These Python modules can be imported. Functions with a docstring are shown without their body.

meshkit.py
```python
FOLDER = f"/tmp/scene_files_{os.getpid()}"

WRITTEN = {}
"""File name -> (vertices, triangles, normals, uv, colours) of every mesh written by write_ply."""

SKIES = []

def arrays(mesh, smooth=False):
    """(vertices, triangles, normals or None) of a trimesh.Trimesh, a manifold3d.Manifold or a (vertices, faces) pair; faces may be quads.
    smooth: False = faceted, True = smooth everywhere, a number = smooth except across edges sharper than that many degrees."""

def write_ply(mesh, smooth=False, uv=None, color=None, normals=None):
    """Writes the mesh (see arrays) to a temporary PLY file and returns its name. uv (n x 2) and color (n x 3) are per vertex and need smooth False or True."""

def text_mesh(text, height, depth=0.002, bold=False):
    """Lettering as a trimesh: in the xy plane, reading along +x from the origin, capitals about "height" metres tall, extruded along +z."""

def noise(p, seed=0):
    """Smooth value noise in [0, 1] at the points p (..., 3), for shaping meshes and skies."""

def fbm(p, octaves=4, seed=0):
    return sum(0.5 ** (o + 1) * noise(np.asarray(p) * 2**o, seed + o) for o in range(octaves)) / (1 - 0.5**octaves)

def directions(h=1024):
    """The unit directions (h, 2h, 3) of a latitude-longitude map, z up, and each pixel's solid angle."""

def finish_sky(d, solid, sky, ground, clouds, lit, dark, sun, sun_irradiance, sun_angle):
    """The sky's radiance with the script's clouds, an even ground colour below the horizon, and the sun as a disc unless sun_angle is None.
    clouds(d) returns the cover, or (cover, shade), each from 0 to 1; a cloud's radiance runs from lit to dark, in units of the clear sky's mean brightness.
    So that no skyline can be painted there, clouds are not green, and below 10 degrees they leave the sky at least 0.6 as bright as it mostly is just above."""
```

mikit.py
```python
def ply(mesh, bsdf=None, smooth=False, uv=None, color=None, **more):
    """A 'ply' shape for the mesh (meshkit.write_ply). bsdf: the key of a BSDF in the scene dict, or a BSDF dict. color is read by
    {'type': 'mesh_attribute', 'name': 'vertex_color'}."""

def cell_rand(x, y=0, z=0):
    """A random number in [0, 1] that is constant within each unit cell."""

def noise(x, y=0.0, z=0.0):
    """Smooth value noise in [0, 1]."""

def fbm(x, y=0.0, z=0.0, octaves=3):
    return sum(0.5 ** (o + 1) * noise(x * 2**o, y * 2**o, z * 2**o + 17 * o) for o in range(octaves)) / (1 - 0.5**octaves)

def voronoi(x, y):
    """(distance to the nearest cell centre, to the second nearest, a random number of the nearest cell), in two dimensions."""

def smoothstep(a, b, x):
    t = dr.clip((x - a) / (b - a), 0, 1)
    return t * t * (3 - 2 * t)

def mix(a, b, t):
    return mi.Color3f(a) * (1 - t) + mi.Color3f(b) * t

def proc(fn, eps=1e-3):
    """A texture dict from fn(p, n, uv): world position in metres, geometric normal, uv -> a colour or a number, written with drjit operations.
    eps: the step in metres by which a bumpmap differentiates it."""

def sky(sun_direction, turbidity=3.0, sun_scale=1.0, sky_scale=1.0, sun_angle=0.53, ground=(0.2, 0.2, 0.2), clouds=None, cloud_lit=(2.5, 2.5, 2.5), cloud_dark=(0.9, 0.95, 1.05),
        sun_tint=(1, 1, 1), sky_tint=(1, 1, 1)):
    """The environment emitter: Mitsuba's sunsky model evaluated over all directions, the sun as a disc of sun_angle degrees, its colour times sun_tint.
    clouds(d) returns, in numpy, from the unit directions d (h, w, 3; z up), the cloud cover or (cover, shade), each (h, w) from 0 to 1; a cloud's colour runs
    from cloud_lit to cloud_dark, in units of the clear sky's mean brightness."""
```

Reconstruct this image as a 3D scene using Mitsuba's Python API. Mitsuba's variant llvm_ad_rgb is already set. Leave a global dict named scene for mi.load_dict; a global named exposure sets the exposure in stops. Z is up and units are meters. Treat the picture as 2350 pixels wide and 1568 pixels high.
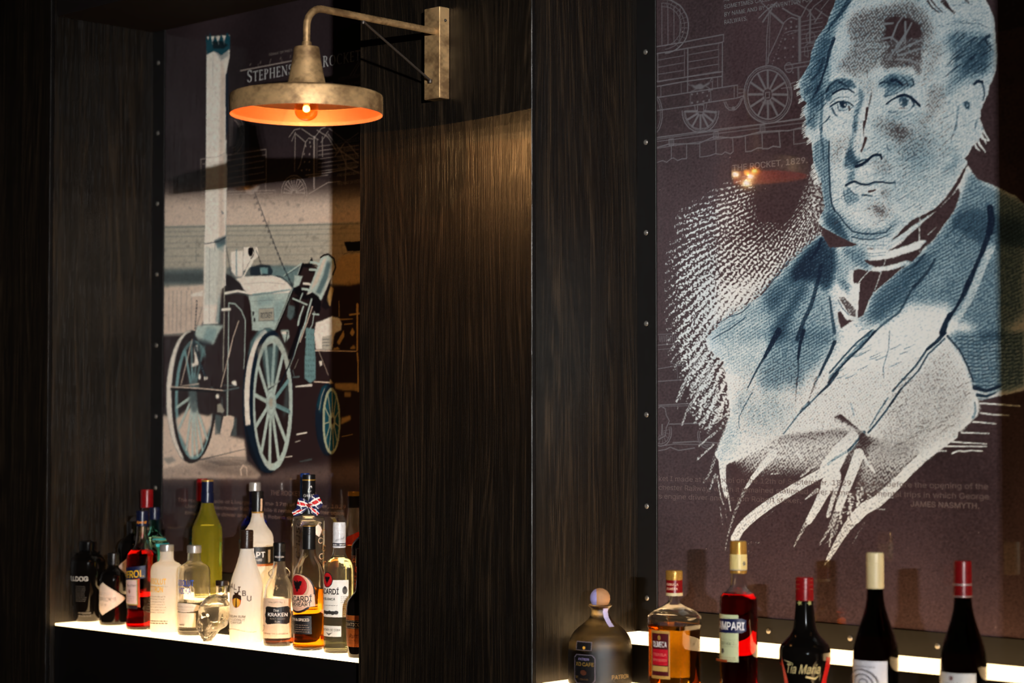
import math, random
import numpy as np, trimesh, shapely
import drjit as dr, mitsuba as mi
import mikit, meshkit
from mikit import proc, noise as tnoise, fbm as tfbm, smoothstep as tstep, mix as tmix
from scipy.ndimage import gaussian_filter
T = mi.ScalarTransform4f
scene, labels = {'type': 'scene'}, {}

# ------------------------------------------------------------------ camera, light, exposure
# metres; x runs along the bar's back wall, y into it, z up from the camera's own height (the floor lies at -1.5)
FOCAL, YAW, PITCH = 4661.5, 0.7705, 0.0400
FWD = np.array([-math.sin(YAW)*math.cos(PITCH), math.cos(YAW)*math.cos(PITCH), math.sin(PITCH)])
RIGHT = np.array([math.cos(YAW), math.sin(YAW), 0.0]); UP = np.cross(RIGHT, FWD)
scene['camera'] = {'type': 'thinlens', 'fov': math.degrees(2*math.atan(1175/FOCAL)), 'fov_axis': 'x', 'near_clip': 0.05, 'far_clip': 100.0,
                   'aperture_radius': 0.011, 'focus_distance': 4.65, 'to_world': T().look_at(origin=[0, 0, 0], target=FWD.tolist(), up=[0, 0, 1])}
exposure = 0.0
AMBIENT = (0.016, 0.012, 0.009)          # what little warm light the dark bar room sends back
SPOT_POS, SPOT_AIM, SPOT_POWER, LENS_RAD = np.array([3.547, -1.706, 0.58]), np.array([-3.4, 3.3, 0.24]), (270, 271, 268), (260, 300, 380)
SHELF_RAD, BULB_RAD, BULB_POWER = (3.9, 2.5, 1.18), (15, 7.5, 2.4), (0.80, 0.43, 0.155)
scene['room_light'] = {'type': 'constant', 'radiance': {'type': 'rgb', 'value': list(AMBIENT)}}

# ------------------------------------------------------------------ helpers
D, DM = 3.124, 3.4727                     # the pillars' faces and the glazed prints
UA, UB, UC, UD = -4.8135, -3.5244, -2.9734, -1.684
Z1, Z2, ZB, ZT, YF, YS = -0.5509, -0.4642, -0.4125, 1.130, 3.1515, 3.2913
FLOOR, CEIL = -1.5, 1.55
def ray(px, py): return FWD*FOCAL + RIGHT*(px-1175) + UP*(784-py)
def at(px, py, Y): d = ray(px, py); return d*(Y/d[1])
def atz(px, py, z): d = ray(px, py); return d*(z/d[2])
def lin(*c):
    c = np.asarray(c, float)/255; return np.where(c <= .04045, c/12.92, ((c+.055)/1.055)**2.4)
def rgb(*c): return {'type': 'rgb', 'value': [float(x) for x in lin(*c)]}
def numbered(k):
    if k not in used: used.add(k); return k
    i = 1
    while f'{k}_{i:03d}' in used: i += 1
    used.add(f'{k}_{i:03d}'); return f'{k}_{i:03d}'
used = set()
def thing(name, label, cat, group=None):
    k = numbered(name); labels[k] = {'label': label, 'category': cat}
    if group: labels[k]['group'] = group
    return k
def part(parent, name, mesh, bsdf, smooth=30, label=None, **kw):
    k = numbered(parent+'__'+name); scene[k] = mikit.ply(mesh, bsdf, smooth=smooth, **kw)
    if label: labels[k] = {'label': label}
    return k
def solo(name, mesh, bsdf, label, cat, smooth=30, **kw):
    k = thing(name, label, cat); scene[k] = mikit.ply(mesh, bsdf, smooth=smooth, **kw); return k
def struct(name, mesh, bsdf, label, smooth=False, cat=None):
    k = numbered(name); scene[k] = mikit.ply(mesh, bsdf, smooth=smooth); labels[k] = {'label': label, 'kind': 'structure'}; return k
def box(x0, x1, y0, y1, z0, z1, bevel=0.0):
    e = np.array([x1-x0, y1-y0, z1-z0]); c = [(x0+x1)/2, (y0+y1)/2, (z0+z1)/2]
    if bevel <= 0: m = trimesh.creation.box(e)
    else:
        b = min(bevel, .45*e.min()); h = e/2; pts = []
        for s in np.ndindex(2, 2, 2):
            q = (np.array(s)*2-1)*h; g = (np.array(s)*2-1)*b
            for a in range(3): r = q-g; r[a] = q[a]; pts.append(r)
        m = trimesh.convex.convex_hull(np.array(pts))
    m.apply_translation(c); return m
cat_ = trimesh.util.concatenate
def tube(path, r, n=16):
    """A round bar along a path; r is one radius or one for every point."""
    p = np.asarray(path, float); r = np.broadcast_to(r, len(p)); t = np.gradient(p, axis=0); t /= np.linalg.norm(t, axis=1, keepdims=True)
    a = np.cross(t[0], [.31, .57, .76]); a /= np.linalg.norm(a); V = []
    for i in range(len(p)):
        a = a-t[i]*(a@t[i]); a /= np.linalg.norm(a); b = np.cross(t[i], a)
        V += [p[i]+r[i]*(math.cos(u)*a+math.sin(u)*b) for u in np.arange(n)*2*math.pi/n]
    F = [[i*n+j, i*n+(j+1) % n, (i+1)*n+(j+1) % n, (i+1)*n+j] for i in range(len(p)-1) for j in range(n)]
    tri = [q for f in F for q in ([f[0], f[1], f[2]], [f[0], f[2], f[3]])]
    V += [p[0], p[-1]]; m = len(p)*n
    tri += [[m, (j+1) % n, j] for j in range(n)]+[[m+1, m-n+j, m-n+(j+1) % n] for j in range(n)]
    return trimesh.Trimesh(V, tri, process=False)
def lathe(prof, n=48, sq=None, close=True):
    """A turned solid: prof = (radius, height) from the bottom up; sq(height) bends the circle towards a rounded square."""
    V, F = [], []; u = np.arange(n)*2*math.pi/n
    for r, z in prof:
        k = np.ones(n) if sq is None else sq(z, u)
        V += list(np.c_[r*k*np.cos(u), r*k*np.sin(u), np.full(n, z)])
    for i in range(len(prof)-1):
        for j in range(n):
            a, b, c, d = i*n+j, i*n+(j+1) % n, (i+1)*n+(j+1) % n, (i+1)*n+j; F += [[a, b, c], [a, c, d]]
    if close:
        V += [[0, 0, prof[0][1]], [0, 0, prof[-1][1]]]; m = len(prof)*n
        F += [[m, (j+1) % n, j] for j in range(n)]+[[m+1, m-n+j, m-n+(j+1) % n] for j in range(n)]
    return trimesh.Trimesh(np.array(V, float), F, process=False)
def smoothed(prof, step=.0025):
    """Rounds a polyline profile with a monotone cubic in its arc length."""
    p = np.asarray(prof, float); L = np.r_[0, np.cumsum(np.hypot(*np.diff(p, axis=0).T))]
    from scipy.interpolate import PchipInterpolator
    u = np.unique(np.r_[L, np.arange(0, L[-1], step)]); return np.c_[PchipInterpolator(L, p[:, 0])(u), PchipInterpolator(L, p[:, 1])(u)]
def moved(m, o, rz=0):
    m = m.copy(); m.apply_transform(trimesh.transformations.rotation_matrix(rz, [0, 0, 1])); m.apply_translation(o); return m

# ------------------------------------------------------------------ materials
def ref(name, d): scene[name] = d; return name
def grain(p):
    c = p.x+p.y
    warp = tfbm(c*7, p.z*.9, 3, 3)
    band = tfbm(c*55+warp*6, p.z*1.3, 1.7, 3)
    fib = tnoise(c*520+warp*30, p.z*11, 0)
    pore = tnoise(c*900, p.z*16, 4)
    ring = .5+.5*dr.sin(c*260+warp*80)
    return band, fib, pore, ring
def wood_fn(p, n, uv):
    band, fib, pore, ring = grain(p)
    k = .16*tstep(.25, .8, band)+.52*tstep(.15, .85, fib)+.40*ring*tstep(.3, .7, band)
    col = tmix((.0032, .0020, .0011), (.0178, .0110, .0058), k*k*1.5)
    return tmix(col, (.002, .0013, .0009), tstep(.62, .85, pore)*.7)
def wood_bump(p, n, uv):
    band, fib, pore, ring = grain(p)
    return fib*.5+ring*.25-tstep(.6, .85, pore)
ref('oak', {'type': 'bumpmap', 'tex': proc(wood_bump, 4e-4), 'scale': .00028,
            'bsdf': {'type': 'principled', 'base_color': proc(wood_fn), 'roughness': .42, 'specular': .45}})
ref('black_metal', {'type': 'principled', 'base_color': rgb(17, 15, 14), 'roughness': .5, 'specular': .22})
ref('black_lacquer', {'type': 'principled', 'base_color': rgb(13, 11, 11), 'roughness': .5, 'specular': .15})
ref('dark_paint', {'type': 'principled', 'base_color': rgb(22, 16, 14), 'roughness': .8, 'specular': .2})
ref('screw_steel', {'type': 'principled', 'base_color': rgb(150, 145, 138), 'roughness': .35, 'metallic': .8})
def brass_fn(p, n, uv):
    a = tfbm(p.x*26, p.y*26, p.z*26, 4); b = tfbm(p.x*160, p.y*160, p.z*160, 2)
    return tmix((.20, .108, .045), (.56, .345, .155), tstep(.3, .7, a*.8+b*.2))
def brass_rough(p, n, uv): return .42+.22*tfbm(p.x*40, p.y*40, p.z*40, 3)
ref('brass', {'type': 'twosided', 'b': {'type': 'principled', 'base_color': proc(brass_fn), 'metallic': .6, 'roughness': proc(brass_rough), 'specular': .5}})
ref('copper_lining', {'type': 'twosided', 'b': {'type': 'principled', 'base_color': rgb(126, 48, 14), 'metallic': .4, 'roughness': .5}})
ref('painted_shadow', {'type': 'twosided', 'b': {'type': 'principled', 'base_color': rgb(44, 24, 7), 'metallic': .2, 'roughness': .6}})  # dark brown stands in for the dim light under the lamp shade
ref('lip_copper', {'type': 'twosided', 'b': {'type': 'principled', 'base_color': rgb(120, 66, 44), 'metallic': .3, 'roughness': .5}})
ref('glow_paper', {'type': 'principledthin', 'base_color': rgb(240, 226, 140), 'roughness': .7, 'diff_trans': 1.0, 'spec_trans': .0, 'eta': 1.3})  # translucent stock of the sheets added to brighten two liquids
ref('dark_steel', {'type': 'principled', 'base_color': rgb(70, 62, 56), 'metallic': .7, 'roughness': .45})
ref('print', {'type': 'principled', 'base_color': {'type': 'mesh_attribute', 'name': 'vertex_color'}, 'roughness': .012, 'specular': .42})
ref('label_paint', {'type': 'twosided', 'b': {'type': 'principled', 'base_color': {'type': 'mesh_attribute', 'name': 'vertex_color'}, 'roughness': .45, 'specular': .4}})
def brighten_glass(name, glow, clear, w):
    """Clear glass with a diffuse colour mixed in so that it looks more brightly lit."""
    return ref(name, {'type': 'blendbsdf', 'weight': w, 'a': {'type': 'dielectric', 'int_ior': 1.5, 'ext_ior': 1.0, 'specular_transmittance': {'type': 'rgb', 'value': list(clear)}},
                      'b': {'type': 'principledthin', 'base_color': rgb(*glow), 'roughness': .5, 'diff_trans': 1.0, 'spec_trans': .0, 'eta': 1.4}})
ref('glass', {'type': 'dielectric', 'int_ior': 1.5, 'ext_ior': 1.0}); brighten_glass('glass_brightened', (250, 240, 214), (1, 1, 1), .05); brighten_glass('glass_straw', (226, 216, 70), (1, 1, .85), .17)  # the pale and yellow mixes put a glow into the bottles' colour
def tinted(name, c, ext=1.0, ior=1.5): return ref(name, {'type': 'dielectric', 'int_ior': ior, 'ext_ior': ext, 'specular_transmittance': {'type': 'rgb', 'value': list(c)}})
tinted('glass_green', (.80, .95, .62)); tinted('glass_blue', (.05, .10, .55)); tinted('glass_aqua', (.62, .93, .95)); tinted('glass_brown', (.34, .17, .06)); tinted('glass_dark', (.16, .10, .035)); tinted('glass_olive', (.22, .20, .05))
for nm, c in {'red': (.86, .05, .03), 'ruby': (.50, .02, .025), 'amber': (.95, .48, .07), 'gold': (1.0, .66, .16), 'straw': (.93, .95, .55), 'clear': (.985, .985, .97), 'pale_green': (.93, .97, .80), 'brown': (.55, .22, .06), 'dark': (.10, .04, .02)}.items(): tinted('liquid_'+nm, c, 1.5, 1.345)
ref('frosted', {'type': 'principledthin', 'base_color': rgb(243, 240, 232), 'roughness': .55, 'diff_trans': 1.15, 'spec_trans': .0, 'eta': 1.4})
ref('white_plastic', {'type': 'principledthin', 'base_color': rgb(246, 243, 236), 'roughness': .4, 'diff_trans': 1.0, 'spec_trans': .0, 'eta': 1.4})
ref('satin_glass', {'type': 'roughdielectric', 'int_ior': 1.5, 'alpha': .28, 'specular_transmittance': {'type': 'rgb', 'value': [.70, .62, .46]}})
def gloss(name, c, r=.22, **k): return ref(name, {'type': 'principled', 'base_color': rgb(*c), 'roughness': r, 'specular': .5, **k})
gloss('black_gloss', (10, 10, 11), .12); gloss('black_cap', (18, 17, 17), .3); gloss('red_cap', (118, 9, 14), .28); gloss('navy_cap', (12, 18, 44), .3); gloss('white_cap', (206, 204, 204), .35); gloss('cream_cap', (198, 180, 136), .4); gloss('gold_cap', (176, 130, 56), .3, metallic=.5); gloss('silver_cap', (196, 190, 184), .3, metallic=.7); gloss('brown_cap', (40, 24, 16), .3); gloss('cork', (170, 124, 84), .7); gloss('blue_cap', (14, 48, 112), .3); gloss('wine_red_cap', (108, 10, 14), .3); gloss('near_black_glass', (9, 7, 6), .06)
# ------------------------------------------------------------------ drawing the flat prints
def srgb(*c):
    c=np.asarray(c,float)/255; return np.where(c<=.04045,c/12.92,((c+.055)/1.055)**2.4)
class Sheet:
    """A print on its own flat sheet, in millimetres from the sheet's left edge and from eye height."""
    def __init__(self,s0,s1,t0,t1,ds,dt):
        self.s=np.arange(s0,s1+ds*.5,ds); self.t=np.arange(t0,t1+dt*.5,dt); self.ds,self.dt=ds,dt
        self.S,self.T=np.meshgrid(self.s,self.t); self.shape=self.S.shape
    def win(self,p,pad):
        a=np.searchsorted(self.s,[p[:,0].min()-pad,p[:,0].max()+pad]); b=np.searchsorted(self.t,[p[:,1].min()-pad,p[:,1].max()+pad])
        return slice(b[0],b[1]),slice(a[0],a[1])
    def fill(self,p,soft):
        w=self.win(p,soft*2.5+3); S,T=self.S[w],self.T[w]
        if S.size==0: return w,S
        g=shapely.Polygon(p).buffer(0); shapely.prepare(g)
        m=shapely.contains_xy(g,S,T).astype(float)
        return w,gaussian_filter(m,(max(.45,soft*.8/self.dt),max(.45,soft*.8/self.ds)),mode='nearest')
    def line(self,p,w0,w1):
        w=self.win(p,max(w0,w1)+3); S,T=self.S[w],self.T[w]; out=np.zeros(S.shape)
        if S.size==0: return w,out
        L=np.r_[0,np.cumsum(np.hypot(*np.diff(p,axis=0).T))]; L/=max(L[-1],1e-9)
        for i in range(len(p)-1):
            a,b=p[i],p[i+1]; d=b-a; q=np.clip(((S-a[0])*d[0]+(T-a[1])*d[1])/(d@d+1e-9),0,1)
            r=np.hypot(S-a[0]-q*d[0],T-a[1]-q*d[1]); u=L[i]+(L[i+1]-L[i])*q
            wd=(w0+(w1-w0)*u)*.5
            out=np.maximum(out,np.clip((wd-r)/1.3+.5,0,1)*np.minimum(1,wd*2/1.2))
        return w,out
    def noise(self,sig_s,sig_t,seed):
        n=np.random.default_rng(seed).standard_normal(self.shape)
        n=gaussian_filter(n,(sig_t/self.dt,sig_s/self.ds)); return n/n.std()
    def ops(self,text):
        for row in text.split('\n'):
            h,q=row.split('|'); k,lay,v,a,b=h.split(); p=np.array(q.split(),float).reshape(-1,2)
            w,m=self.fill(p,float(a)) if k=='f' else self.line(p,float(a),float(b))
            if m.size: yield k,lay,float(v),w,m
def rank(x):
    o=np.empty(x.size); o[np.argsort(x,axis=None)]=np.linspace(0,1,x.size); return o.reshape(x.shape)
def sstep(a,b,x):
    t=np.clip((x-a)/(b-a),0,1); return t*t*(3-2*t)
def portrait(sh,text,c0):
    """The engraved portrait: white ink, blue ink and bare plate, each broken into engraver's lines and dots."""
    Ly={k:np.zeros(sh.shape) for k in 'WHBCGK'}
    for k,lay,v,w,m in sh.ops(text):
        A=Ly[lay]
        if lay in 'WH' and k=='f': A[w]=A[w]*(1-m)+v*m if lay=='W' else np.maximum(A[w],v*m)
        elif lay in 'WHGK' and v>0: A[w]=np.maximum(A[w],v*m)
        elif v>0: A[w]=A[w]+(1-A[w])*v*m
        else: A[w]=A[w]*(1+v*m)
    S,T=sh.S,sh.T
    wob=sh.noise(14,14,1)*1.2
    fine=gaussian_filter(np.random.default_rng(2).standard_normal(sh.shape),1.0)-gaussian_filter(np.random.default_rng(2).standard_normal(sh.shape),2.2); fine/=fine.std()
    th=np.arctan2(T-c0[1],S-c0[0])
    rad=np.cos(th*170+.6*sh.noise(10,10,3)); rr_=np.hypot(S-c0[0],T-c0[1]); dots=np.cos(rr_*2*np.pi/5.2+3*np.sin(th*85))
    pH=rank(.85*rad+.4*dots+.8*fine)
    ang=np.radians(24); ln=np.cos((T*np.cos(ang)-S*np.sin(ang)+wob)*2*np.pi/6.4); ln2=np.cos((T*np.cos(ang+1.2)-S*np.sin(ang+1.2)+wob)*2*np.pi/6.8)
    pB=rank(.8*ln+.3*ln2+.75*fine); pC=rank(.7*np.cos((T*.8-S*.6+wob)*2*np.pi/5.6)+.7*np.cos((T*.5+S*.87+wob)*2*np.pi/5.8)+.7*fine)
    W=sstep(0,.5,Ly['W']-pC*.5+.02)*.97; W=np.where(Ly['W']>.93,np.maximum(W,.97),W)
    H=sstep(-.16,.16,Ly['H']-pH)*(Ly['H']>.02)
    cov=np.maximum(W*np.clip(Ly['W']*1.5,0,1),H*.9)
    Cc=Ly['C']; Cd=np.clip(.35*Cc+.65*sstep(-.2,.2,Cc-pC)*(Cc>.03),0,1); Cd=np.where(Cc>.9,1,Cd)
    cov=cov*(1-Cd)
    B=Ly['B']; Bd=np.clip(.55*B+.45*sstep(-.22,.22,B-pB)*(B>.03)+.07*fine*(B>.02)*(B<.9),0,1)
    Bd=np.clip(Bd+.12*(Ly['W']>.5)*np.clip(fine*.6+ln*.4-.3,0,1.5),0,1)
    stops=np.array([0,.3,.6,1]); cols=np.array([srgb(226,231,229),srgb(150,178,188),srgb(74,106,126),srgb(21,33,52)])
    ink=np.stack([np.interp(Bd,stops,cols[:,i]) for i in range(3)],-1)
    grit=sh.noise(3,3,7); cloud=sh.noise(60,60,8)
    base=srgb(64,50,53)*(1+.05*grit[...,None]+.12*cloud[...,None]); base=base*(1+.10*fine[...,None])
    spk=(sh.noise(1.2,1.2,9)>3.75)[...,None]; base=np.where(spk,srgb(150,135,130),base)
    g=np.clip(np.maximum(Ly['G'],Ly['K'])*.9,0,1)[...,None]
    base=base*(1-g)+srgb(134,134,138)*g
    kk=(Ly['K']*.5)[...,None]
    out=base*(1-cov[...,None])+ink*cov[...,None]
    return np.clip(out*(1-kk)+srgb(120,130,136)*kk,.002,.9)
PAL=dict(c=(244,232,214),s=(222,198,176),w=(174,168,150),t=(114,150,150),T=(28,74,86),n=(22,34,48),d=(44,31,32),k=(19,16,20),p=(182,197,186),g=(84,98,98),b=(196,158,98),m=(118,97,90),y=(166,172,140),l=(204,184,170))
def locomotive(sh,text):
    fine=gaussian_filter(np.random.default_rng(5).standard_normal(sh.shape),.9); fine/=fine.std()
    img=np.ones(sh.shape+(3,))*srgb(48,38,40); img*=(1+.16*sh.noise(70,70,4)+.05*fine)[...,None]
    blot=np.clip(sh.noise(5,3.5,6)-1.1,0,2)
    for k,lay,v,w,m in sh.ops(text):
        a=(m*v)[...,None]; col=srgb(*PAL[lay])
        if lay in 'smwb': 
            a=a*1.0; col=col*(1-.16*blot[w]+.05*fine[w])[...,None]
        elif lay in 'ptgc': col=col*(1+.06*fine[w]-.06*blot[w])[...,None]
        img[w]=img[w]*(1-a)+col*a
    return np.clip(img,.002,.9),fine

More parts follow.
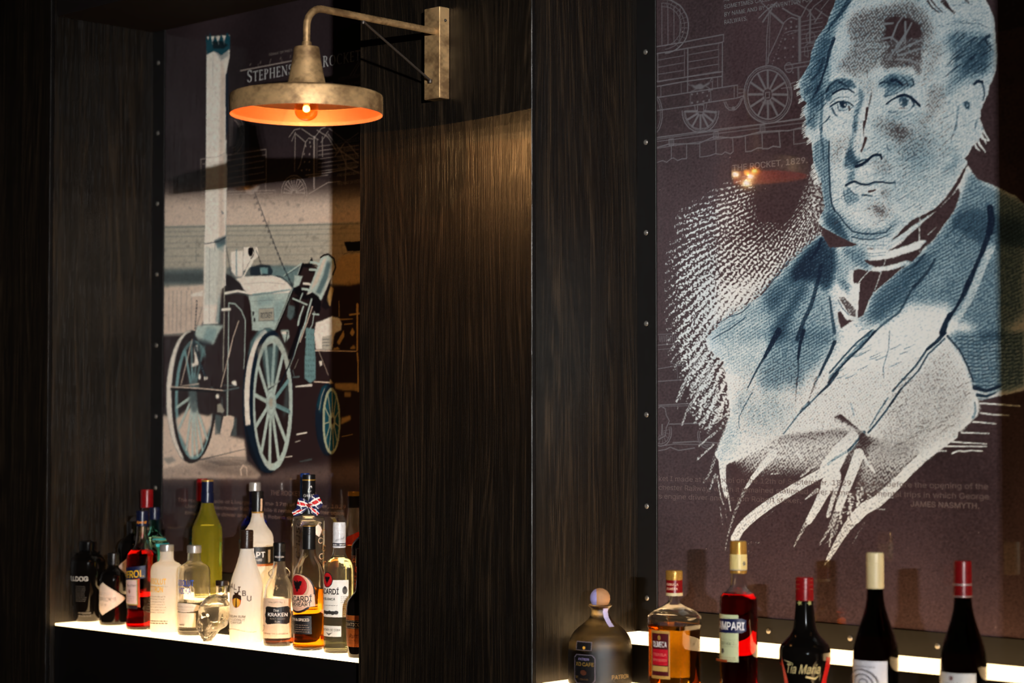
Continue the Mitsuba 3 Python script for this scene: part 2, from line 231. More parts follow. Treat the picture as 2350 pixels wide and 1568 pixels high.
ART_R = """f H 0.42 30 0|72 395 242 399 357 378 436 409 469 389 380 321 288 251 169 180 120 105 77 135 65 260
f H 0.8 22 0|170 313 311 325 425 392 458 399 447 372 334 296 241 225 145 181 121 220
f H 0.62 22 0|97 317 194 350 217 254 169 199 108 201
f H 0.28 22 0|79 453 171 483 257 516 256 440 277 411 230 386 85 395
f H 0.34 14 0|434 524 459 499 464 444 447 409 391 376 311 353 265 346 312 371 392 422 420 475
f H 0.5 16 0|72 222 121 220 169 190 241 178 228 29 192 10 144 -9 108 39 120 86 71 135
f W 1 2 0|450 393 373 338 331 303 296 272 253 249 208 229 162 197 143 183 151 162 193 132 207 66 211 19 202 -14 186 -42 168 -70 192 -94 239 -74 274 -64 343 -27 422 -4 499 18 562 -26 635 -35 706 -60 716 -51 790 -10 820 17 819 49 826 43 874 53 949 67 953 391 927 418 906 437 885 447 867 457 836 471 823 476 814 488 803 505 731 424 576 364 474 362 458 385
f W 0.93 6 0|207 66 211 19 168 -70 227 -84 274 -64 343 -27 498 -13 562 -26 706 -69 826 26 778 129 749 168 636 71 562 -26 466 19 355 65
f W 0.76 26 0|228 -37 309 -23 411 -27 498 -13 557 -26 530 -53 465 -81 388 -91 309 -83 239 -93
f W 0.56 22 0|239 -74 343 -55 444 -45 520 -31 530 -62 465 -94 354 -96 262 -106
f W 0.74 20 0|708 122 777 60 816 34 786 -8 727 -43 635 -96 572 -123 546 -106 573 -53 636 27 667 70
f W 0.58 16 0|573 -35 635 -39 687 -26 696 -51 635 -100 561 -141 546 -106
f W 0.42 14 0|572 -88 635 -91 624 -118 561 -154 542 -159 546 -124
f H 0.36 12 0|530 -133 572 -132 561 -159 497 -205 475 -188
l W 0.779 26 8|189 -62 190 -107 192 -136 199 -159
l W 0.574 5 3|175 -116 184 -160 192 -176
l W 0.574 6 3|199 -136 205 -159 211 -189
l W 0.369 4 3|182 -183 186 -205 189 -225
l W 0.328 4 3|196 -186 202 -213
l W 0.41 10 4|169 -74 158 -103 145 -122 137 -130
l W 0.492 7 3|169 -113 160 -133 152 -149
l W 0.738 20 7|326 -66 297 -92 270 -118 254 -138
l W 0.41 9 3|254 -138 241 -158 224 -189 213 -216 202 -246 196 -273
l W 0.7052 20 22|489 -77 448 -105 398 -128 358 -149 317 -171 282 -192 255 -211 236 -228 222 -249
l W 0.574 12 4|466 -67 419 -97 397 -112
l W 0.492 8 4|448 -64 431 -73 413 -81
l W 0.738 30 16|483 -110 454 -146 436 -176 416 -204
l W 0.451 12 3|416 -201 402 -221 390 -239 378 -259
l W 0.574 9 3|438 -140 422 -150 408 -159
l W 0.451 12 4|486 -181 475 -204 463 -225 443 -253
l W 0.369 8 3|486 -216 474 -237 457 -251
l W 0.246 4 3|293 -208 330 -182
l W 0.287 4 3|259 -257 292 -254
l W 0.246 4 3|259 -274 276 -281
l W 0.7626 26 18|542 -65 527 -98 509 -136 492 -174
l W 0.492 12 4|492 -174 481 -200 473 -229 468 -255
l W 0.41 8 3|502 -172 492 -199 483 -232
l W 0.615 12 10|492 -121 477 -157 465 -192
l W 0.7954 22 22|764 -22 731 -43 693 -69 659 -97 634 -120
l W 0.738 24 26|634 -120 608 -142 583 -161 553 -175 533 -193
l W 0.615 24 10|533 -193 512 -214 491 -242 477 -263 464 -281
l W 0.41 8 3|464 -281 455 -295
l W 0.2624 5 3|555 -202 538 -227 524 -249
l W 0.7954 40 30|465 -95 493 -61 528 -31
l W 0.779 30 26|461 -130 478 -99 497 -69
l W 0.492 3 2|572 -151 596 -150 623 -151
l W 0.451 3 2|587 -175 605 -175
l W 0.492 4 3|568 -102 598 -103
l W 0.574 3.5 2|687 -57 716 -54 748 -55
l W 0.779 8 6|554 -69 568 -89 580 -100
l W 0.738 9 7|387 -63 397 -73
l W 0.656 5 4|338 -72 367 -73 383 -72
l W 0.574 3.5 3|320 -108 342 -107
l W 0.41 3 3|322 -92 359 -91
l W 0.492 5 4|120 -80 130 -73 141 -64
l W 0.492 5 6|121 -78 149 -60 165 -47
l W 0.451 5 6|110 16 138 33 161 44
l W 0.492 6 7|125 -4 138 9 159 24 175 33
l W 0.492 6 7|142 -13 175 4 198 16
l W 0.5084 7 9|62 48 75 74 89 97 108 121 138 146
l W 0.41 5 6|71 52 84 75 101 99
l W 0.451 6 9|77 -4 91 26 110 51 124 73 143 98
l W 0.328 4 4|64 31 68 41
l W 0.492 8 9|101 60 129 75 150 91
l W 0.492 8 9|101 73 129 87 152 102
l W 0.492 8 9|103 82 134 102 157 118
l W 0.451 6 8|124 44 147 55 173 72
l W 0.451 5 7|124 -51 147 -36 170 -22
l W 0.85 3.4 2|824 38 857 36 912 32
l W 0.85 3.4 2|826 19 850 16 888 14
l W 0.85 3.4 2|809 2 835 0 859 -2
l W 0.85 3.4 2|783 -19 811 -20 844 -21
l W 0.85 3.4 2|758 -37 790 -39 838 -41
l W 0.85 3.4 2|741 -46 782 -46 838 -46
l W 0.85 3.4 2|722 -55 748 -56
l W 0.85 3.4 2|762 -60 775 -55 790 -56 805 -54 829 -55
l H 0.5 3.2 1.5|87 450 173 469 268 488
l H 0.5 3.2 1.5|95 433 173 453 263 474
l H 0.5 3.2 1.5|102 417 173 437 259 459
l H 0.5 3.2 1.5|87 401 173 421 254 444
l H 0.5 3.2 1.5|95 384 173 404 249 430
l H 0.5 3.2 1.5|102 368 173 388 244 415
l H 0.5 3.2 1.5|87 352 173 372 239 400
l H 0.5 3.2 1.5|72 336 151 357 213 387
l H 0.5 3.2 1.5|79 320 151 341 208 372
l H 0.5 3.2 1.5|64 304 151 325 204 357
l H 0.5 3.2 1.5|72 287 150 308 199 342
l H 0.5 3.2 1.5|79 270 150 292 194 327
l H 0.5 3.2 1.5|64 255 150 276 189 312
l H 0.5 3.2 1.5|72 238 150 260 184 297
l H 0.5 3.2 1.5|79 221 150 244 179 282
l H 0.55 4 5|62 206 109 225 181 251
l H 0.55 4 5|72 197 110 217 181 243
l H 0.55 4 5|68 189 111 209 181 235
l H 0.55 4 5|78 181 112 201 181 227
l H 0.55 4 5|75 172 113 192 181 219
l H 0.55 4 5|71 164 115 184 181 211
l H 0.55 4 5|81 156 116 176 181 203
l H 0.55 4 5|78 148 117 168 181 195
l H 0.55 4 5|74 140 118 160 181 187
l H 0.55 4 5|85 131 119 152 181 179
l H 0.55 4 5|81 123 120 144 181 171
l H 0.55 4 5|78 115 122 135 181 163
l H 0.55 4 5|88 107 123 127 181 154
l H 0.55 4 5|84 99 124 119 181 146
l H 0.55 4 5|94 90 125 111 181 138
l H 0.55 4 5|91 82 126 103 181 130
f W 1 1.5 0|581 959 538 939 508 912 485 861 478 851 469 829 455 815 442 801 430 777 426 754 414 738 397 719 401 702 403 682 418 671 408 655 415 636 416 614 411 606 429 589 431 565 433 548 438 529 446 511 453 503 454 487 459 462 462 446 449 431 444 416 458 405 491 388 529 370 566 356 618 351 691 392 756 448 794 499 803 511 795 520 804 527 812 541 826 550 839 572 831 593 832 609 840 626 850 641 851 656 858 664 867 686 870 713 866 763 864 787 856 807 846 826 832 858 800 898 746 935 665 961
l W 1 6 2|829 588 839 567 851 549
l W 1 6 2|825 581 835 560 844 544
l W 1 6 2|819 567 829 544 842 528
l W 1 6 2|814 557 822 538 829 532
l W 1 6 2|825 567 837 554 850 549
l W 0.95 4.5 1|483 830 459 813
l W 0.95 4.5 1|483 826 459 809
l W 0.95 4.5 1|483 822 459 806
l W 0.95 4.5 1|461 810 439 791
l W 0.95 4.5 1|461 806 439 787
l W 0.95 4.5 1|461 803 439 783
l W 0.95 4.5 1|448 789 428 773
l W 0.95 4.5 1|448 785 428 769
l W 0.95 4.5 1|448 781 428 766
l W 0.95 4.5 1|436 753 412 736
l W 0.95 4.5 1|436 750 412 733
l W 0.95 4.5 1|436 746 412 729
l W 0.95 4.5 1|418 730 391 717
l W 0.95 4.5 1|418 726 391 713
l W 0.95 4.5 1|418 723 391 709
l W 0.95 4.5 1|412 718 384 710
l W 0.95 4.5 1|412 714 384 706
l W 0.95 4.5 1|411 710 384 703
l W 0.95 4.5 1|414 706 391 695
l W 0.95 4.5 1|414 702 391 692
l W 0.95 4.5 1|414 698 391 688
l W 0.95 4.5 1|418 689 396 679
l W 0.95 4.5 1|418 686 396 675
l W 0.95 4.5 1|418 682 395 672
l W 0.95 4.5 1|427 672 404 660
l W 0.95 4.5 1|427 668 404 656
l W 0.95 4.5 1|427 665 404 652
l W 0.95 4.5 1|421 658 400 648
l W 0.95 4.5 1|421 654 400 645
l W 0.95 4.5 1|421 651 400 641
l W 0.95 4.5 1|427 640 406 629
l W 0.95 4.5 1|427 636 406 625
l W 0.95 4.5 1|427 633 406 622
l W 0.95 4.5 1|425 624 404 616
l W 0.95 4.5 1|425 621 404 612
l W 0.95 4.5 1|425 617 404 608
l W 0.95 4.5 1|429 612 407 604
l W 0.95 4.5 1|429 608 407 600
l W 0.95 4.5 1|429 605 407 597
l W 0.95 4.5 1|435 600 417 590
l W 0.95 4.5 1|435 596 417 587
l W 0.95 4.5 1|435 592 417 583
l W 0.95 4.5 1|444 549 427 536
l W 0.95 4.5 1|444 546 427 533
l W 0.95 4.5 1|444 542 427 529
l W 0.95 4.5 1|446 537 425 523
l W 0.95 4.5 1|446 534 425 519
l W 0.95 4.5 1|446 530 425 515
l W 0.95 4.5 1|452 527 430 514
l W 0.95 4.5 1|452 523 430 510
l W 0.95 4.5 1|452 519 430 507
l W 0.95 4.5 1|459 512 435 503
l W 0.95 4.5 1|459 508 434 499
l W 0.95 4.5 1|459 504 434 495
l W 0.95 4.5 1|461 519 435 504
l W 0.95 4.5 1|461 515 435 501
l W 0.95 4.5 1|461 511 434 497
f B 0.13 2 0|581 959 538 939 508 912 485 861 478 851 469 829 455 815 442 801 430 777 426 754 414 738 397 719 401 702 403 682 418 671 408 655 415 636 416 614 411 606 429 589 431 565 433 548 438 529 446 511 453 503 454 487 459 462 462 446 449 431 444 416 458 405 491 388 529 370 566 356 618 351 691 392 756 448 794 499 803 511 795 520 804 527 812 541 826 550 839 572 831 593 832 609 840 626 850 641 851 656 858 664 867 686 870 713 866 763 864 787 856 807 846 826 832 858 800 898 746 935 665 961
f B 0.12 14 0|568 615 641 625 733 581 782 541 772 473 681 437 629 441 588 506
f B -0.5 9 0|536 677 568 678 578 596 562 557 538 573 545 636
f B -0.45 10 0|487 633 525 636 523 584 487 578 471 607
f B -0.4 10 0|626 625 693 621 682 594 641 599
f B -0.5 6 0|546 523 578 525 572 498 543 499
f B -0.4 8 0|524 448 619 415 598 394 545 402
f B -0.4 12 0|511 848 570 862 643 856 580 838 527 809 499 758 488 796
l B 0.4 1.6 1|660 528 674 533 688 540
l C 0.4 1.6 1|715 744 729 749 743 755
l C 0.4 1.6 1|765 729 779 733 793 739
l B 0.4 1.6 1|652 426 667 431 681 438
l C 0.4 1.6 1|691 510 705 515 719 522
l C 0.4 1.6 1|629 680 643 685 658 691
l B 0.4 1.6 1|780 679 794 684 808 690
l C 0.4 1.6 1|737 658 751 662 765 668
l B 0.4 1.6 1|675 698 689 702 703 708
l C 0.4 1.6 1|723 526 737 530 751 537
l C 0.4 1.6 1|696 628 710 633 724 639
l B 0.4 1.6 1|715 754 729 759 743 765
l C 0.4 1.6 1|677 610 691 615 705 621
l C 0.4 1.6 1|640 674 654 679 669 685
l B 0.4 1.6 1|652 497 666 502 681 509
l C 0.4 1.6 1|756 687 770 692 784 698
l C 0.4 1.6 1|653 502 667 507 681 514
l C 0.4 1.6 1|747 528 761 533 775 540
l C 0.4 1.6 1|653 510 668 515 682 522
l B 0.4 1.6 1|698 502 712 507 726 513
l C 0.4 1.6 1|654 679 668 683 683 689
l C 0.4 1.6 1|664 720 678 724 692 730
l B 0.4 1.6 1|679 775 694 779 708 785
l C 0.4 1.6 1|635 586 650 590 664 597
l C 0.4 1.6 1|688 484 702 489 716 496
l B 0.4 1.6 1|790 583 804 588 818 594
l C 0.4 1.6 1|703 553 717 558 731 564
l C 0.4 1.6 1|685 679 699 683 713 689
l C 0.4 1.6 1|774 537 788 541 801 548
l B 0.4 1.6 1|739 730 753 735 767 741
l C 0.4 1.6 1|649 588 664 593 678 599
l B 0.4 1.6 1|638 448 652 453 667 459
l C 0.4 1.6 1|661 722 675 726 690 733
l C 0.4 1.6 1|642 516 657 521 671 528
l B 0.4 1.6 1|747 603 761 607 775 614
l C 0.4 1.6 1|633 476 648 481 662 488
l B 0.4 1.6 1|680 431 694 436 708 443
l C 0.4 1.6 1|675 423 689 428 703 435
l C 0.4 1.6 1|721 659 735 664 749 670
l B 0.4 1.6 1|743 645 757 650 771 656
l C 0.4 1.6 1|653 494 668 499 682 506
l C 0.4 1.6 1|735 491 749 496 763 503
l B 0.4 1.6 1|791 663 804 667 818 673
l C 0.4 1.6 1|744 615 758 620 772 626
l C 0.4 1.6 1|652 703 666 707 681 713
l C 0.4 1.6 1|638 467 652 472 667 479
l B 0.4 1.6 1|715 734 729 738 743 744
l C 0.4 1.6 1|698 675 712 679 726 685
l C 0.4 1.6 1|673 464 687 469 702 476
l B 0.4 1.6 1|660 721 675 726 689 732
l C 0.4 1.6 1|767 581 781 586 795 592
l B 0.38 1.5 1|591 406 600 410 611 412
l C 0.38 1.5 1|486 556 496 560 507 562
l B 0.38 1.5 1|569 502 579 506 589 508
l C 0.38 1.5 1|486 524 496 528 507 530
l B 0.38 1.5 1|556 525 566 528 576 530
l C 0.38 1.5 1|558 432 568 436 578 438
l B 0.38 1.5 1|639 623 648 627 659 628
l C 0.38 1.5 1|536 613 546 616 556 618
l B 0.38 1.5 1|534 482 544 485 555 487
l C 0.38 1.5 1|475 551 485 555 496 557
l B 0.38 1.5 1|600 494 609 498 619 500
l C 0.38 1.5 1|482 411 492 415 503 417
l B 0.38 1.5 1|471 495 481 499 492 501
l C 0.38 1.5 1|634 621 643 624 653 626
l B 0.38 1.5 1|578 437 588 440 598 442
l C 0.38 1.5 1|633 559 643 562 653 564
l B 0.38 1.5 1|497 615 507 618 518 620
l C 0.38 1.5 1|490 564 500 568 511 570
l B 0.38 1.5 1|555 558 564 562 575 564
l C 0.38 1.5 1|535 597 545 600 556 602
l B 0.38 1.5 1|506 420 516 424 527 426
l C 0.38 1.5 1|572 400 582 403 592 405
l B 0.38 1.5 1|636 399 646 403 656 405
l C 0.38 1.5 1|529 429 538 433 549 435
l B 0.38 1.5 1|586 453 596 456 606 458
l C 0.38 1.5 1|516 405 526 409 537 411
l B 0.38 1.5 1|570 482 579 485 590 487
l C 0.38 1.5 1|534 570 543 573 554 575
l B 0.38 1.5 1|503 467 513 470 524 472
l C 0.38 1.5 1|505 527 515 531 526 532
l B 0.38 1.5 1|485 459 495 462 506 464
l C 0.38 1.5 1|495 422 505 426 515 428
l B 0.38 1.5 1|603 502 612 505 623 507
l C 0.38 1.5 1|573 564 582 567 593 569
l B 0.38 1.5 1|522 591 532 595 543 596
l C 0.38 1.5 1|581 407 590 410 601 412
l B 0.38 1.5 1|543 503 552 506 563 508
l C 0.38 1.5 1|570 527 580 531 591 533
l B 0.38 1.5 1|562 557 571 561 582 562
l C 0.38 1.5 1|583 604 592 608 603 609
l C 0.5 2 1.5|516 822 580 829 664 826
l C 0.5 2 1.5|522 805 580 813 664 808
l C 0.5 2 1.5|529 789 580 797 663 791
l C 0.5 2 1.5|535 773 580 780 663 773
l C 0.5 2 1.5|541 757 580 764 663 755
l B 0.55 2 1|545 676 537 671
l B 0.55 2 1|544 665 537 660
l B 0.55 2 1|544 655 536 649
l B 0.55 2 1|543 644 535 638
l B 0.55 2 1|543 633 534 628
l B 0.55 2 1|542 622 534 617
l B 0.55 2 1|542 612 533 606
l B 0.55 2 1|541 601 532 595
l B 0.55 2 1|541 590 531 585
l B 0.55 2 1|540 579 531 574
l B 0.55 2 1|540 569 530 563
l B 0.55 2 1|539 558 529 552
l B 0.55 2 1|539 547 529 542
l B 0.55 2 1|538 536 528 531
f B 0.5 7 0|496 895 485 861 469 829 442 801 430 777 414 738 401 715 407 682 418 667 415 622 440 610 454 663 456 709 466 744 477 779 489 814 516 847 538 889
f B 0.35 5 0|454 805 482 801 477 705 460 668 430 652 430 711
l B 0.85 9 4|487 797 475 771 468 745 456 717 442 690
l B 0.7 12 5|525 871 508 852 490 835 473 820
l B 0.6 10 4|461 758 449 732 428 717
l B 0.6 10 4|454 708 439 688 425 670
l B 0.45 8 8|458 688 455 649 453 611
l B 0.8 2.6 1|469 680 461 672 451 667
l B 0.8 2.6 1|476 636 468 628 458 623
l B 0.8 2.6 1|430 733 423 726 412 720
l B 0.8 2.6 1|455 685 447 678 437 672
l B 0.8 2.6 1|466 665 458 658 448 653
l B 0.8 2.6 1|429 637 421 630 411 624
l B 0.8 2.6 1|445 770 437 763 427 758
l B 0.8 2.6 1|452 757 444 750 434 744
l B 0.8 2.6 1|444 728 436 720 426 715
l B 0.8 2.6 1|445 705 438 698 428 693
l B 0.8 2.6 1|432 701 424 693 414 688
l B 0.8 2.6 1|478 849 470 842 460 837
l B 0.8 2.6 1|438 747 431 739 421 734
l B 0.8 2.6 1|448 671 440 663 430 658
l B 0.8 2.6 1|427 707 419 699 409 694
l B 0.8 2.6 1|458 675 450 667 440 662
l B 0.8 2.6 1|473 696 465 688 455 683
l B 0.8 2.6 1|425 700 418 693 407 688
l B 0.8 2.6 1|477 819 469 812 460 807
l B 0.8 2.6 1|474 636 466 628 456 623
l B 0.8 2.6 1|460 662 453 655 443 649
l B 0.8 2.6 1|439 644 431 637 421 632
f B 0.5 12 0|754 769 787 774 829 764 856 743 859 715 853 687 840 675 807 681 786 669 761 653 750 664 776 689 774 726 762 742
f B 0.35 8 0|808 743 845 744 859 715 845 684 807 685 791 672 797 714
l B 0.85 2.6 1|790 738 778 731 763 719
l B 0.85 2.6 1|826 756 815 749 800 737
l B 0.85 2.6 1|790 724 778 717 763 705
l B 0.85 2.6 1|859 736 848 729 833 717
l B 0.85 2.6 1|857 701 846 694 831 682
l B 0.85 2.6 1|851 744 839 737 825 726
l B 0.85 2.6 1|836 697 825 690 810 678
l B 0.85 2.6 1|798 726 787 719 772 707
l B 0.85 2.6 1|788 707 777 700 762 688
l B 0.85 2.6 1|801 736 789 729 775 717
l B 0.85 2.6 1|855 741 844 734 829 723
l B 0.85 2.6 1|847 755 835 749 821 737
l B 0.85 2.6 1|818 716 806 709 791 698
l B 0.85 2.6 1|780 704 768 697 753 685
l B 0.85 2.6 1|798 767 786 760 772 748
l B 0.85 2.6 1|852 757 841 750 826 738
l B 0.85 2.6 1|846 723 834 716 820 704
l B 0.85 2.6 1|798 761 786 754 771 743
l B 0.85 2.6 1|837 757 826 751 811 739
l B 0.85 2.6 1|855 758 843 752 829 740
l B 0.85 2.6 1|821 756 809 750 795 738
l B 0.85 2.6 1|785 727 773 721 758 709
l B 0.85 2.6 1|820 722 809 715 794 703
l B 0.85 2.6 1|782 770 771 763 756 751
l B 0.85 2.6 1|857 728 846 721 831 709
l B 0.85 2.6 1|853 755 841 748 827 736
l B 0.85 2.6 1|825 724 814 717 799 705
l B 0.85 2.6 1|781 724 770 718 755 706
l B 0.85 2.6 1|856 754 845 747 830 735
l B 0.85 2.6 1|826 707 815 700 800 688
l B 0.8 5 2|845 748 851 734 859 726
l B 0.5 2 1.5|804 786 829 782 852 770
l B 0.4 2 1|730 826 741 826 753 820
l B 0.4 2 1|732 819 743 819 756 813
l B 0.4 2 1|817 789 828 789 840 784
l B 0.4 2 1|735 790 746 790 758 784
l B 0.4 2 1|773 826 784 826 796 821
l B 0.4 2 1|777 790 788 790 800 785
l B 0.4 2 1|725 821 736 821 749 815
l B 0.4 2 1|786 792 797 792 809 787
l B 0.4 2 1|758 790 769 790 782 784
l B 0.4 2 1|793 827 803 827 816 821
l B 0.4 2 1|771 794 782 794 794 788
l B 0.4 2 1|793 787 804 787 816 782
l C 0.9 5 2|714 843 724 829 741 815
l C 0.9 4 2|722 844 733 830 748 816
l C 0.9 12 2|750 838 760 826 775 809
l C 0.9 6 2|756 832 767 817 777 812
l C 0.9 5 2|801 833 809 824
f C 0.55 7 0|533 843 574 848 615 848 648 851 681 846 703 828 720 807 728 787 724 766 706 742 697 728 680 719 614 719 603 728 578 720 546 712 514 724 496 738 514 759 533 775 524 806 520 825
f C 0.28 7 0|538 840 615 845 681 843 711 808 719 783 702 768 614 774 592 783 547 789 533 814
f C 0.72 3 0|607 728 605 751 623 764 599 776 612 797 610 822 637 828 670 818 698 799 704 772 697 743 702 726 695 695 684 701 678 714 647 719 614 719
f C 0.4 7 0|708 660 731 675 752 654 748 627 722 602 700 589 687 598 711 622
f C 0.3 6 0|715 756 749 755 745 726 719 692 706 678 701 705
f C 0.55 6 0|617 606 635 608 663 594 668 577 657 565 635 572 619 587
f C 0.4 9 0|586 618 617 617 646 599 679 588 668 570 624 575 590 601
f C 0.25 14 0|635 597 722 588 721 544 667 526 634 552
f B 0.22 16 0|646 564 717 562 721 521 695 501 656 516
f C 0.3 7 0|579 532 612 535 634 514 612 505 585 515
f C 0.75 6 0|578 443 602 439 613 423 600 417 582 431
f C 0.3 10 0|562 448 611 448 633 426 607 411 571 428
f C 0.45 6 0|598 476 621 474 623 459 603 456
f C 0.25 8 0|483 589 522 599 522 562 490 531 476 547
f C 0.22 8 0|482 732 546 710 591 692 582 664 564 676 546 705
l C 1 7 4|568 643 565 622 559 602
l C 0.8 4 3|579 672 572 646
l C 1 6 4|561 616 559 603
l C 0.7 3 3|559 601 559 587
l C 1 8 4|564 582 559 568 553 556
l C 0.8 3 2|569 721 569 706
f B 0.5 3 0|546 691 561 676 560 661 550 643 543 621 543 598 532 599 536 631 548 662
f B 0.5 3 0|534 619 541 618 534 590 531 561 540 540 545 526 526 520 508 529 513 548 524 572 531 594
f B 0.55 3 0|520 564 531 565 536 546 554 538 542 526 524 535 513 544
l B 1 7.5 5|540 526 554 529 567 535 579 544 590 546 600 544 602 537
l B 0.8 4 3|542 534 558 538 570 539
l B 0.7 2.5 2|615 563 617 556 622 550
f B 0.5 4 0|522 516 540 519 535 504 531 496 519 497
l B 0.35 2.5 2|565 514 567 505
l B 0.95 5.5 3|514 489 522 493 535 496 551 489 567 486 583 490 603 489 618 485 635 485
l B 0.6 3 2.5|519 484 531 473 542 466
l B 0.75 4.5 3|555 466 567 465 578 462
l C 1 5 4|571 472 578 472 586 474
f B 0.4 4 0|510 479 521 482 540 465 553 458 530 450 519 449 510 462
l B 0.5 3 2|509 479 512 460 521 449
l B 0.75 4 3|482 443 498 428 512 410 530 393 553 387 582 384 611 386 624 396
l B 0.55 3 2|530 382 552 376 577 373 602 375 620 382
f B 0.3 6 0|482 444 493 442 521 413 553 395 611 393 642 420 646 408 620 380 570 370 530 382 507 404
f B 0.45 4 0|436 584 460 595 474 586 476 528 479 470 482 443 507 404 530 370 493 386 451 431 461 444 454 491 450 511 432 551
l B 0.75 4 5|473 584 472 551 473 517 475 478 479 454 487 438
l B 0.5 6 4|455 615 453 598 457 576 459 545
f B 0.6 2 0|463 687 472 703 489 712 512 713 532 705 544 689 537 689 523 691 505 691 486 683 477 670 467 667
l B 0.95 5 3|484 683 493 687 507 690 523 688 536 679
l B 0.8 5 3|467 689 477 703 496 711
l B 0.7 6 4|500 706 514 697 523 692
l B 0.9 4.5 3|478 657 484 660 495 664 509 664 523 660 534 652
l B 0.6 2.2 1.5|477 663 488 671 505 674 523 671
f B 0.95 1.2 0|500 662 509 664 519 659 517 651 509 649 501 654
f B -0.9 0.6 0|511 658 515 658 515 654 511 655
l B 0.6 3 2|495 659 497 649 502 644
l B 0.75 5 3|482 652 486 642 494 635
l B 0.5 2.5 2|500 646 514 645 532 649
l C 0.9 6 5|523 651 525 645
f B 0.45 3 0|593 690 609 703 631 709 653 703 677 695 682 677 669 673 647 668 622 667 615 659 610 665 613 680 598 683
f B 0.5 2.5 0|611 699 636 702 645 693 658 684 660 676 640 680 622 682
l B 0.95 6 5|627 693 638 694 647 687 653 681
l B 0.75 3 3|653 698 662 689 667 677
l B 0.75 4 3|677 689 681 679 673 675
l B 0.7 5 3|600 691 611 693 622 688
l B 0.6 4 2.5|611 663 622 664 642 667
l B 1 6 6|642 659 657 661 673 654 684 644 693 635
l B 0.9 4 4|615 647 627 654 640 658
l B 0.9 4 3|673 652 681 638 677 635
f B 0.7 1.5 0|644 655 657 657 668 649 666 640 656 636 646 642
f B 0.4 1 0|653 654 664 652 664 644 656 643 653 648
f B -0.7 1 0|646 650 651 649 652 642 647 644
l C 0.7 3 2.5|644 635 663 633
l B 0.6 2.5 2|677 637 673 631
l B 0.5 3 2|620 631 629 628 640 629
f B 0.18 8 0|617 632 657 624 696 623 690 598 646 603 620 618
l B 0.95 6 6|819 664 826 669 836 666
l B 0.75 4.5 3|836 665 840 652 841 639 838 630
f B 0.8 1.5 0|794 631 803 631 809 626 807 617 800 615 796 622
f B -0.5 1 0|801 627 805 626 804 621 800 621
l B 0.35 5 4|782 623 779 600 775 578
l B 0.4 3 2|777 588 768 567 764 552
l B 0.45 4 3|823 592 819 574
l C 0.6 2 1|760 582 751 575
l C 0.6 2 1|753 555 744 548
l C 0.6 2 1|773 569 763 562
l C 0.6 2 1|741 545 731 539
l C 0.6 2 1|745 578 735 572
l C 0.6 2 1|746 569 736 563
l C 0.6 2 1|754 571 745 565
l C 0.6 2 1|762 584 752 578
l C 0.6 2 1|746 545 736 539
l C 0.6 2 1|742 604 733 598
l C 0.6 2 1|759 591 749 585
l C 0.6 2 1|768 586 758 580
l C 0.6 2 1|762 562 752 556
l C 0.6 2 1|759 544 749 537
l C 0.6 2 1|747 597 737 591
l C 0.6 2 1|754 578 744 572
f B 0.25 8 0|764 549 785 523 783 505 763 492 751 500 772 517
f C 1 0.8 0|456 397 455 407 527 368 495 362 473 368 462 380
f C 1 1 0|622 367 639 380 652 391 672 406 701 416 727 426 756 450 776 474 793 500 798 498 786 474 766 449 733 422 711 412 693 403 670 392 654 382 637 373
f C 1 1.2 0|782 463 752 437 720 415 687 391 670 380 649 363 631 354 612 346 639 351 672 358 692 364 708 363 688 347 680 339 708 353 727 367 745 389 759 403 773 421 785 450
f C 0.5 3 0|761 435 777 447 771 423 751 414
f C 1 1 0|557 334 576 330 601 331 628 333 651 339 676 344 702 351 690 336 672 322 659 326 639 321 607 316 584 317 567 324
f C 1 1 0|533 313 548 315 567 310 593 307 618 308 645 313 659 316 634 301 613 286 597 276 580 265 569 249 563 235 554 218 541 213 545 259 548 286 533 286 530 299
f C 0.85 1 0|496 259 507 259 522 246 537 231 537 216 526 219 515 230 505 243
f C 1 1 0|492 229 500 230 513 212 532 210 517 203 500 194 494 211
l C -0.7 2.2 1.5|672 358 690 364
l C -0.7 2.2 1.5|672 346 690 349
l C -0.7 2.2 1.5|622 312 651 318
l C -0.7 2.2 1.5|711 375 729 388
l C -0.7 2.2 1.5|544 286 559 301 574 313
l C -0.7 2.2 1.5|584 271 601 310 610 329
l C -0.45 3 3|692 417 690 375 691 342
f B 0.3 6 0|452 412 480 432 502 412 527 371 566 361 555 337 576 313 567 311 533 317 518 303 520 278 490 305 486 326 504 362
f B 0.45 4 0|480 435 498 420 512 388 523 373 482 397 460 415 467 429
f B 0.5 5 0|490 305 512 291 522 278 520 264 501 279 486 298
f B 0.35 6 0|506 365 559 348 584 318 563 313 518 339
l B 0.7 2 1.5|527 382 551 375 576 373 606 376
l C 0.6 4 3|568 355 580 354
l C 0.5 3 2|591 354 595 354
l B 0.45 1.6 1.2|551 366 576 360 610 361
l B 0.45 1.6 1.2|551 350 576 344 610 345
l B 0.45 1.6 1.2|551 344 576 339 610 340
l B 0.7 2.5 2|493 254 503 237 520 221
f B 0.9 7 0|450 387 463 387 477 367 491 361 490 321 481 287 464 270 441 289 407 299 385 295 372 292 375 324 407 357
f B 0.62 12 0|448 389 373 336 331 301 298 271 320 234 342 240 385 291 428 289
f B 0.7 10 0|413 304 385 281 363 243 337 223 319 177 354 176 385 239 417 276
f B 0.42 14 0|298 271 255 247 208 228 167 196 148 181 341 175 486 171 480 261 439 284 375 292
f B -0.3 12 0|253 235 309 229 315 206 230 180 199 185
l B 0.8 10 10|452 326 441 289 426 246 406 212 389 175
l B 0.7 5 9|472 261 478 221 484 187
l B 0.7 4 3|373 345 331 305 298 274
l B 0.8 2.5 2|267 254 244 237 208 228 176 214
l B 0.6 3 2|253 226 208 201 162 182
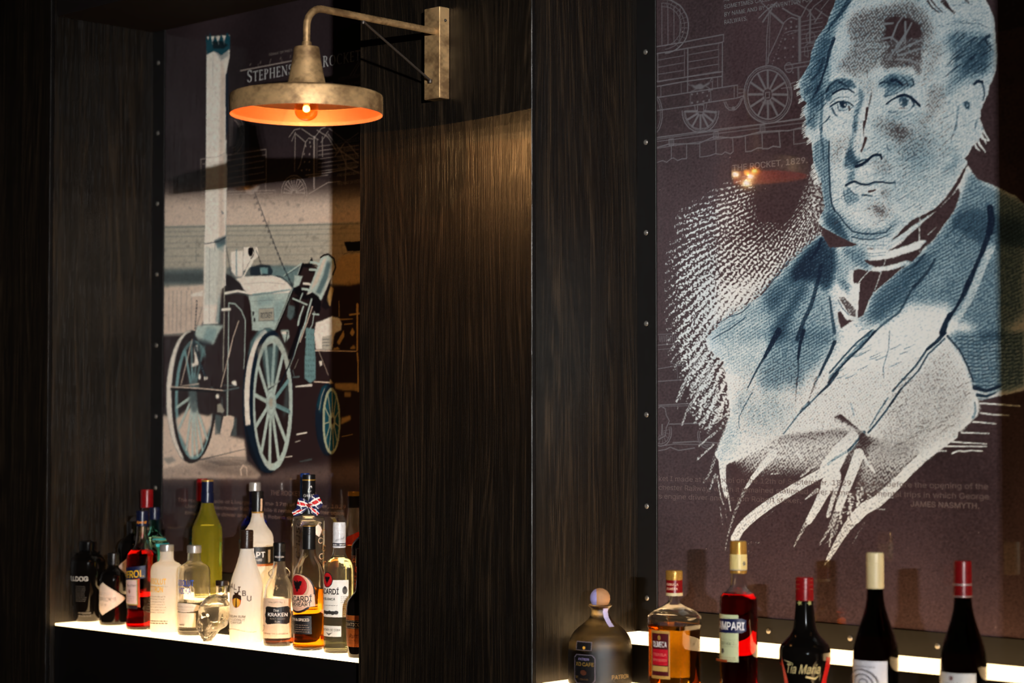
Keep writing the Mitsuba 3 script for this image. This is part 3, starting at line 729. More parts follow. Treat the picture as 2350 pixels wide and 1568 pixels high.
l B 0.9 8 6|452 382 441 358 424 342
l B 0.95 16 8|341 194 317 159 304 140
l B 0.85 6 3|304 140 286 117 272 96 259 75
f B 0.5 14 0|320 195 406 192 488 189 488 169 448 121 405 94 392 70 362 81 336 67 297 71 284 96 304 137
f B 0.2 14 0|162 172 297 186 297 137 275 96 230 108 175 139
l B 0.95 10 7|406 192 397 166 391 135
l B 0.7 5 3|391 135 392 108 386 73
l C 0.55 5 3|388 94 384 44
l B 0.9 9 6|484 167 473 145 458 121 446 100
l B 0.6 5 3|446 100 433 80
l C 0.5 6 3|439 94 416 42
l B 0.9 8 4|490 103 469 79 443 59
l B 0.6 4 3|443 59 418 38 392 18 353 -23
l B 0.5 7 5|418 42 396 23
l B 0.6 3.5 2|270 64 252 39 236 14
l B 0.6 3 2|235 11 234 0 236 -12
f B 0.2 10 0|239 72 270 68 243 36 229 9 220 22
f B 0.18 16 0|195 9 229 4 229 -36 206 -72 174 -72
f B 0.18 20 0|239 45 341 60 384 26 318 -18 252 -9
f B 0.55 10 0|773 418 839 416 868 404 925 390 924 293 923 209 864 161 827 162 808 196 771 198 759 232 669 240 596 200 537 207 567 231 575 261 634 304 692 336 747 392
f B -0.2 16 0|638 220 699 238 759 224 729 182 637 171 596 182
f B -0.15 12 0|710 293 760 336 780 314 740 268 699 261
f B 0.3 8 0|567 226 580 257 638 301 696 333 726 320 679 274 646 233 596 204
l B 0.35 1.8 1|696 333 714 336 730 341
l B 0.35 1.8 1|692 328 710 332 726 337
l B 0.35 1.8 1|687 324 705 327 721 332
l B 0.35 1.8 1|683 320 701 323 717 328
l B 0.35 1.8 1|678 315 696 319 713 324
l B 0.35 1.8 1|673 311 692 314 708 320
l B 0.35 1.8 1|669 307 687 310 704 315
l B 0.35 1.8 1|664 302 683 306 699 311
l B 0.35 1.8 1|660 298 678 302 695 307
l B 0.35 1.8 1|655 294 674 297 690 302
l B 0.35 1.8 1|651 289 669 293 686 298
l B 0.35 1.8 1|646 285 665 289 681 294
l B 0.35 1.8 1|642 281 660 284 677 290
l B 0.35 1.8 1|637 276 656 280 672 285
l B 0.35 1.8 1|632 272 651 276 667 281
l B 0.35 1.8 1|628 268 646 271 663 277
l B 0.35 1.8 1|623 263 642 267 658 272
l B 0.35 1.8 1|619 259 637 262 654 268
l B 0.35 1.8 1|614 255 633 258 649 264
l B 0.35 1.8 1|609 250 628 254 645 259
l B 0.35 1.8 1|605 246 623 249 640 255
l B 0.35 1.8 1|600 241 619 245 636 250
l B 0.35 1.8 1|595 237 614 241 631 246
l B 0.35 1.8 1|591 232 610 236 626 242
l B 0.35 1.8 1|586 228 605 232 622 237
l B 0.35 1.8 1|581 224 600 227 617 233
l B 0.35 1.8 1|577 219 596 223 612 228
l B 0.35 1.8 1|572 215 591 218 608 224
l B 0.35 1.8 1|567 210 586 214 603 220
l B 0.35 1.8 1|563 206 582 210 599 215
l B 0.35 1.8 1|558 201 577 205 594 211
l B 0.35 1.8 1|553 197 572 201 589 206
l B 0.35 1.8 1|549 192 568 196 585 202
l B 0.35 1.8 1|544 188 563 192 580 197
l B 1 15 16|851 417 854 395 849 371
l B 0.95 11 14|849 371 839 348 829 322 815 295 799 268
l B 0.95 14 12|799 268 789 245 771 218 757 208
l B 0.95 12 14|759 212 749 195 741 178
l B -0.6 16 20|860 359 850 334 834 308 819 274 803 244 783 218 763 191
l B 0.7 6 4|702 336 680 316 651 303
l B 0.75 5 8|726 324 712 304 692 284 675 271
l B 0.7 5 4|671 266 654 240 642 223 596 195 566 169
l B -0.6 2.5 2|773 419 747 392 727 367 692 338 638 304 597 276 575 256 562 231 539 209 498 193
l B 0.5 3 3|800 416 773 387 751 366
l B 0.4 3 3|820 413 800 378 772 349
f B 0.52 7 0|807 494 836 468 869 451 906 432 953 400 952 333 829 349 761 387 786 446
f B 0.5 5 0|754 171 777 180 922 176 921 70 887 61 839 58 813 68 806 88 792 126
l B 0.6 2.4 2|777 170 822 167 870 168 920 170
l B 0.6 2.4 2|779 163 822 159 870 161 920 163
l B 0.6 2.4 2|782 155 822 152 870 154 920 156
l B 0.6 2.4 2|784 148 822 145 870 147 920 148
l B 0.6 2.4 2|787 141 822 137 869 139 920 141
l B 0.6 2.4 2|789 133 822 130 869 132 920 134
l B 0.6 2.4 2|791 126 821 123 869 125 920 127
l B 0.6 2.4 2|794 118 821 115 869 118 920 120
l B 0.6 2.4 2|796 111 821 108 869 110 920 113
l B 0.6 2.4 2|798 104 821 101 869 103 920 105
l B 0.6 2.4 2|801 96 821 93 869 96 920 98
l B 0.6 2.4 2|803 89 821 86 869 89 920 91
l B 0.6 2.4 2|805 81 821 79 869 81 919 84
l B 0.6 2.4 2|808 74 821 71 869 74 919 77
l B 0.95 8 6|812 68 839 62 869 70
l B 0.9 8 4|819 54 839 51 859 58
l B 0.6 3 2|821 47 839 45 865 50
l B 0.85 5 4|753 171 781 142 799 109 810 81
l B 0.4 4 6|813 39 815 23 809 10
l B 0.9 5 4|584 186 550 155 513 127 479 96 467 83
l B 0.8 4 4|574 187 536 162 504 134 471 103
l B 0.5 10 6|578 185 529 143 471 93
l B 0.95 9 6|747 178 726 159 706 146
l B 0.8 5 4|706 146 679 113 649 87 625 64
l B 0.75 4 4|747 166 708 136 685 103 647 70 617 34
l B 0.8 5 4|645 69 609 25 581 -5 565 -20
l B 0.6 4 3|613 50 589 20 569 -9
l B 0.7 6 4|556 -19 536 -39 515 -58
l B 0.35 5 5|534 -48 486 -72 465 -86
l B 0.5 2.5 2|618 185 616 150 602 111 604 91
l B 0.3 4 4|524 38 530 17
l B 0.5 1.8 1|546 140 560 144 572 149
l B 0.5 1.8 1|585 127 600 131 612 136
l B 0.5 1.8 1|653 148 666 152 678 157
l B 0.5 1.8 1|533 134 547 138 560 143
l B 0.5 1.8 1|498 130 513 134 525 140
l B 0.5 1.8 1|489 91 503 95 516 100
l B 0.5 1.8 1|569 128 584 132 596 137
l B 0.5 1.8 1|619 148 633 152 645 158
l B 0.5 1.8 1|511 91 525 95 538 101
l B 0.5 1.8 1|526 135 540 139 553 145
l B 0.5 1.8 1|541 108 555 112 568 118
l B 0.5 1.8 1|570 133 584 137 596 142
l B 0.5 1.8 1|643 138 657 142 669 147
l B 0.5 1.8 1|534 157 549 161 561 167
l B 0.5 1.8 1|549 149 563 154 575 159
l B 0.5 1.8 1|485 104 500 108 512 114
l B 0.5 1.8 1|618 113 632 117 644 123
l C 0.55 2.2 1.5|727 -12 735 -6 745 -4
l C 0.55 2.2 1.5|704 60 711 65 721 67
l C 0.55 2.2 1.5|641 31 649 37 659 36
l C 0.55 2.2 1.5|695 -3 703 0 713 4
l C 0.55 2.2 1.5|637 -46 645 -41 654 -39
l C 0.55 2.2 1.5|749 10 757 14 766 15
l C 0.55 2.2 1.5|699 -10 706 -8 716 -4
l C 0.55 2.2 1.5|710 -17 717 -13 727 -13
l C 0.55 2.2 1.5|736 0 743 3 753 5
l C 0.55 2.2 1.5|630 68 638 73 648 75
l C 0.55 2.2 1.5|613 18 621 23 631 23
l C 0.55 2.2 1.5|676 -12 684 -7 693 -7
l C 0.55 2.2 1.5|639 -64 647 -61 657 -60
l C 0.55 2.2 1.5|722 81 729 86 739 85
l C 0.55 2.2 1.5|790 76 797 78 807 81
l C 0.55 2.2 1.5|627 -48 635 -43 645 -41
l C 0.55 2.2 1.5|624 26 632 29 641 33
l C 0.55 2.2 1.5|652 85 660 90 670 90
l C 0.55 2.2 1.5|792 52 800 58 809 57
l C 0.55 2.2 1.5|730 62 738 65 747 66
l C 0.55 2.2 1.5|771 69 779 71 788 76
l C 0.55 2.2 1.5|648 -10 656 -4 666 -4
l C 0.55 2.2 1.5|679 -22 687 -16 697 -16
l C 0.55 2.2 1.5|688 0 696 5 705 4
l C 0.55 2.2 1.5|636 21 643 24 653 27
l C 0.55 2.2 1.5|746 -12 754 -8 763 -5
l C 0.55 2.2 1.5|660 79 668 84 678 83
l C 0.55 2.2 1.5|664 -31 672 -29 682 -24
l C -0.5 3.5 2.5|702 60 746 56 798 44
l C -0.5 3.5 2.5|707 28 719 13 728 2
l C -0.5 3.5 2.5|725 79 765 74 793 75
l C -0.5 3.5 2.5|645 47 678 50
l C -0.5 3.5 2.5|648 -17 668 -12 726 -13
l C -0.5 3.5 2.5|556 -48 608 -47 660 -47
l C -0.5 3.5 2.5|620 -41 616 -63
l C -0.5 3.5 2.5|568 -60 620 -69 667 -69
f C 0.13 20 0|216 104 356 129 521 99 678 114 758 155 811 60 777 -8 635 -69 466 -27 239 -37
f C 0.16 10 0|636 62 748 147 807 60 777 -8 656 -69 573 -79
l G 0.55 1 1|-1 942 1 953
l G 0.55 3 3|20 948 26 948 32 947 38 945 43 944 49 942 54 939 59 936 64 933 69 930 74 927 78 923 82 919 85 915 88 910 91 906 94 901 96 896 97 892 98 887 99 882 99 877 99 873 98 868 97 864 96 859 94 855 92 851 89 847 86 844 82 840 78 837 74 835 70 832 65 830 60 828 55 827 50 826 44 825 38 825 33 825
l G 0.55 1 1|-1 942 1 953
l G 0.55 1.2 1.2|21 939 26 939 31 938 36 937 41 935 45 934 50 932 54 929 59 927 63 924 66 921 70 918 73 914 76 911 79 907 81 903 83 899 85 895 86 891 87 887 88 883 88 879 88 875 87 871 86 867 85 863 83 860 82 856 79 853 77 850 74 847 70 845 67 842 63 840 59 838 55 837 51 836 46 835 41 834 37 834 32 834
l G 0.55 1 1|-1 942 1 953
l G 0.55 1.2 1.2|22 931 26 931 30 930 34 929 38 928 42 927 46 925 50 923 53 921 57 918 60 916 63 913 66 910 68 907 70 904 72 901 74 897 75 894 77 890 77 887 78 884 78 880 78 877 77 873 77 870 76 867 74 864 73 861 71 858 68 856 66 853 63 851 60 849 57 847 54 846 50 844 47 843 43 843 39 842 35 842 31 842
l G 0.55 1 1|36 930 40 945
l G 0.55 1 1|47 926 54 939
l G 0.55 1 1|56 920 68 931
l G 0.55 1 1|65 913 79 921
l G 0.55 1 1|71 904 88 910
l G 0.55 1 1|76 895 95 898
l G 0.55 1 1|79 886 99 885
l G 0.55 1 1|79 876 99 873
l G 0.55 1 1|77 867 96 861
l G 0.55 1 1|73 859 91 850
l G 0.55 1 1|67 852 82 840
l G 0.55 1 1|59 847 71 833
l G 0.55 1.4 1.4|23 939 23 846
l G 0.55 1.4 1.4|40 932 40 844
l G 0.55 1.4 1.4|58 925 57 843
l G 0.55 1.4 1.4|75 918 74 842
l G 0.55 2.4 2.4|6 843 85 843 128 844 197 845
l G 0.55 2 2|197 845 197 830 193 829
l G 0.55 2.4 2.4|6 827 98 828 186 828 193 829
l G 0.55 2.4 2.4|6 764 85 764 194 764
l G 0.55 2.4 2.4|6 753 85 755 192 754
l G 0.55 2.2 2.2|194 829 193 731
l G 0.55 1.2 1.2|183 825 183 767
l G 0.55 1.6 1.6|10 827 11 764
l G 0.55 2.6 2.6|97 828 96 730
l G 0.55 1.3 1.3|87 826 87 765
l G 0.55 1.3 1.3|11 812 85 813
l G 0.55 1.3 1.3|11 796 85 797
l G 0.55 1.3 1.3|11 780 85 780
l G 0.55 1.3 1.3|11 763 85 764
l G 0.55 1.3 1.3|99 813 182 814
l G 0.55 1.3 1.3|99 797 182 798
l G 0.55 1.3 1.3|99 781 182 782
l G 0.55 1.3 1.3|99 765 182 766
l G 0.55 2.2 2.2|6 728 106 729 235 730
l G 0.55 2.2 2.2|6 699 117 699 150 701 235 702 251 705
l G 0.55 1.6 1.6|235 730 235 703
l G 0.55 1.4 1.4|226 730 226 704
l G 0.55 1.6 1.6|192 754 192 731
l G 0.55 1.2 1.2|180 752 180 731
l G 0.55 1.4 1.4|19 752 19 729
l G 0.55 1.2 1.2|78 752 78 730
l G 0.55 1.2 1.2|104 728 104 701
l G 0.55 1.4 1.4|161 729 162 701
f G 0.45 1.5 0|102 746 119 742 127 745 136 744 140 740 161 747 157 741 144 736 136 732 119 734
l G 0.55 1.4 1.4|99 749 101 744
l G 0.55 1.2 1.2|167 748 167 747 167 746 166 746 166 745 165 745 164 745 163 745 163 746 162 746 162 747 161 748 161 749 161 750 162 750 162 751 163 751 163 752 164 752 165 752 166 751 167 750 167 749 167 748
l G 0.55 1.2 1.2|166 745 166 727
l G 0.55 1.4 1.4|102 729 119 734
l G 0.55 1.4 1.4|148 737 165 727
f G 0.5 0.5 0|111 724 111 723 110 722 109 722 108 722 107 722 106 723 106 724 106 725 106 726 107 726 107 727 108 727 109 727 109 726 110 726 110 725 111 725 111 724
f G 0.5 0.5 0|126 724 126 723 125 723 125 722 124 722 123 722 122 723 121 723 121 724 121 725 121 726 122 727 123 727 124 727 125 727 125 726 126 726 126 725 126 724
f G 0.5 0.5 0|142 725 142 724 141 723 140 723 140 722 139 722 138 723 137 723 137 724 136 724 136 725 136 726 137 726 137 727 138 727 139 727 140 727 141 727 141 726 142 725
f G 0.5 0.5 0|160 725 159 725 159 724 159 723 158 723 157 723 156 723 155 723 155 724 154 724 154 725 154 726 154 727 155 727 155 728 156 728 157 728 158 728 158 727 159 727 159 726 159 725 160 725
f G 0.5 0.5 0|111 705 111 704 111 703 110 703 109 703 109 702 108 703 107 703 106 704 106 705 106 706 106 707 107 707 108 707 108 708 109 708 109 707 110 707 111 707 111 706 111 705
f G 0.5 0.5 0|127 705 127 704 126 704 126 703 125 703 124 703 123 703 122 704 122 705 121 705 121 706 122 706 122 707 123 707 123 708 124 708 125 708 125 707 126 707 127 706 127 705
f G 0.5 0.5 0|144 705 144 704 143 704 143 703 142 703 141 703 140 703 139 703 139 704 138 705 138 706 139 706 139 707 140 707 140 708 141 708 142 707 143 707 143 706 144 706 144 705
f G 0.5 0.5 0|159 705 159 704 158 703 157 703 156 703 155 704 154 705 154 706 154 707 155 707 155 708 156 708 157 708 158 708 158 707 159 707 159 706 159 705
f G 0.5 0.5 0|154 716 154 715 154 714 153 714 152 714 152 713 151 714 150 714 149 715 149 716 149 717 149 718 150 718 151 718 151 719 152 718 153 718 154 717 154 716
l G 0.55 2.2 2.2|183 679 183 675 182 672 182 668 181 665 179 661 177 658 176 655 173 652 171 650 168 647 165 645 162 643 159 641 155 640 152 639 148 638 144 637 140 637 136 637 132 637 128 638 124 639 120 640 116 641 112 643 109 645 105 647 102 649 98 652 95 655 93 658 90 661 88 664 86 668 84 671 83 675 82 679 81 682 81 686 80 690
l G 0.55 1.2 1.2|178 679 178 676 177 673 177 670 176 667 174 664 173 661 171 658 169 656 167 653 165 651 162 649 159 647 156 646 153 644 150 643 146 643 143 642 139 642 136 642 132 642 128 642 125 643 121 644 118 645 114 647 111 649 108 651 105 653 102 655 99 658 97 660 94 663 92 666 91 669 89 673 88 676 87 679 86 683 86 686 86 689
l G 0.55 1.8 1.8|175 680 175 677 174 674 174 671 173 668 172 665 170 662 169 660 167 657 165 655 162 653 160 651 157 650 154 648 152 647 148 646 145 645 142 645 139 645 135 645 132 645 129 645 125 646 122 647 119 648 115 649 112 651 109 653 107 655 104 657 101 659 99 662 97 665 95 667 93 670 92 673 91 676 90 680 89 683 89 686 89 689
l G 0.55 2 2|124 699 124 684 127 683 141 681 142 697 124 699
l G 0.55 1.6 1.6|115 700 121 679
l G 0.55 1.6 1.6|150 699 146 681
l G 0.5 5 5|140 678 167 658
l G 0.5 5 5|137 675 153 648
l G 0.5 5 5|132 675 132 645
l G 0.5 5 5|127 677 109 653
l G 0.5 5 5|124 680 95 669
l G 0.5 5 5|122 685 89 688
l G 0.5 5 5|142 683 175 677
l G 0.55 2 2|9 730 11 728 12 726 13 725 15 723 16 721 17 719 18 716 19 714 20 712 20 709 21 707 22 704 22 702 23 699 23 697 23 694 23 691 23 689 23 686 23 683 23 681 22 678 22 676 21 673 21 671 20 669 19 666 18 664 17 662 16 660 15 658 14 657 13 655 11 654 10 652 9 651 7 650 6 649 4 648 2 648
l G 0.55 1.3 1.3|7 725 8 724 9 722 10 721 11 719 12 717 13 715 14 713 15 711 15 709 16 707 16 705 17 703 17 701 18 698 18 696 18 694 18 692 18 689 18 687 18 685 18 682 17 680 17 678 17 676 16 674 16 672 15 670 14 668 13 666 12 664 12 663 11 661 10 660 8 659 7 658 6 657 5 656 4 655 2 654 1 654
l G 0.55 2 2|198 697 202 687 212 678 229 677 241 686 250 703
l G 0.55 1.4 1.4|202 698 210 684 223 680 235 686 245 700
f G 0.45 1 0|228 680 228 679 228 678 227 678 227 677 226 676 225 676 224 675 223 675 222 676 221 676 220 677 219 678 219 679 219 680 218 681 219 681 219 682 219 683 220 684 221 685 222 685 223 685 224 685 225 685 225 684 226 684 227 683 227 682 228 681 228 680
l G 0.55 1.2 1.2|237 721 253 719
l G 0.55 1.2 1.2|237 712 253 712
l G 0.55 2.6 2.6|379 693 378 684 376 674 372 666 367 658 360 652 353 646 344 642 335 639 325 638 316 638 306 640 296 644 287 648 278 654 270 661 264 669 259 678 255 688 253 698 252 707 253 717 255 726 259 735 264 743 271 749 279 755 287 759 297 761 306 762 316 762 326 760 336 756 345 752 353 746 361 738 367 730 372 722 376 712 378 703 379 693
l G 0.55 1.2 1.2|374 694 373 685 371 676 368 668 363 661 357 655 350 650 342 646 334 643 325 642 316 642 306 644 297 647 289 651 281 657 274 664 268 671 263 680 259 688 257 698 256 707 257 716 260 725 263 733 268 740 274 746 281 751 289 755 298 757 307 758 316 758 325 756 334 753 343 749 351 743 358 736 363 729 368 720 371 712 374 703 374 694
l G 0.55 2.6 2.6|369 694 368 686 366 678 363 671 358 664 353 659 347 654 340 651 332 648 324 647 316 647 307 649 299 652 291 656 284 661 278 667 272 674 268 681 265 689 263 698 262 706 263 714 265 722 268 730 273 736 278 742 285 747 292 750 300 752 308 753 316 753 325 751 333 748 340 744 347 739 353 733 359 726 363 719 366 711 368 702 369 694
l G 0.5 5 5|316 714 316 752
l G 0.5 5 5|322 712 342 742
l G 0.5 5 5|327 706 361 721
l G 0.5 5 5|329 699 367 694
l G 0.5 5 5|327 692 360 670
l G 0.5 5 5|322 687 341 653
l G 0.5 5 5|316 686 316 649
l G 0.5 5 5|309 689 290 658
l G 0.5 5 5|305 694 270 679
l G 0.5 5 5|303 702 264 706
l G 0.5 5 5|305 708 271 731
l G 0.5 5 5|310 713 290 748
l G 0.55 1.6 1.6|328 699 328 697 327 695 327 693 326 691 324 690 323 688 321 687 320 687 318 687 316 687 314 687 312 688 310 689 309 690 307 691 306 693 305 695 304 697 304 699 304 701 304 704 304 706 305 707 306 709 307 711 309 712 310 713 312 713 314 714 316 714 318 713 320 713 321 712 323 710 325 709 326 707 327 705 327 703 328 701 328 699
f G -0.5 0.8 0|326 699 326 697 326 695 325 694 324 692 323 691 322 690 321 689 319 688 317 688 316 688 314 688 313 689 311 690 310 691 308 692 307 694 307 696 306 697 306 699 305 701 306 703 306 705 307 707 308 708 309 710 310 711 311 711 313 712 314 712 316 712 318 712 319 711 321 710 322 709 323 708 324 706 325 705 326 703 326 701 326 699
l G 0.55 1.8 1.8|310 705 321 705 320 693 310 693 310 705
f G 0.4 2 0|332 683 332 682 331 682 331 681 330 680 329 679 328 679 327 679 326 678 325 678 324 678 323 678 322 678 321 678 320 677 318 678 317 678 316 678 314 678 313 678 312 678 311 679 310 679 308 679 307 680 306 680 305 681 304 681 303 682 302 683 301 683 301 684 300 685 300 686 300 687
l G 0.55 2.2 2.2|5 638 106 639 210 639 311 638 415 640
l G 0.55 1.3 1.3|5 634 127 636 271 637 415 638
l G 0.55 1.3 1.3|5 629 169 630 311 630 415 630
l G 0.55 2.2 2.2|9 616 41 620 127 613 169 624 218 617 241 616 291 622 341 620 370 617 415 622
l G 0.55 1.4 1.4|6 614 93 616 179 618 220 618 301 619 347 618 415 618
l G 0.55 1.8 1.8|42 631 55 631 56 617 42 617 42 631
f G 0.2 1 0|43 630 54 630 54 618 43 618
l G 0.55 1.8 1.8|169 634 181 635 182 621 168 620 169 634
f G 0.2 1 0|170 633 180 633 180 621 170 622
l G 0.55 1.8 1.8|295 635 307 636 308 622 295 622 295 635
f G 0.2 1 0|296 634 306 634 306 623 296 623
l G 0.55 1.8 1.8|7 582 24 585 35 580 49 587 49 616
l G 0.55 1.8 1.8|49 587 55 588 67 581 80 584 93 583 93 615
l G 0.55 1.8 1.8|130 616 130 583 148 583 160 584 175 587 175 614
l G 0.55 1.8 1.8|175 586 191 583 200 588 214 582 222 586 221 616
l G 0.55 2.2 2.2|255 617 256 583 271 583 287 588 301 587 300 618
l G 0.55 2.4 2.4|301 585 317 584 329 588 348 584 345 618
l G 0.55 1.8 1.8|383 617 383 587 399 587 413 588 428 585
l G 0.55 2 2|312 763 314 823 319 863 320 883
l G 0.55 1.4 1.4|318 769 321 822 324 876
l G 0.55 2.2 2.2|316 766 318 780 340 815 360 849 370 855 380 857 393 851
f G 0.5 0.6 0|330 764 329 763 328 763 327 764 327 765 327 766 328 766 329 765 330 764
f G 0.5 0.6 0|333 771 333 770 332 770 330 770 330 771 330 772 332 772 333 772 333 771
f G 0.5 0.6 0|336 777 336 776 335 776 334 776 333 777 334 778 335 779 336 778 336 777
f G 0.5 0.6 0|340 783 339 783 338 782 337 783 336 784 337 785 338 785 339 784 340 783
f G 0.5 0.6 0|343 790 342 789 341 789 340 789 340 790 340 791 341 791 342 791 343 790
f G 0.5 0.6 0|346 796 345 795 344 795 343 795 343 796 343 797 344 798 345 797 346 796
f G 0.5 0.6 0|349 802 348 801 346 802 346 803 346 804 348 804 349 803 349 802
f G 0.5 0.6 0|352 809 352 808 351 808 350 808 349 809 350 810 351 810 352 810 352 809
f G 0.5 0.6 0|356 815 355 814 354 814 353 814 352 815 353 816 354 817 355 816 356 815
f G 0.5 0.6 0|359 821 358 821 357 820 356 821 356 822 356 823 357 823 358 822 359 821
f G 0.5 0.6 0|372 821 372 820 371 820 369 821 369 822 371 823 372 822 372 821
f G 0.5 0.6 0|376 822 376 821 375 821 374 821 373 822 374 823 375 823 376 823 376 822
f G 0.5 0.6 0|380 823 380 822 379 822 378 822 377 823 378 824 379 824 380 824 380 823
f G 0.5 0.6 0|385 823 384 822 383 822 382 823 381 824 382 825 383 825 384 824 385 823
f G 0.5 0.6 0|389 824 388 823 387 823 386 823 386 824 386 825 387 826 388 825 389 824
f G 0.5 0.6 0|393 825 392 824 391 824 390 824 390 825 390 826 391 826 392 826 393 825
f G 0.5 0.6 0|397 825 395 824 394 825 394 826 394 827 395 827 397 826 397 825
f G 0.55 0.8 0|381 848 380 846 379 846 377 846 376 847 376 848 376 849 377 850 379 850 380 849 381 848
f G 0.55 0.8 0|368 835 367 834 366 833 364 833 363 834 363 836 363 837 365 837 366 837 367 836 368 835
f G 0.55 0.8 0|381 836 380 834 379 834 378 834 376 835 376 836 376 837 378 838 379 838 380 837 381 836
f G 0.55 0.8 0|394 835 394 834 392 833 391 834 390 835 389 836 390 837 391 838 392 838 394 837 394 835
f G 0.55 0.8 0|365 813 364 812 363 811 361 811 360 812 360 814 360 815 361 815 363 815 364 814 365 813
f G 0.55 0.8 0|385 813 385 811 383 811 382 811 381 812 380 813 381 814 382 815 384 815 385 814 385 813
f G 0.55 0.8 0|365 794 364 792 363 792 361 792 360 793 360 794 360 796 361 796 363 796 364 795 365 794
f G 0.55 0.8 0|386 794 386 792 384 792 383 792 382 793 381 794 382 796 383 796 384 796 386 795 386 794
f G 0.55 0.8 0|347 773 346 772 345 772 343 772 342 773 342 774 342 775 343 776 345 776 346 775 347 773
f G 0.55 0.8 0|364 774 364 772 363 772 361 772 360 773 359 774 360 776 361 776 363 776 364 775 364 774
f G 0.55 0.8 0|385 773 384 771 383 771 382 771 380 772 380 773 380 775 382 775 383 775 384 774 385 773
f G 0.55 0.8 0|385 739 384 738 383 737 381 737 380 738 380 740 380 741 381 742 383 741 384 741 385 739
l G 0.55 1.4 1.4|360 826 372 828 395 828
f G 0.5 1.2 0|397 855 404 856 403 760 396 759
l G 0.55 1.4 1.4|405 844 459 845
l G 0.55 1.4 1.4|405 835 458 836
l G 0.55 1.4 1.4|405 826 458 827
l G 0.55 1.4 1.4|405 817 458 818
l G 0.55 1.4 1.4|405 807 458 809
l G 0.55 1.4 1.4|404 798 458 800
l G 0.55 1.4 1.4|404 789 458 791
l G 0.55 1.4 1.4|404 780 458 782
l G 0.55 3 3|293 868 309 879 321 885 341 895
l G 0.55 4 4|304 858 313 868 327 882
l G 0.5 4.5 4.5|325 875 356 848
l G 0.55 2 2|299 901 321 882
l G 0.55 3 3|356 880 382 863 403 854
l G 0.55 2 2|388 888 422 867 441 844
l G 0.55 2.4 2.4|405 855 419 876 432 886
l G 0.55 2 2|420 853 436 872 459 883
l G 0.5 4 4|428 866 426 799
l G 0.55 2 2|440 868 474 844
l G 0.55 2 2|455 863 474 880
l G 0.55 3 3|439 839 457 858
l G 0.55 2.2 2.2|362 757 375 757 425 758
l G 0.55 2 2|363 748 391 749 420 749
l G 0.55 1.8 1.8|381 750 381 749 381 747 380 746 379 744 378 743 377 742 376 742 374 741 373 741 371 741 370 741 368 742 366 743 365 744 364 745 363 746 362 748 361 749 361 751 361 753 361 754 361 756 362 757 363 758 364 759 365 760 367 761 368 761 370 762 371 762 373 761 374 761 376 760 377 759 378 758 379 756 380 755 381 753 381 752 381 750
l G 0.4 5 5|396 748 397 713
l G 0.55 2 2|375 716 390 719 400 716
l G 0.55 1.3 1.3|351 709 379 709
l G 0.55 1.5 1.5|439 806 439 804 439 802 438 800 437 799 436 797 435 796 433 796 432 795 430 795 428 795 426 795 425 796 423 797 422 798 420 800 419 801 418 803 418 805 417 807 417 809 417 811 418 813 418 815 419 816 420 818 422 819 423 820 425 820 427 821 428 821 430 820 432 819 433 818 435 817 436 816 437 814 438 812 439 810 439 808 439 806
l G 0.55 1.5 1.5|413 786 413 787 414 788 414 789 414 790 415 791 416 792 416 793 417 794 418 794 419 795 420 795 421 796 422 796 423 796 424 797 425 797 427 797 428 797 429 797 430 796 432 796 433 796 434 795 435 795 436 794 437 794 438 793 439 792 440 791 441 791 442 790 442 789 443 788 443 787 444 786 444 785 444 784 444 783 445 782
l G 0.55 1.3 1.3|414 791 412 772 422 767 420 787
l G 0.55 1.3 1.3|8 197 63 197
l G 0.55 1.6 1.6|8 173 75 175
l G 0.55 1.2 1.2|8 163 75 165
l G 0.55 1.6 1.6|8 120 63 126 108 128
l G 0.55 1.8 1.8|8 92 110 96
l G 0.55 2 2|10 39 91 42 152 43
l G 0.55 1.2 1.2|10 36 115 38
l G 0.55 2.4 2.4|41 -3 138 -1
l G 0.4 2.4 2.4|14 193 15 181
l G 0.4 2.4 2.4|20 193 21 181
l G 0.4 2.4 2.4|26 193 27 181
l G 0.4 2.4 2.4|32 193 33 180
l G 0.4 2.4 2.4|38 192 39 180
l G 0.4 2.4 2.4|44 192 45 180
l G 0.4 2.4 2.4|50 192 51 180
l G 0.4 2.4 2.4|56 192 57 180
l G 0.4 2.4 2.4|62 192 63 180
l G 0.55 1.2 1.2|63 122 65 98
l G 0.55 1.2 1.2|77 121 76 99
l G 0.55 1.4 1.4|42 137 54 129 68 128
l G 0.55 2 2|45 -9 46 -11 46 -13 47 -15 47 -17 47 -20 47 -22 47 -24 46 -26 46 -28 45 -31 44 -33 43 -35 42 -37 41 -38 40 -40 38 -42 37 -43 35 -45 34 -46 32 -47 30 -48 28 -49 26 -50 24 -51 22 -51 20 -51 18 -52 16 -52 13 -52 11 -51 9 -51 7 -50 5 -49 3 -49 2 -48 0 -46 -2 -45 -4 -44 -5 -42 -7 -40
l G 0.55 1.4 1.4|40 -10 41 -12 41 -14 42 -16 42 -18 42 -20 42 -22 42 -23 41 -25 41 -27 40 -29 40 -31 39 -32 38 -34 37 -36 36 -37 35 -38 34 -40 32 -41 31 -42 29 -43 28 -44 26 -45 24 -45 23 -46 21 -46 19 -47 18 -47 16 -47 14 -47 12 -46 11 -46 9 -46 7 -45 6 -44 4 -43 3 -42 1 -41 0 -40 -1 -39 -3 -37
l G 0.55 2 2|10 33 17 37 29 31 32 17 41 4 32 -11 29 -29 10 -37
l G 0.55 3 3|20 -4 19 -26
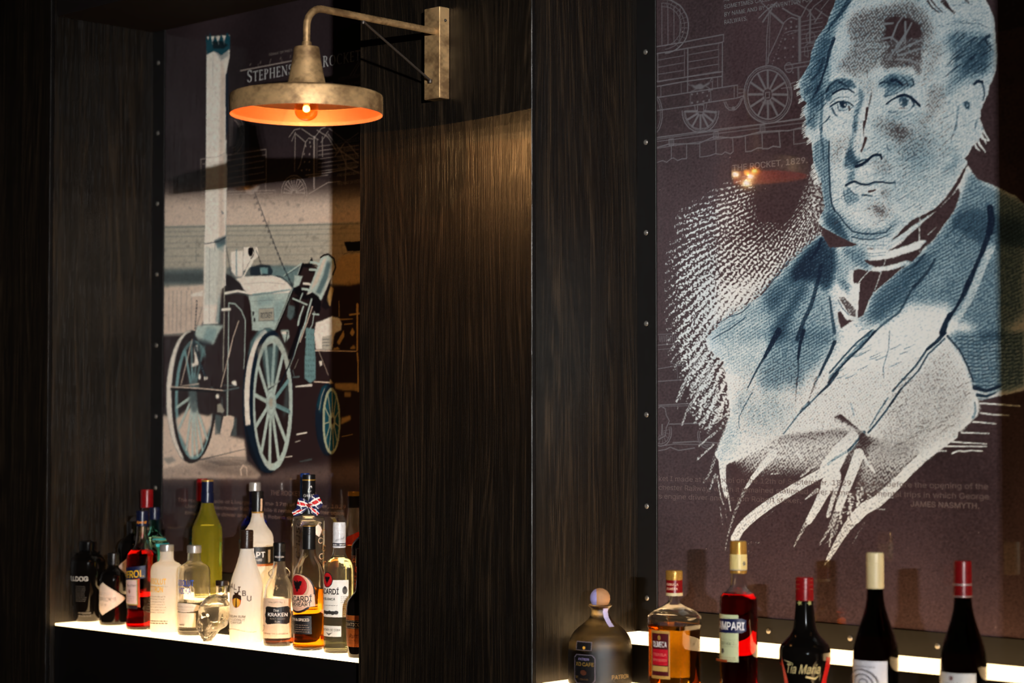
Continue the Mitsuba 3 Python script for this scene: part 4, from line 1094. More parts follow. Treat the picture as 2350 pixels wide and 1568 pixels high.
l G 0.55 2 2|150 -56 148 -56 147 -56 146 -56 144 -56 143 -56 142 -55 140 -55 139 -54 138 -54 136 -53 135 -53 134 -52 133 -51 132 -50 131 -49 130 -48 129 -48 128 -47 127 -45 126 -44 125 -43 125 -42 124 -41 123 -40 123 -38 122 -37 122 -36 122 -34 121 -33 121 -32 121 -30 121 -29 121 -28 121 -26 121 -25 121 -24 121 -22 122 -21 122 -20 123 -18
l G 0.55 1.4 1.4|150 -52 149 -52 148 -51 146 -51 145 -51 144 -51 143 -51 142 -50 141 -50 140 -49 139 -49 138 -48 137 -48 136 -47 135 -47 134 -46 133 -45 132 -44 131 -43 130 -42 129 -41 129 -40 128 -39 128 -38 127 -37 127 -36 127 -34 126 -33 126 -32 126 -31 126 -30 126 -29 126 -28 126 -27 126 -25 126 -24 126 -23 127 -22 127 -21 127 -20
l G 0.4 1.2 1.2|24 -18 42 -15
l G 0.4 1.2 1.2|24 -21 41 -25
l G 0.4 1.2 1.2|23 -24 38 -35
l G 0.4 1.2 1.2|21 -26 31 -42
l G 0.4 1.2 1.2|18 -27 22 -46
l G 0.4 1.2 1.2|15 -27 12 -46
l G 0.4 1.2 1.2|13 -26 3 -43
l G 0.55 2.4 2.4|51 -44 114 -41 179 -44
l G 0.55 1.6 1.6|10 -52 55 -47 161 -48
l G 0.55 2.2 2.2|10 -62 31 -59 43 -54 67 -61 91 -58 112 -55
l K 0.9 4.5 3|628 778 643 808 655 820
l K 0.9 4.5 3|643 757 659 778 676 804
l K 0.9 4.5 3|621 738 641 761 665 790
l K 0.9 4.5 3|641 750 674 761 702 767
l K 0.9 4.5 3|643 742 702 750
l K 0.9 4.5 3|641 735 669 730 699 718
l K 0.9 4.5 3|605 781 628 782 643 769 639 754
l K 0.9 4.5 3|661 808 661 766
l K 0.9 4.5 3|612 811 632 810
l K 0.6 2.5 2.5|620 765 620 764 619 763 619 762 618 761 617 760 617 759 616 759 615 758 613 758 612 758 611 759 610 759 609 760 608 760 607 761 606 762 606 764 605 765 605 766 605 767 605 769 605 770 606 771 606 772 607 773 608 773 609 774 610 774 611 774 612 774 614 774 615 774 616 773 617 772 618 771 618 770 619 769 619 768 620 767 620 765
l K 0.6 2.5 2.5|628 741 628 740 627 739 627 738 626 737 625 737 624 736 623 736 622 736 621 736 620 736 619 737 618 737 617 738 616 739 616 740 616 741 615 742 615 743 615 744 616 745 616 746 617 746 617 747 618 748 619 748 620 748 621 748 622 748 623 748 624 748 624 747 625 747 626 746 627 745 627 744 628 743 628 742 628 741"""
ART_L = """f m 0.55 26 0|-34 679 969 597 970 453 -32 515
f s 0.9 22 0|-33 647 970 570 970 365 -30 414
f w 0.9 2 0|-32 565 113 559 445 538 970 511 971 298 -30 339
l g 0.5 5 4|-32 562 292 544 556 528 970 507
l g 0.25 5 4|-32 549 292 531 556 515 970 495
l g 0.3 5 4|-32 535 292 518 556 502 970 483
l g 0.2 5 4|-32 516 292 500 556 484 970 466
l g 0.22 5 4|-31 501 293 485 556 470 970 453
l g 0.2 5 4|-31 478 293 463 556 449 970 433
l g 0.15 5 4|-31 461 293 446 556 433 970 418
f g 0.95 6 0|-31 443 191 434 191 385 -30 395
f k 0.45 5 0|-31 429 191 420 191 393 -30 404
f s 0.9 3 0|-30 389 195 385 196 244 -28 248
l g 0.7 2.4 2.4|4 377 3 262
l g 0.7 2.4 2.4|28 376 28 262
l g 0.7 2.4 2.4|47 375 46 261
l g 0.7 2.4 2.4|66 375 65 260
l g 0.7 2.4 2.4|86 374 85 260
l g 0.7 2.4 2.4|111 372 110 259
l g 0.7 2.4 2.4|135 371 134 258
l g 0.7 5 5|-28 250 136 252
l g 0.7 2 4|154 516 154 456
f g 0.85 3 0|293 428 370 430 556 422 708 400 709 309 294 326
f t 0.5 6 0|446 424 593 418 629 381 520 375
f d 1 3 0|-28 248 156 251 264 355 386 346 521 316 735 319 752 307 888 313 890 -155 632 -103 469 -140 374 -35 249 -36 238 55 148 74 56 87 -26 13
f s 1 4 0|-26 26 47 13 138 50 238 19 258 -29 374 -47 386 -106 450 -140 432 -150 -24 -159
f m 0.55 14 0|-24 -124 220 -108 487 -134 890 -99 890 -149 -24 -168
l n 0.8 4 2|140 -109 259 -91 378 -72
l n 0.6 2 2|13 -91 48 -78
l n 0.45 3.5 2|170 -102 298 -94 403 -94
l n 0.45 3.5 2|186 -104 315 -97 403 -98
l n 0.45 3.5 2|202 -107 333 -101 403 -103
l n 0.45 3.5 2|218 -110 350 -104 403 -107
l n 0.45 3.5 2|234 -112 367 -108 403 -111
l n 0.45 3.5 2|249 -115 384 -111 403 -115
l n 0.45 3.5 2|265 -118 401 -114 403 -120
f s 1 2 0|-25 -77 58 -86 104 -107 59 -123 -24 -134
f g 0.6 3 0|1 -101 48 -96 69 -108 28 -118
f d 0.5 8 0|140 -109 375 -94 487 -135 375 -151 200 -133
l s 0.8 6 3|363 -142 360 -128 371 -116 386 -123 388 -144
f b 0.35 8 0|729 514 970 508 970 309 730 308
f d 1 5 0|721 360 786 362 888 369 888 268 718 268 709 309
f b 0.8 3 0|760 420 777 435 829 437 888 430 888 363 804 356 743 364 748 401
f k 1 1.2 0|784 470 862 468 862 441 798 444
l k 0.8 1.5 1.5|783 437 803 441 871 439
l k 0.5 1 1|824 423 834 371
f c 1 1.5 0|674 263 696 267 738 277 767 272 777 257 774 241 753 235 746 226 739 191 675 193 667 231
f w 0.8 1.5 0|699 225 739 229 739 191 700 192
l n 0.7 2 2|701 218 728 218
l n 0.7 2 2|701 210 728 210
l n 0.7 2 2|701 202 728 202
f b 1 1 0|758 209 784 239 788 225 767 202
l b 1 3 2|770 268 819 268
l b 1 2.5 2|788 255 819 256
l b 1 8 8|838 304 838 285
l b 1 4 4|808 279 846 281
l b 1 6 6|838 281 838 187
f b 1 1 0|819 245 828 233 819 223 809 231
l b 1 2 2|766 316 767 276
l s 1 3 2.5|671 190 833 184
f b 1 1.5 0|744 194 763 196 769 190 746 189
f b 1 2 0|809 191 823 200 833 191
l b 1 5 6|838 179 841 159
l b 1 4 5|841 156 842 81
f c 0.9 1 0|686 162 698 162 699 150 692 149
l s 0.7 1.6 1.2|667 219 725 124
f b 0.75 2 0|750 103 840 101 840 83 785 84 753 89
f b 0.6 2 0|789 79 813 79 813 67 789 68
f b 0.8 2 0|778 12 813 19 813 8 775 -4
l s 1 3 3|668 108 729 105
l c 0.8 3 7|593 96 657 99
l c 1 3.5 3.5|598 -31 638 -26
l c 0.6 2 2|593 -51 611 -47
l b 0.6 1.5 2|779 -36 820 -30
l c 0.6 2 3|549 -92 578 -89
l g 0.5 3 5|611 -103 658 -96
f k 1 1.2 0|250 72 250 48 247 24 243 1 236 -20 228 -41 219 -59 208 -75 195 -89 182 -99 168 -107 153 -112 138 -114 123 -113 108 -108 93 -101 79 -90 67 -76 55 -60 44 -42 35 -21 28 1 23 25 20 49 18 74 19 99 22 123 27 147 33 169 42 189 52 208 63 224 76 237 90 248 104 255 119 260 134 261 149 259 164 253 178 245 192 234 205 220 216 204 226 185 234 165 241 143 246 120 249 96
f d 0.8 1 0|248 72 247 48 244 25 240 2 234 -19 226 -39 217 -57 206 -73 195 -86 182 -97 169 -105 154 -110 140 -112 126 -110 111 -106 97 -98 84 -88 72 -74 60 -58 50 -40 42 -20 35 2 30 25 27 49 26 74 26 98 29 122 34 146 40 167 48 188 57 206 68 222 81 235 94 245 107 253 122 257 136 258 151 256 165 251 179 243 192 232 204 218 215 202 224 184 232 164 239 142 243 119 246 96
f c 0.95 2 0|138 259 126 259 112 257 99 252 86 244 74 234 62 221 52 206 43 189 35 171 29 151 24 130 21 108 20 85 20 63 22 40 25 18 31 -3 37 -23 46 -42 55 -58 66 -73 77 -86 90 -97 103 -105 96 -91 86 -80 77 -67 68 -51 61 -34 55 -15 50 5 46 26 43 48 42 70 42 92 44 114 47 136 51 156 57 175 63 193 71 209 79 223 89 235 99 244 109 251 120 255
f t 1 1 0|235 64 234 42 232 21 229 0 224 -19 218 -37 211 -54 202 -68 193 -80 183 -90 172 -97 161 -102 150 -103 139 -102 127 -98 116 -91 106 -81 96 -69 87 -55 79 -38 73 -20 67 0 63 21 61 43 60 65 60 87 62 109 66 130 71 150 77 168 85 184 93 199 103 211 113 220 124 227 135 231 147 232 158 230 169 226 180 218 190 208 200 196 208 182 216 165 223 147 228 127 231 107 234 85
f d 1 1 0|230 65 229 44 228 24 225 5 220 -13 215 -30 208 -46 201 -59 193 -71 184 -80 174 -87 164 -91 154 -92 144 -91 134 -87 124 -80 114 -71 106 -60 98 -46 91 -31 85 -13 80 5 76 25 74 45 73 66 74 87 75 107 79 127 83 146 89 163 95 178 103 192 111 203 121 212 130 219 140 222 151 223 161 222 171 217 181 211 190 201 198 190 206 176 213 160 219 143 223 125 227 105 229 85
f s 1 4 0|66 11 138 44 179 25 218 19 232 43 227 -5 199 -48 170 -85 134 -97 99 -48 74 -18
l t 1 9 8|138 94 106 203
l n 0.7 1.4 1.4|144 94 114 202
l t 1 9 8|142 97 135 224
l n 0.7 1.4 1.4|148 97 143 224
l t 1 9 8|146 97 165 222
l n 0.7 1.4 1.4|152 97 173 222
l p 1 9 8|134 61 81 -15
l n 0.7 1.4 1.4|140 61 89 -15
l p 1 9 8|132 70 70 44
l n 0.7 1.4 1.4|138 70 78 44
l p 1 9 8|139 51 114 -76
l n 0.7 1.4 1.4|145 51 122 -76
l p 1 9 8|143 49 143 -94
l n 0.7 1.4 1.4|149 48 152 -94
l p 1 9 8|146 49 166 -92
l n 0.7 1.4 1.4|153 49 174 -92
l p 1 9 8|150 51 189 -75
l n 0.7 1.4 1.4|156 51 197 -75
l p 1 9 8|153 56 209 -45
l n 0.7 1.4 1.4|159 56 217 -45
l t 1 9 8|150 94 189 203
l n 0.7 1.4 1.4|156 94 197 203
f g 0.9 4 0|176 76 176 70 175 64 174 58 173 52 171 47 169 42 166 38 164 34 161 31 157 29 154 28 151 28 147 28 144 29 141 31 137 34 135 38 132 42 130 47 128 52 126 58 125 64 124 70 124 77 124 83 125 89 126 95 127 101 129 107 131 111 134 116 137 119 140 122 143 124 146 125 150 125 153 125 156 124 160 122 163 119 166 115 168 111 171 106 172 101 174 95 175 89 176 83
f d 1 3 0|158 98 237 97 258 31 215 19 169 25
f d 0.5 3 0|96 222 147 233 217 207 257 146 247 109 168 111 137 160
f c 1 2 0|148 216 160 218 169 165 159 161 140 158 136 166 152 168
f t 0.5 5 0|168 215 209 212 209 187 181 183
f n 1 0.6 0|154 231 153 228 150 226 146 226 142 228 141 231 142 234 146 236 150 235 153 234
f g 1 0.5 0|151 230 150 228 148 227 147 228 146 230 147 232 148 232 150 231
f n 1 0.6 0|156 224 154 221 151 219 147 219 144 221 143 224 144 227 147 228 151 228 154 226
f g 1 0.5 0|152 223 152 221 150 220 148 221 148 223 148 225 150 225 152 224
f n 1 0.6 0|158 217 157 214 154 212 150 212 146 214 145 217 146 220 150 221 154 221 157 219
f g 1 0.5 0|155 216 154 214 152 213 151 214 150 216 151 217 152 218 154 217
f n 1 0.6 0|161 209 160 207 156 205 152 205 149 207 148 210 149 213 152 214 156 214 160 212
f g 1 0.5 0|158 209 157 207 155 206 154 207 153 209 153 210 155 211 157 210
f n 1 0.6 0|164 202 163 200 159 198 155 198 152 200 151 203 152 206 155 207 159 207 163 205
f g 1 0.5 0|161 201 160 200 158 199 157 200 156 202 157 203 158 204 160 203
f n 1 0.6 0|167 195 166 192 163 191 159 191 156 193 154 196 155 198 159 200 163 200 166 198
f g 1 0.5 0|164 194 163 193 162 192 160 193 159 195 160 196 162 197 163 196
f n 1 0.6 0|171 188 169 185 166 184 162 184 159 186 158 189 159 191 162 193 166 193 169 191
f g 1 0.5 0|167 187 167 186 165 185 163 186 163 187 163 189 165 190 167 189
f n 1 0.6 0|174 181 173 178 170 177 166 177 163 179 161 181 163 184 166 186 170 186 173 184
f g 1 0.5 0|171 180 170 179 169 178 167 179 166 180 167 182 169 183 170 182
f n 1 0.6 0|178 174 177 171 174 170 170 170 167 171 165 174 166 177 170 179 174 179 177 177
f g 1 0.5 0|175 173 174 171 173 171 171 172 170 173 171 175 172 176 174 175
f n 1 0.6 0|182 167 181 164 178 163 174 163 170 164 169 167 170 170 174 172 178 172 181 170
f g 1 0.5 0|179 166 178 164 176 164 175 164 174 166 175 168 176 169 178 168
f n 1 0.6 0|186 160 185 157 182 155 178 156 175 157 173 160 174 163 178 165 182 165 185 163
f g 1 0.5 0|183 159 182 157 181 157 179 157 178 159 179 161 180 162 182 161
f n 1 0.6 0|190 153 189 150 186 148 182 148 179 150 177 153 179 156 182 158 186 158 189 156
f g 1 0.5 0|187 152 186 150 185 150 183 150 182 152 183 154 185 155 186 154
f n 1 0.6 0|195 146 193 143 190 141 186 141 183 143 182 146 183 149 186 151 190 151 193 149
f g 1 0.5 0|191 145 191 143 189 143 187 143 187 145 187 147 189 147 191 147
f n 1 0.6 0|199 139 198 136 195 134 191 134 187 136 186 139 187 142 191 144 195 144 198 142
f g 1 0.5 0|196 138 195 136 193 136 192 136 191 138 192 140 193 140 195 140
f n 1 0.6 0|203 132 202 129 199 127 195 127 192 129 191 132 192 135 195 137 199 137 202 135
f g 1 0.5 0|200 131 200 129 198 129 196 129 196 131 196 133 198 133 200 133
f n 1 0.6 0|208 125 207 122 204 120 200 120 197 122 195 125 197 128 200 130 204 130 207 128
f g 1 0.5 0|205 124 204 122 203 122 201 122 200 124 201 126 202 126 204 126
f n 1 0.6 0|162 341 161 338 159 337 156 338 155 341 156 344 159 345 161 344
f n 1 0.6 0|162 331 161 328 158 327 155 329 154 332 155 335 158 336 160 334
f n 1 0.6 0|161 322 160 319 157 318 155 319 153 322 154 325 157 326 160 325
f n 1 0.6 0|160 312 159 309 156 308 154 310 153 313 154 316 156 317 159 315
f n 1 0.6 0|159 303 158 300 155 299 153 300 152 303 153 306 155 307 158 306
f n 1 0.6 0|158 293 157 290 155 289 152 291 151 294 152 296 155 298 157 296
f n 1 0.6 0|157 284 156 281 154 280 151 281 150 284 151 287 154 288 156 287
f n 1 0.6 0|157 274 155 271 153 270 150 272 149 274 150 277 153 279 155 277
f n 1 0.6 0|156 265 155 262 152 261 150 262 148 265 149 268 152 269 155 268
f n 1 0.6 0|155 255 154 252 151 251 149 252 148 255 149 258 151 259 154 258
f n 1 0.6 0|154 246 153 243 150 242 148 243 147 246 148 249 150 250 153 249
f n 1 0.6 0|153 236 152 233 150 232 147 233 146 236 147 239 150 240 152 239
f d 1 1.5 0|254 400 289 413 318 403 351 384 374 361 401 316 409 256 400 202 384 108 218 98 197 208 255 327
f k 0.6 2 0|254 400 289 413 318 403 351 384 374 361 288 360
f p 1 1.5 0|390 346 564 350 543 306 505 250 447 248 408 253 401 316
f t 0.5 6 0|428 342 502 343 493 318 428 314
f t 0.5 5 0|502 329 548 327 521 275 493 270
l n 0.6 1.1 1|403 331 535 330
l n 0.6 1.1 1|403 302 535 302
l n 0.6 1.1 1|404 276 536 274
l n 0.6 1.1 1|404 258 536 255
f c 1 1.5 0|334 396 378 400 446 399 489 397 526 389 557 374 577 357 564 348 484 349 397 349 371 364 355 383
l w 0.6 2 2|371 380 465 380 548 371
l t 0.8 5 5|409 349 484 351 566 355
l c 1 7 5|288 358 342 362 401 352
l g 0.8 1.6 1.6|288 354 342 356 401 346
f w 1 0.8 0|435 309 499 309 501 276 436 276
l n 0.8 1.3 1.3|435 309 499 309 501 276 436 276 435 309
f k 1 1 0|416 297 416 296 416 295 415 295 415 294 415 293 414 293 414 292 413 292 412 291 411 291 410 291 409 292 408 292 408 293 407 294 407 295 406 296 406 297 406 298 406 299 407 300 407 301 408 301 408 302 409 302 409 303 410 303 411 303 412 303 413 302 414 302 414 301 415 301 415 300 415 299 416 298
f k 1 1 0|422 280 421 279 421 278 421 277 421 276 420 276 420 275 419 275 418 274 417 274 416 274 416 275 415 275 414 275 414 276 413 277 412 278 412 279 412 280 412 281 412 282 412 283 413 283 413 284 413 285 414 285 415 286 416 286 417 286 418 286 419 286 419 285 420 285 420 284 421 284 421 283 421 282 421 281
l n 0.9 2 2|509 396 515 392
l n 0.9 2 2|513 395 519 391
l n 0.9 2 2|517 395 523 391
l n 0.9 2 2|521 394 527 390
l n 0.9 2 2|525 393 531 389
l n 0.9 2 2|529 391 535 388
l n 0.9 2 2|533 390 539 386
l n 0.9 2 2|537 388 543 384
l n 0.9 2 2|541 386 547 382
l n 0.9 2 2|545 383 551 380
l n 0.9 2 2|549 381 555 377
l n 0.9 2 2|554 378 559 374
l n 0.9 2 2|558 375 563 371
l n 0.9 2 2|562 371 567 367
l n 0.9 2 2|566 368 571 364
f c 1 2 0|310 472 365 472 366 401 335 402 315 418
l t 0.8 5 7|336 476 337 407
l n 1 2.5 2.5|291 486 313 408
f c 1 1.2 0|369 481 427 478 435 455 412 442 397 424 366 415
f k 1 1 0|410 466 410 464 409 463 409 461 408 460 407 458 406 457 405 456 404 455 403 454 401 454 400 454 398 454 397 454 395 454 394 455 393 456 391 457 390 458 389 459 388 461 388 462 387 464 387 466 387 467 387 469 387 471 388 472 388 474 389 475 390 477 391 478 393 478 394 479 395 480 397 480 398 480 400 480 401 479 403 479 404 478 405 477 406 476 407 474 408 473 409 471 409 469 410 468
l k 1 4 4|389 475 408 476 416 461 401 448
l k 1 3 3|416 476 431 456 443 431
l c 1 4 4|420 473 412 449
l c 1 6 6|404 443 366 398
l n 1 1.5 1.5|397 443 360 401
f n 0.9 1.5 0|397 424 443 431 481 426 496 409 489 397 428 399 397 402
f t 1 1.5 0|439 421 474 419 474 403 443 404
l p 1 3 3|443 414 447 402
f c 1 1.2 0|196 1084 301 1076 301 1016 284 963 286 823 293 688 290 567 288 516 290 380 266 369 257 276 188 276 191 403 192 501 195 550 197 783 197 967
f s 0.8 5 0|264 1020 282 969 284 823 275 666 284 519 278 399 251 279 240 279 258 448 256 813
f p 0.5 4 0|194 495 234 486 277 496 282 399 255 327 196 330
f T 1 1 0|192 1093 204 1075 212 1096 224 1068 236 1085 248 1064 264 1084 276 1063 289 1085 303 1071 303 1037 278 1028 264 1023 248 1032 228 1039 197 1034
f k 0.8 1.5 0|220 1068 268 1064 295 1048 272 1041 228 1047
l p 0.8 2.4 1|218 1083 224 1060
l p 0.8 2.4 1|246 1079 252 1056
l p 0.8 2.4 1|272 1075 278 1053
f T 0.6 4 0|238 1036 297 1038 296 1019 264 1008
l T 0.6 1.6 1|227 1035 225 939
l t 0.7 1.4 1.4|288 774 291 398
l T 0.8 3 5|268 587 276 581
f n 1 1.2 0|282 967 294 974 295 810 286 786
l g 0.6 1.5 1.5|199 743 251 741 282 748
f T 0.9 2.5 0|234 508 288 519 289 493 253 485
l n 0.9 3 3|192 501 253 503 288 513
f t 0.5 4 0|238 496 285 495 283 471 253 483
l n 0.7 2 1.5|240 498 240 476
l n 0.6 1.2 1.2|216 487 216 280
f t 0.7 4 0|255 339 266 365 263 276 244 277
f p 1 3 0|160 272 216 274 279 268 256 248 236 219 169 230 152 248
f t 0.7 6 0|206 268 256 261 236 225 181 226
f n 0.7 4 0|161 239 236 225 217 217 167 223
f c 0.9 1.5 0|129 362 187 370 187 354 135 354
l w 1 3 3|283 395 284 321 281 181
l w 1 3 3|280 181 280 143
l p 1 3.4 3.4|304 330 303 181
l p 1 3.4 3|301 181 301 15
l c 1 7 7|274 313 310 313
l p 1 3 3|304 330 331 327 359 308 377 281 377 264 374 179
l p 1 2.4 2|374 179 371 148
l s 1 2.6 2.6|138 234 113 170 87 107
l s 1 2.6 2.6|348 279 324 236 305 181
l s 1 2.6 2.8|321 228 270 97
l n 1 2 2|183 323 151 251
l k 1 8 8|41 96 282 87 290 84
l s 1 2.6 2.6|41 102 161 97 282 89
l g 1 3.5 4|282 88 349 96
l s 0.8 2 3|95 104 169 109
f c 1 1.2 0|318 113 337 116 341 103 333 101 322 106
l g 0.8 2 4|282 104 337 101
f k 0.8 1 0|258 99 282 99 286 92 258 92
f c 1 1.2 0|263 73 263 72 263 71 262 70 262 69 261 69 260 68 259 68 258 67 257 67 256 67 255 67 254 67 253 67 252 68 251 68 250 69 249 69 249 70 248 71 248 72 247 73 248 74 248 75 249 76 249 77 250 77 251 78 252 79 253 79 254 79 255 79 256 79 257 79 258 79 259 78 260 78 261 77 262 77 262 76 263 75 263 74
l g 0.8 3 2.6|276 70 279 21
l g 0.8 4 3.5|296 84 297 18
f w 0.8 1.5 0|255 50 271 53 287 33 279 28 255 30
f s 1 1.2 0|283 18 311 20 332 16 329 -6 311 -38 279 -37 269 -27
f g 0.8 2 0|247 23 275 18 267 -31 244 -34
f g 0.6 2 0|330 13 342 13 342 -36 319 -37
f c 1 1 0|179 129 179 128 179 127 178 126 178 125 178 124 177 124 177 123 176 122 175 122 174 121 173 121 172 122 171 122 171 123 170 124 169 125 169 126 169 127 169 128 169 129 169 130 169 131 169 132 170 133 170 134 171 135 172 136 173 136 174 136 175 136 176 135 177 134 178 133 178 132 178 131 179 130
f c 1 1 0|201 123 201 122 201 121 201 120 200 120 199 119 198 119 197 119 196 119 195 120 195 121 194 122 194 123 194 124 194 125 195 126 195 127 196 128 197 128 198 128 199 128 200 127 200 126 201 126 201 125 201 124
f c 1 1 0|211 125 211 124 211 123 210 123 210 122 210 121 209 120 208 120 207 120 206 120 206 121 205 121 205 122 205 123 204 123 204 124 204 125 204 126 205 126 205 127 205 128 206 128 206 129 207 129 208 129 209 129 209 128 210 128 210 127 210 126 211 126 211 125
f n 1 1.2 0|582 59 582 33 579 8 575 -15 569 -38 561 -59 552 -78 542 -95 531 -110 518 -121 505 -129 491 -135 477 -136 463 -135 449 -130 435 -122 422 -111 410 -97 399 -80 390 -61 381 -39 375 -16 370 9 367 34 366 60 366 86 369 112 373 136 380 159 388 181 397 200 408 217 420 231 432 242 446 250 460 255 474 256 488 254 502 248 516 240 528 228 540 213 551 196 560 177 568 156 574 133 579 109 581 84
f k 0.6 2 0|374 13 403 -59 450 -129 478 -135 524 -128 496 -140 450 -143 393 -82
f c 1 1.5 0|382 -7 378 18 376 43 375 68 376 93 379 118 383 141 389 164 397 184 405 202 415 218 426 231 437 241 449 248 462 252 472 244 461 241 450 234 440 224 431 212 422 196 415 179 408 159 403 138 399 115 397 92 396 67 396 43 398 19 402 -4
l n 1 2 2|462 -121 452 -113 442 -102 432 -89 424 -73 416 -54 410 -34 405 -12 401 11 399 34 398 59 398 83 400 107 404 130 409 152 415 172 422 190 430 206 439 219 449 230 460 238 471 242
f p 1 1 0|580 53 579 29 577 6 574 -16 569 -37 564 -57 557 -74 549 -90 540 -103 530 -114 520 -121 509 -126 498 -128 487 -127 476 -122 466 -115 456 -104 447 -91 438 -75 431 -58 424 -38 419 -16 415 6 413 30 412 54 413 78 415 101 418 124 423 146 429 165 436 183 444 199 453 212 463 222 474 230 485 234 495 235 506 233 517 228 528 220 537 210 547 196 555 180 562 163 568 143 573 122 577 99 579 76
f w 0.4 6 0|429 202 521 229 573 163 540 129 448 142
f s 0.35 6 0|431 -35 487 -122 542 -58 574 12 541 -34
f d 1 1 0|565 52 565 31 563 10 560 -10 556 -28 551 -46 545 -62 539 -76 531 -87 523 -97 514 -104 505 -108 495 -109 486 -108 477 -104 468 -97 459 -88 451 -76 444 -62 437 -47 432 -29 428 -10 424 10 422 31 421 53 422 74 424 95 427 115 431 134 436 152 442 168 449 182 457 193 465 202 474 209 483 213 493 214 502 212 512 208 520 201 529 191 537 180 544 166 550 150 555 132 560 113 563 93 565 73
f g 0.5 5 0|541 12 563 47 562 128 550 82
l t 1 11 11|506 48 565 30
l n 0.7 1.3 1.3|515 48 570 30
l p 1 11 11|503 33 551 -46
l n 0.7 1.3 1.3|512 33 557 -45
l p 1 11 11|496 24 522 -96
l n 0.7 1.3 1.3|505 24 530 -94
l p 1 11 11|487 22 485 -107
l n 0.7 1.3 1.3|497 22 495 -104
l p 1 11 11|479 28 451 -75
l n 0.7 1.3 1.3|489 28 462 -73
l p 1 11 11|474 41 427 -8
l n 0.7 1.3 1.3|483 41 440 -7
l p 1 11 11|473 57 422 75
l n 0.7 1.3 1.3|482 57 435 75
l p 1 11 11|476 71 436 152
l n 0.7 1.3 1.3|485 71 448 150
l p 1 11 11|483 81 466 202
l n 0.7 1.3 1.3|492 80 477 199
l p 1 11 11|492 82 503 211
l n 0.7 1.3 1.3|501 82 512 209
l p 1 11 11|500 76 537 178
l n 0.7 1.3 1.3|509 76 544 176
l t 1 11 11|505 64 560 111
l n 0.7 1.3 1.3|514 63 566 110
f t 0.45 5 0|447 201 521 211 504 106 471 106
f p 1 1 0|511 52 511 47 510 43 509 38 508 34 506 30 505 26 503 23 500 21 498 19 495 17 493 16 490 16 487 16 484 17 482 19 479 21 477 23 475 27 473 30 471 34 470 38 469 43 468 48 468 52 468 57 469 62 470 66 471 71 472 75 474 78 476 81 479 84 481 86 484 87 486 88 489 89 492 88 495 87 497 86 500 84 502 81 504 78 506 74 508 70 509 66 510 61 510 57
l n 0.7 1.4 1.4|507 52 507 48 506 44 506 40 505 36 504 33 502 30 500 27 498 25 496 23 494 22 492 21 490 21 487 21 485 22 483 23 481 25 479 27 477 30 476 33 474 36 473 40 473 44 472 48 472 52 472 56 472 61 473 64 474 68 475 72 477 75 479 77 480 80 483 82 485 83 487 84 489 84 492 84 494 83 496 81 498 80 500 77 502 74 503 71 505 68 506 64 506 60 507 56 507 52
f w 1 1 0|498 55 498 53 497 51 497 50 497 49 496 47 495 46 495 45 494 44 493 44 492 43 491 43 490 43 488 43 487 43 486 44 485 44 484 45 484 46 483 47 482 49 482 50 481 52 481 53 481 55 481 56 481 58 482 59 482 60 483 62 484 63 484 64 485 65 486 65 487 66 488 66 489 66 490 66 492 66 493 65 494 65 494 64 495 63 496 62 497 60 497 59 497 58 498 56
l n 0.7 1.2 1.2|501 53 500 51 500 49 500 47 499 46 498 44 497 43 496 41 495 40 494 39 492 39 491 38 490 38 488 38 487 39 485 39 484 40 483 41 482 43 481 44 480 46 479 48 479 50 478 51 478 53 478 55 479 57 479 59 480 61 481 63 482 64 483 66 484 67 485 68 486 68 488 69 489 69 491 68 492 68 494 67 495 67 496 65 497 64 498 63 499 61 500 59 500 57 500 55 501 53
l n 1 5 3.5|480 90 521 111
l p 1 3 2|487 97 525 112
f d 1 2 0|611 415 655 422 735 376 709 286 630 243 572 244 521 250 561 315 593 383
l k 1 11 11|619 419 586 366 549 310 509 252
l p 1 2.4 2.4|613 421 579 359 538 297 505 250
f p 1 1 0|586 392 619 389 604 365 582 359
l p 1 3 4|541 394 615 423
l n 1 1.4 1.4|545 392 617 419
f k 1 1 0|611 423 644 422 655 438 662 428 655 410 622 412
l p 1 6 6|651 424 673 422 688 415
l k 1 3 3|652 417 673 415 688 408
l p 1 6 6|648 405 670 403 684 397
l k 1 3 3|648 398 670 397 684 389
l c 1 6 6|623 369 645 367 659 360
l k 1 3 3|623 362 645 360 659 353
l p 1 6 6|616 355 637 353 652 346
l k 1 3 3|616 348 637 347 652 339
f k 1 1.5 0|582 359 608 363 623 345 652 339 638 323 608 332 586 345
f g 1 1.5 0|561 315 586 309 590 285 568 274 555 284
f k 0.8 1.5 0|575 333 605 337 608 308 594 273 579 281 590 309
l p 1 4 4|579 331 638 312
l p 1 4 3|619 343 608 325
f p 1 1.2 0|694 433 720 439 741 433 748 405 738 384 695 321 666 338 638 341
f T 0.8 3 0|717 425 733 417 721 377 691 337 672 342 703 389
f s 0.7 2 0|703 430 717 432 679 367 650 348 668 379
f s 0.5 2 0|741 419 747 401 709 343 700 332
l k 1 5 6|691 434 705 440 723 441 745 428 752 405 741 387
f k 1 1.2 0|637 338 659 345 684 333 695 314 692 295 681 284 659 304 645 326
l c 0.8 2 2|637 340 656 345
f b 0.9 1.2 0|731 359 745 349 731 303 717 322
f k 0.8 1.2 0|724 364 738 363 720 332 728 301 713 295 695 305
l k 1 11 13|656 323 638 295 623 279 587 214 565 175
l p 1 6 4.5|656 325 641 293 631 265 602 214 580 175
l p 1 5 7|623 308 609 284 601 261
l s 1 3 3|659 306 638 265 609 214
l p 1 3 2.4|667 292 660 259 631 225
l p 1 4 4|660 287 685 284
l n 1 6 4.5|612 249 580 175 549 131 528 99
l k 0.7 5 5|605 238 567 157 522 99
l p 0.8 1.6 1.5|615 247 587 180 555 131
l w 0.6 1.6 1.6|602 167 587 144
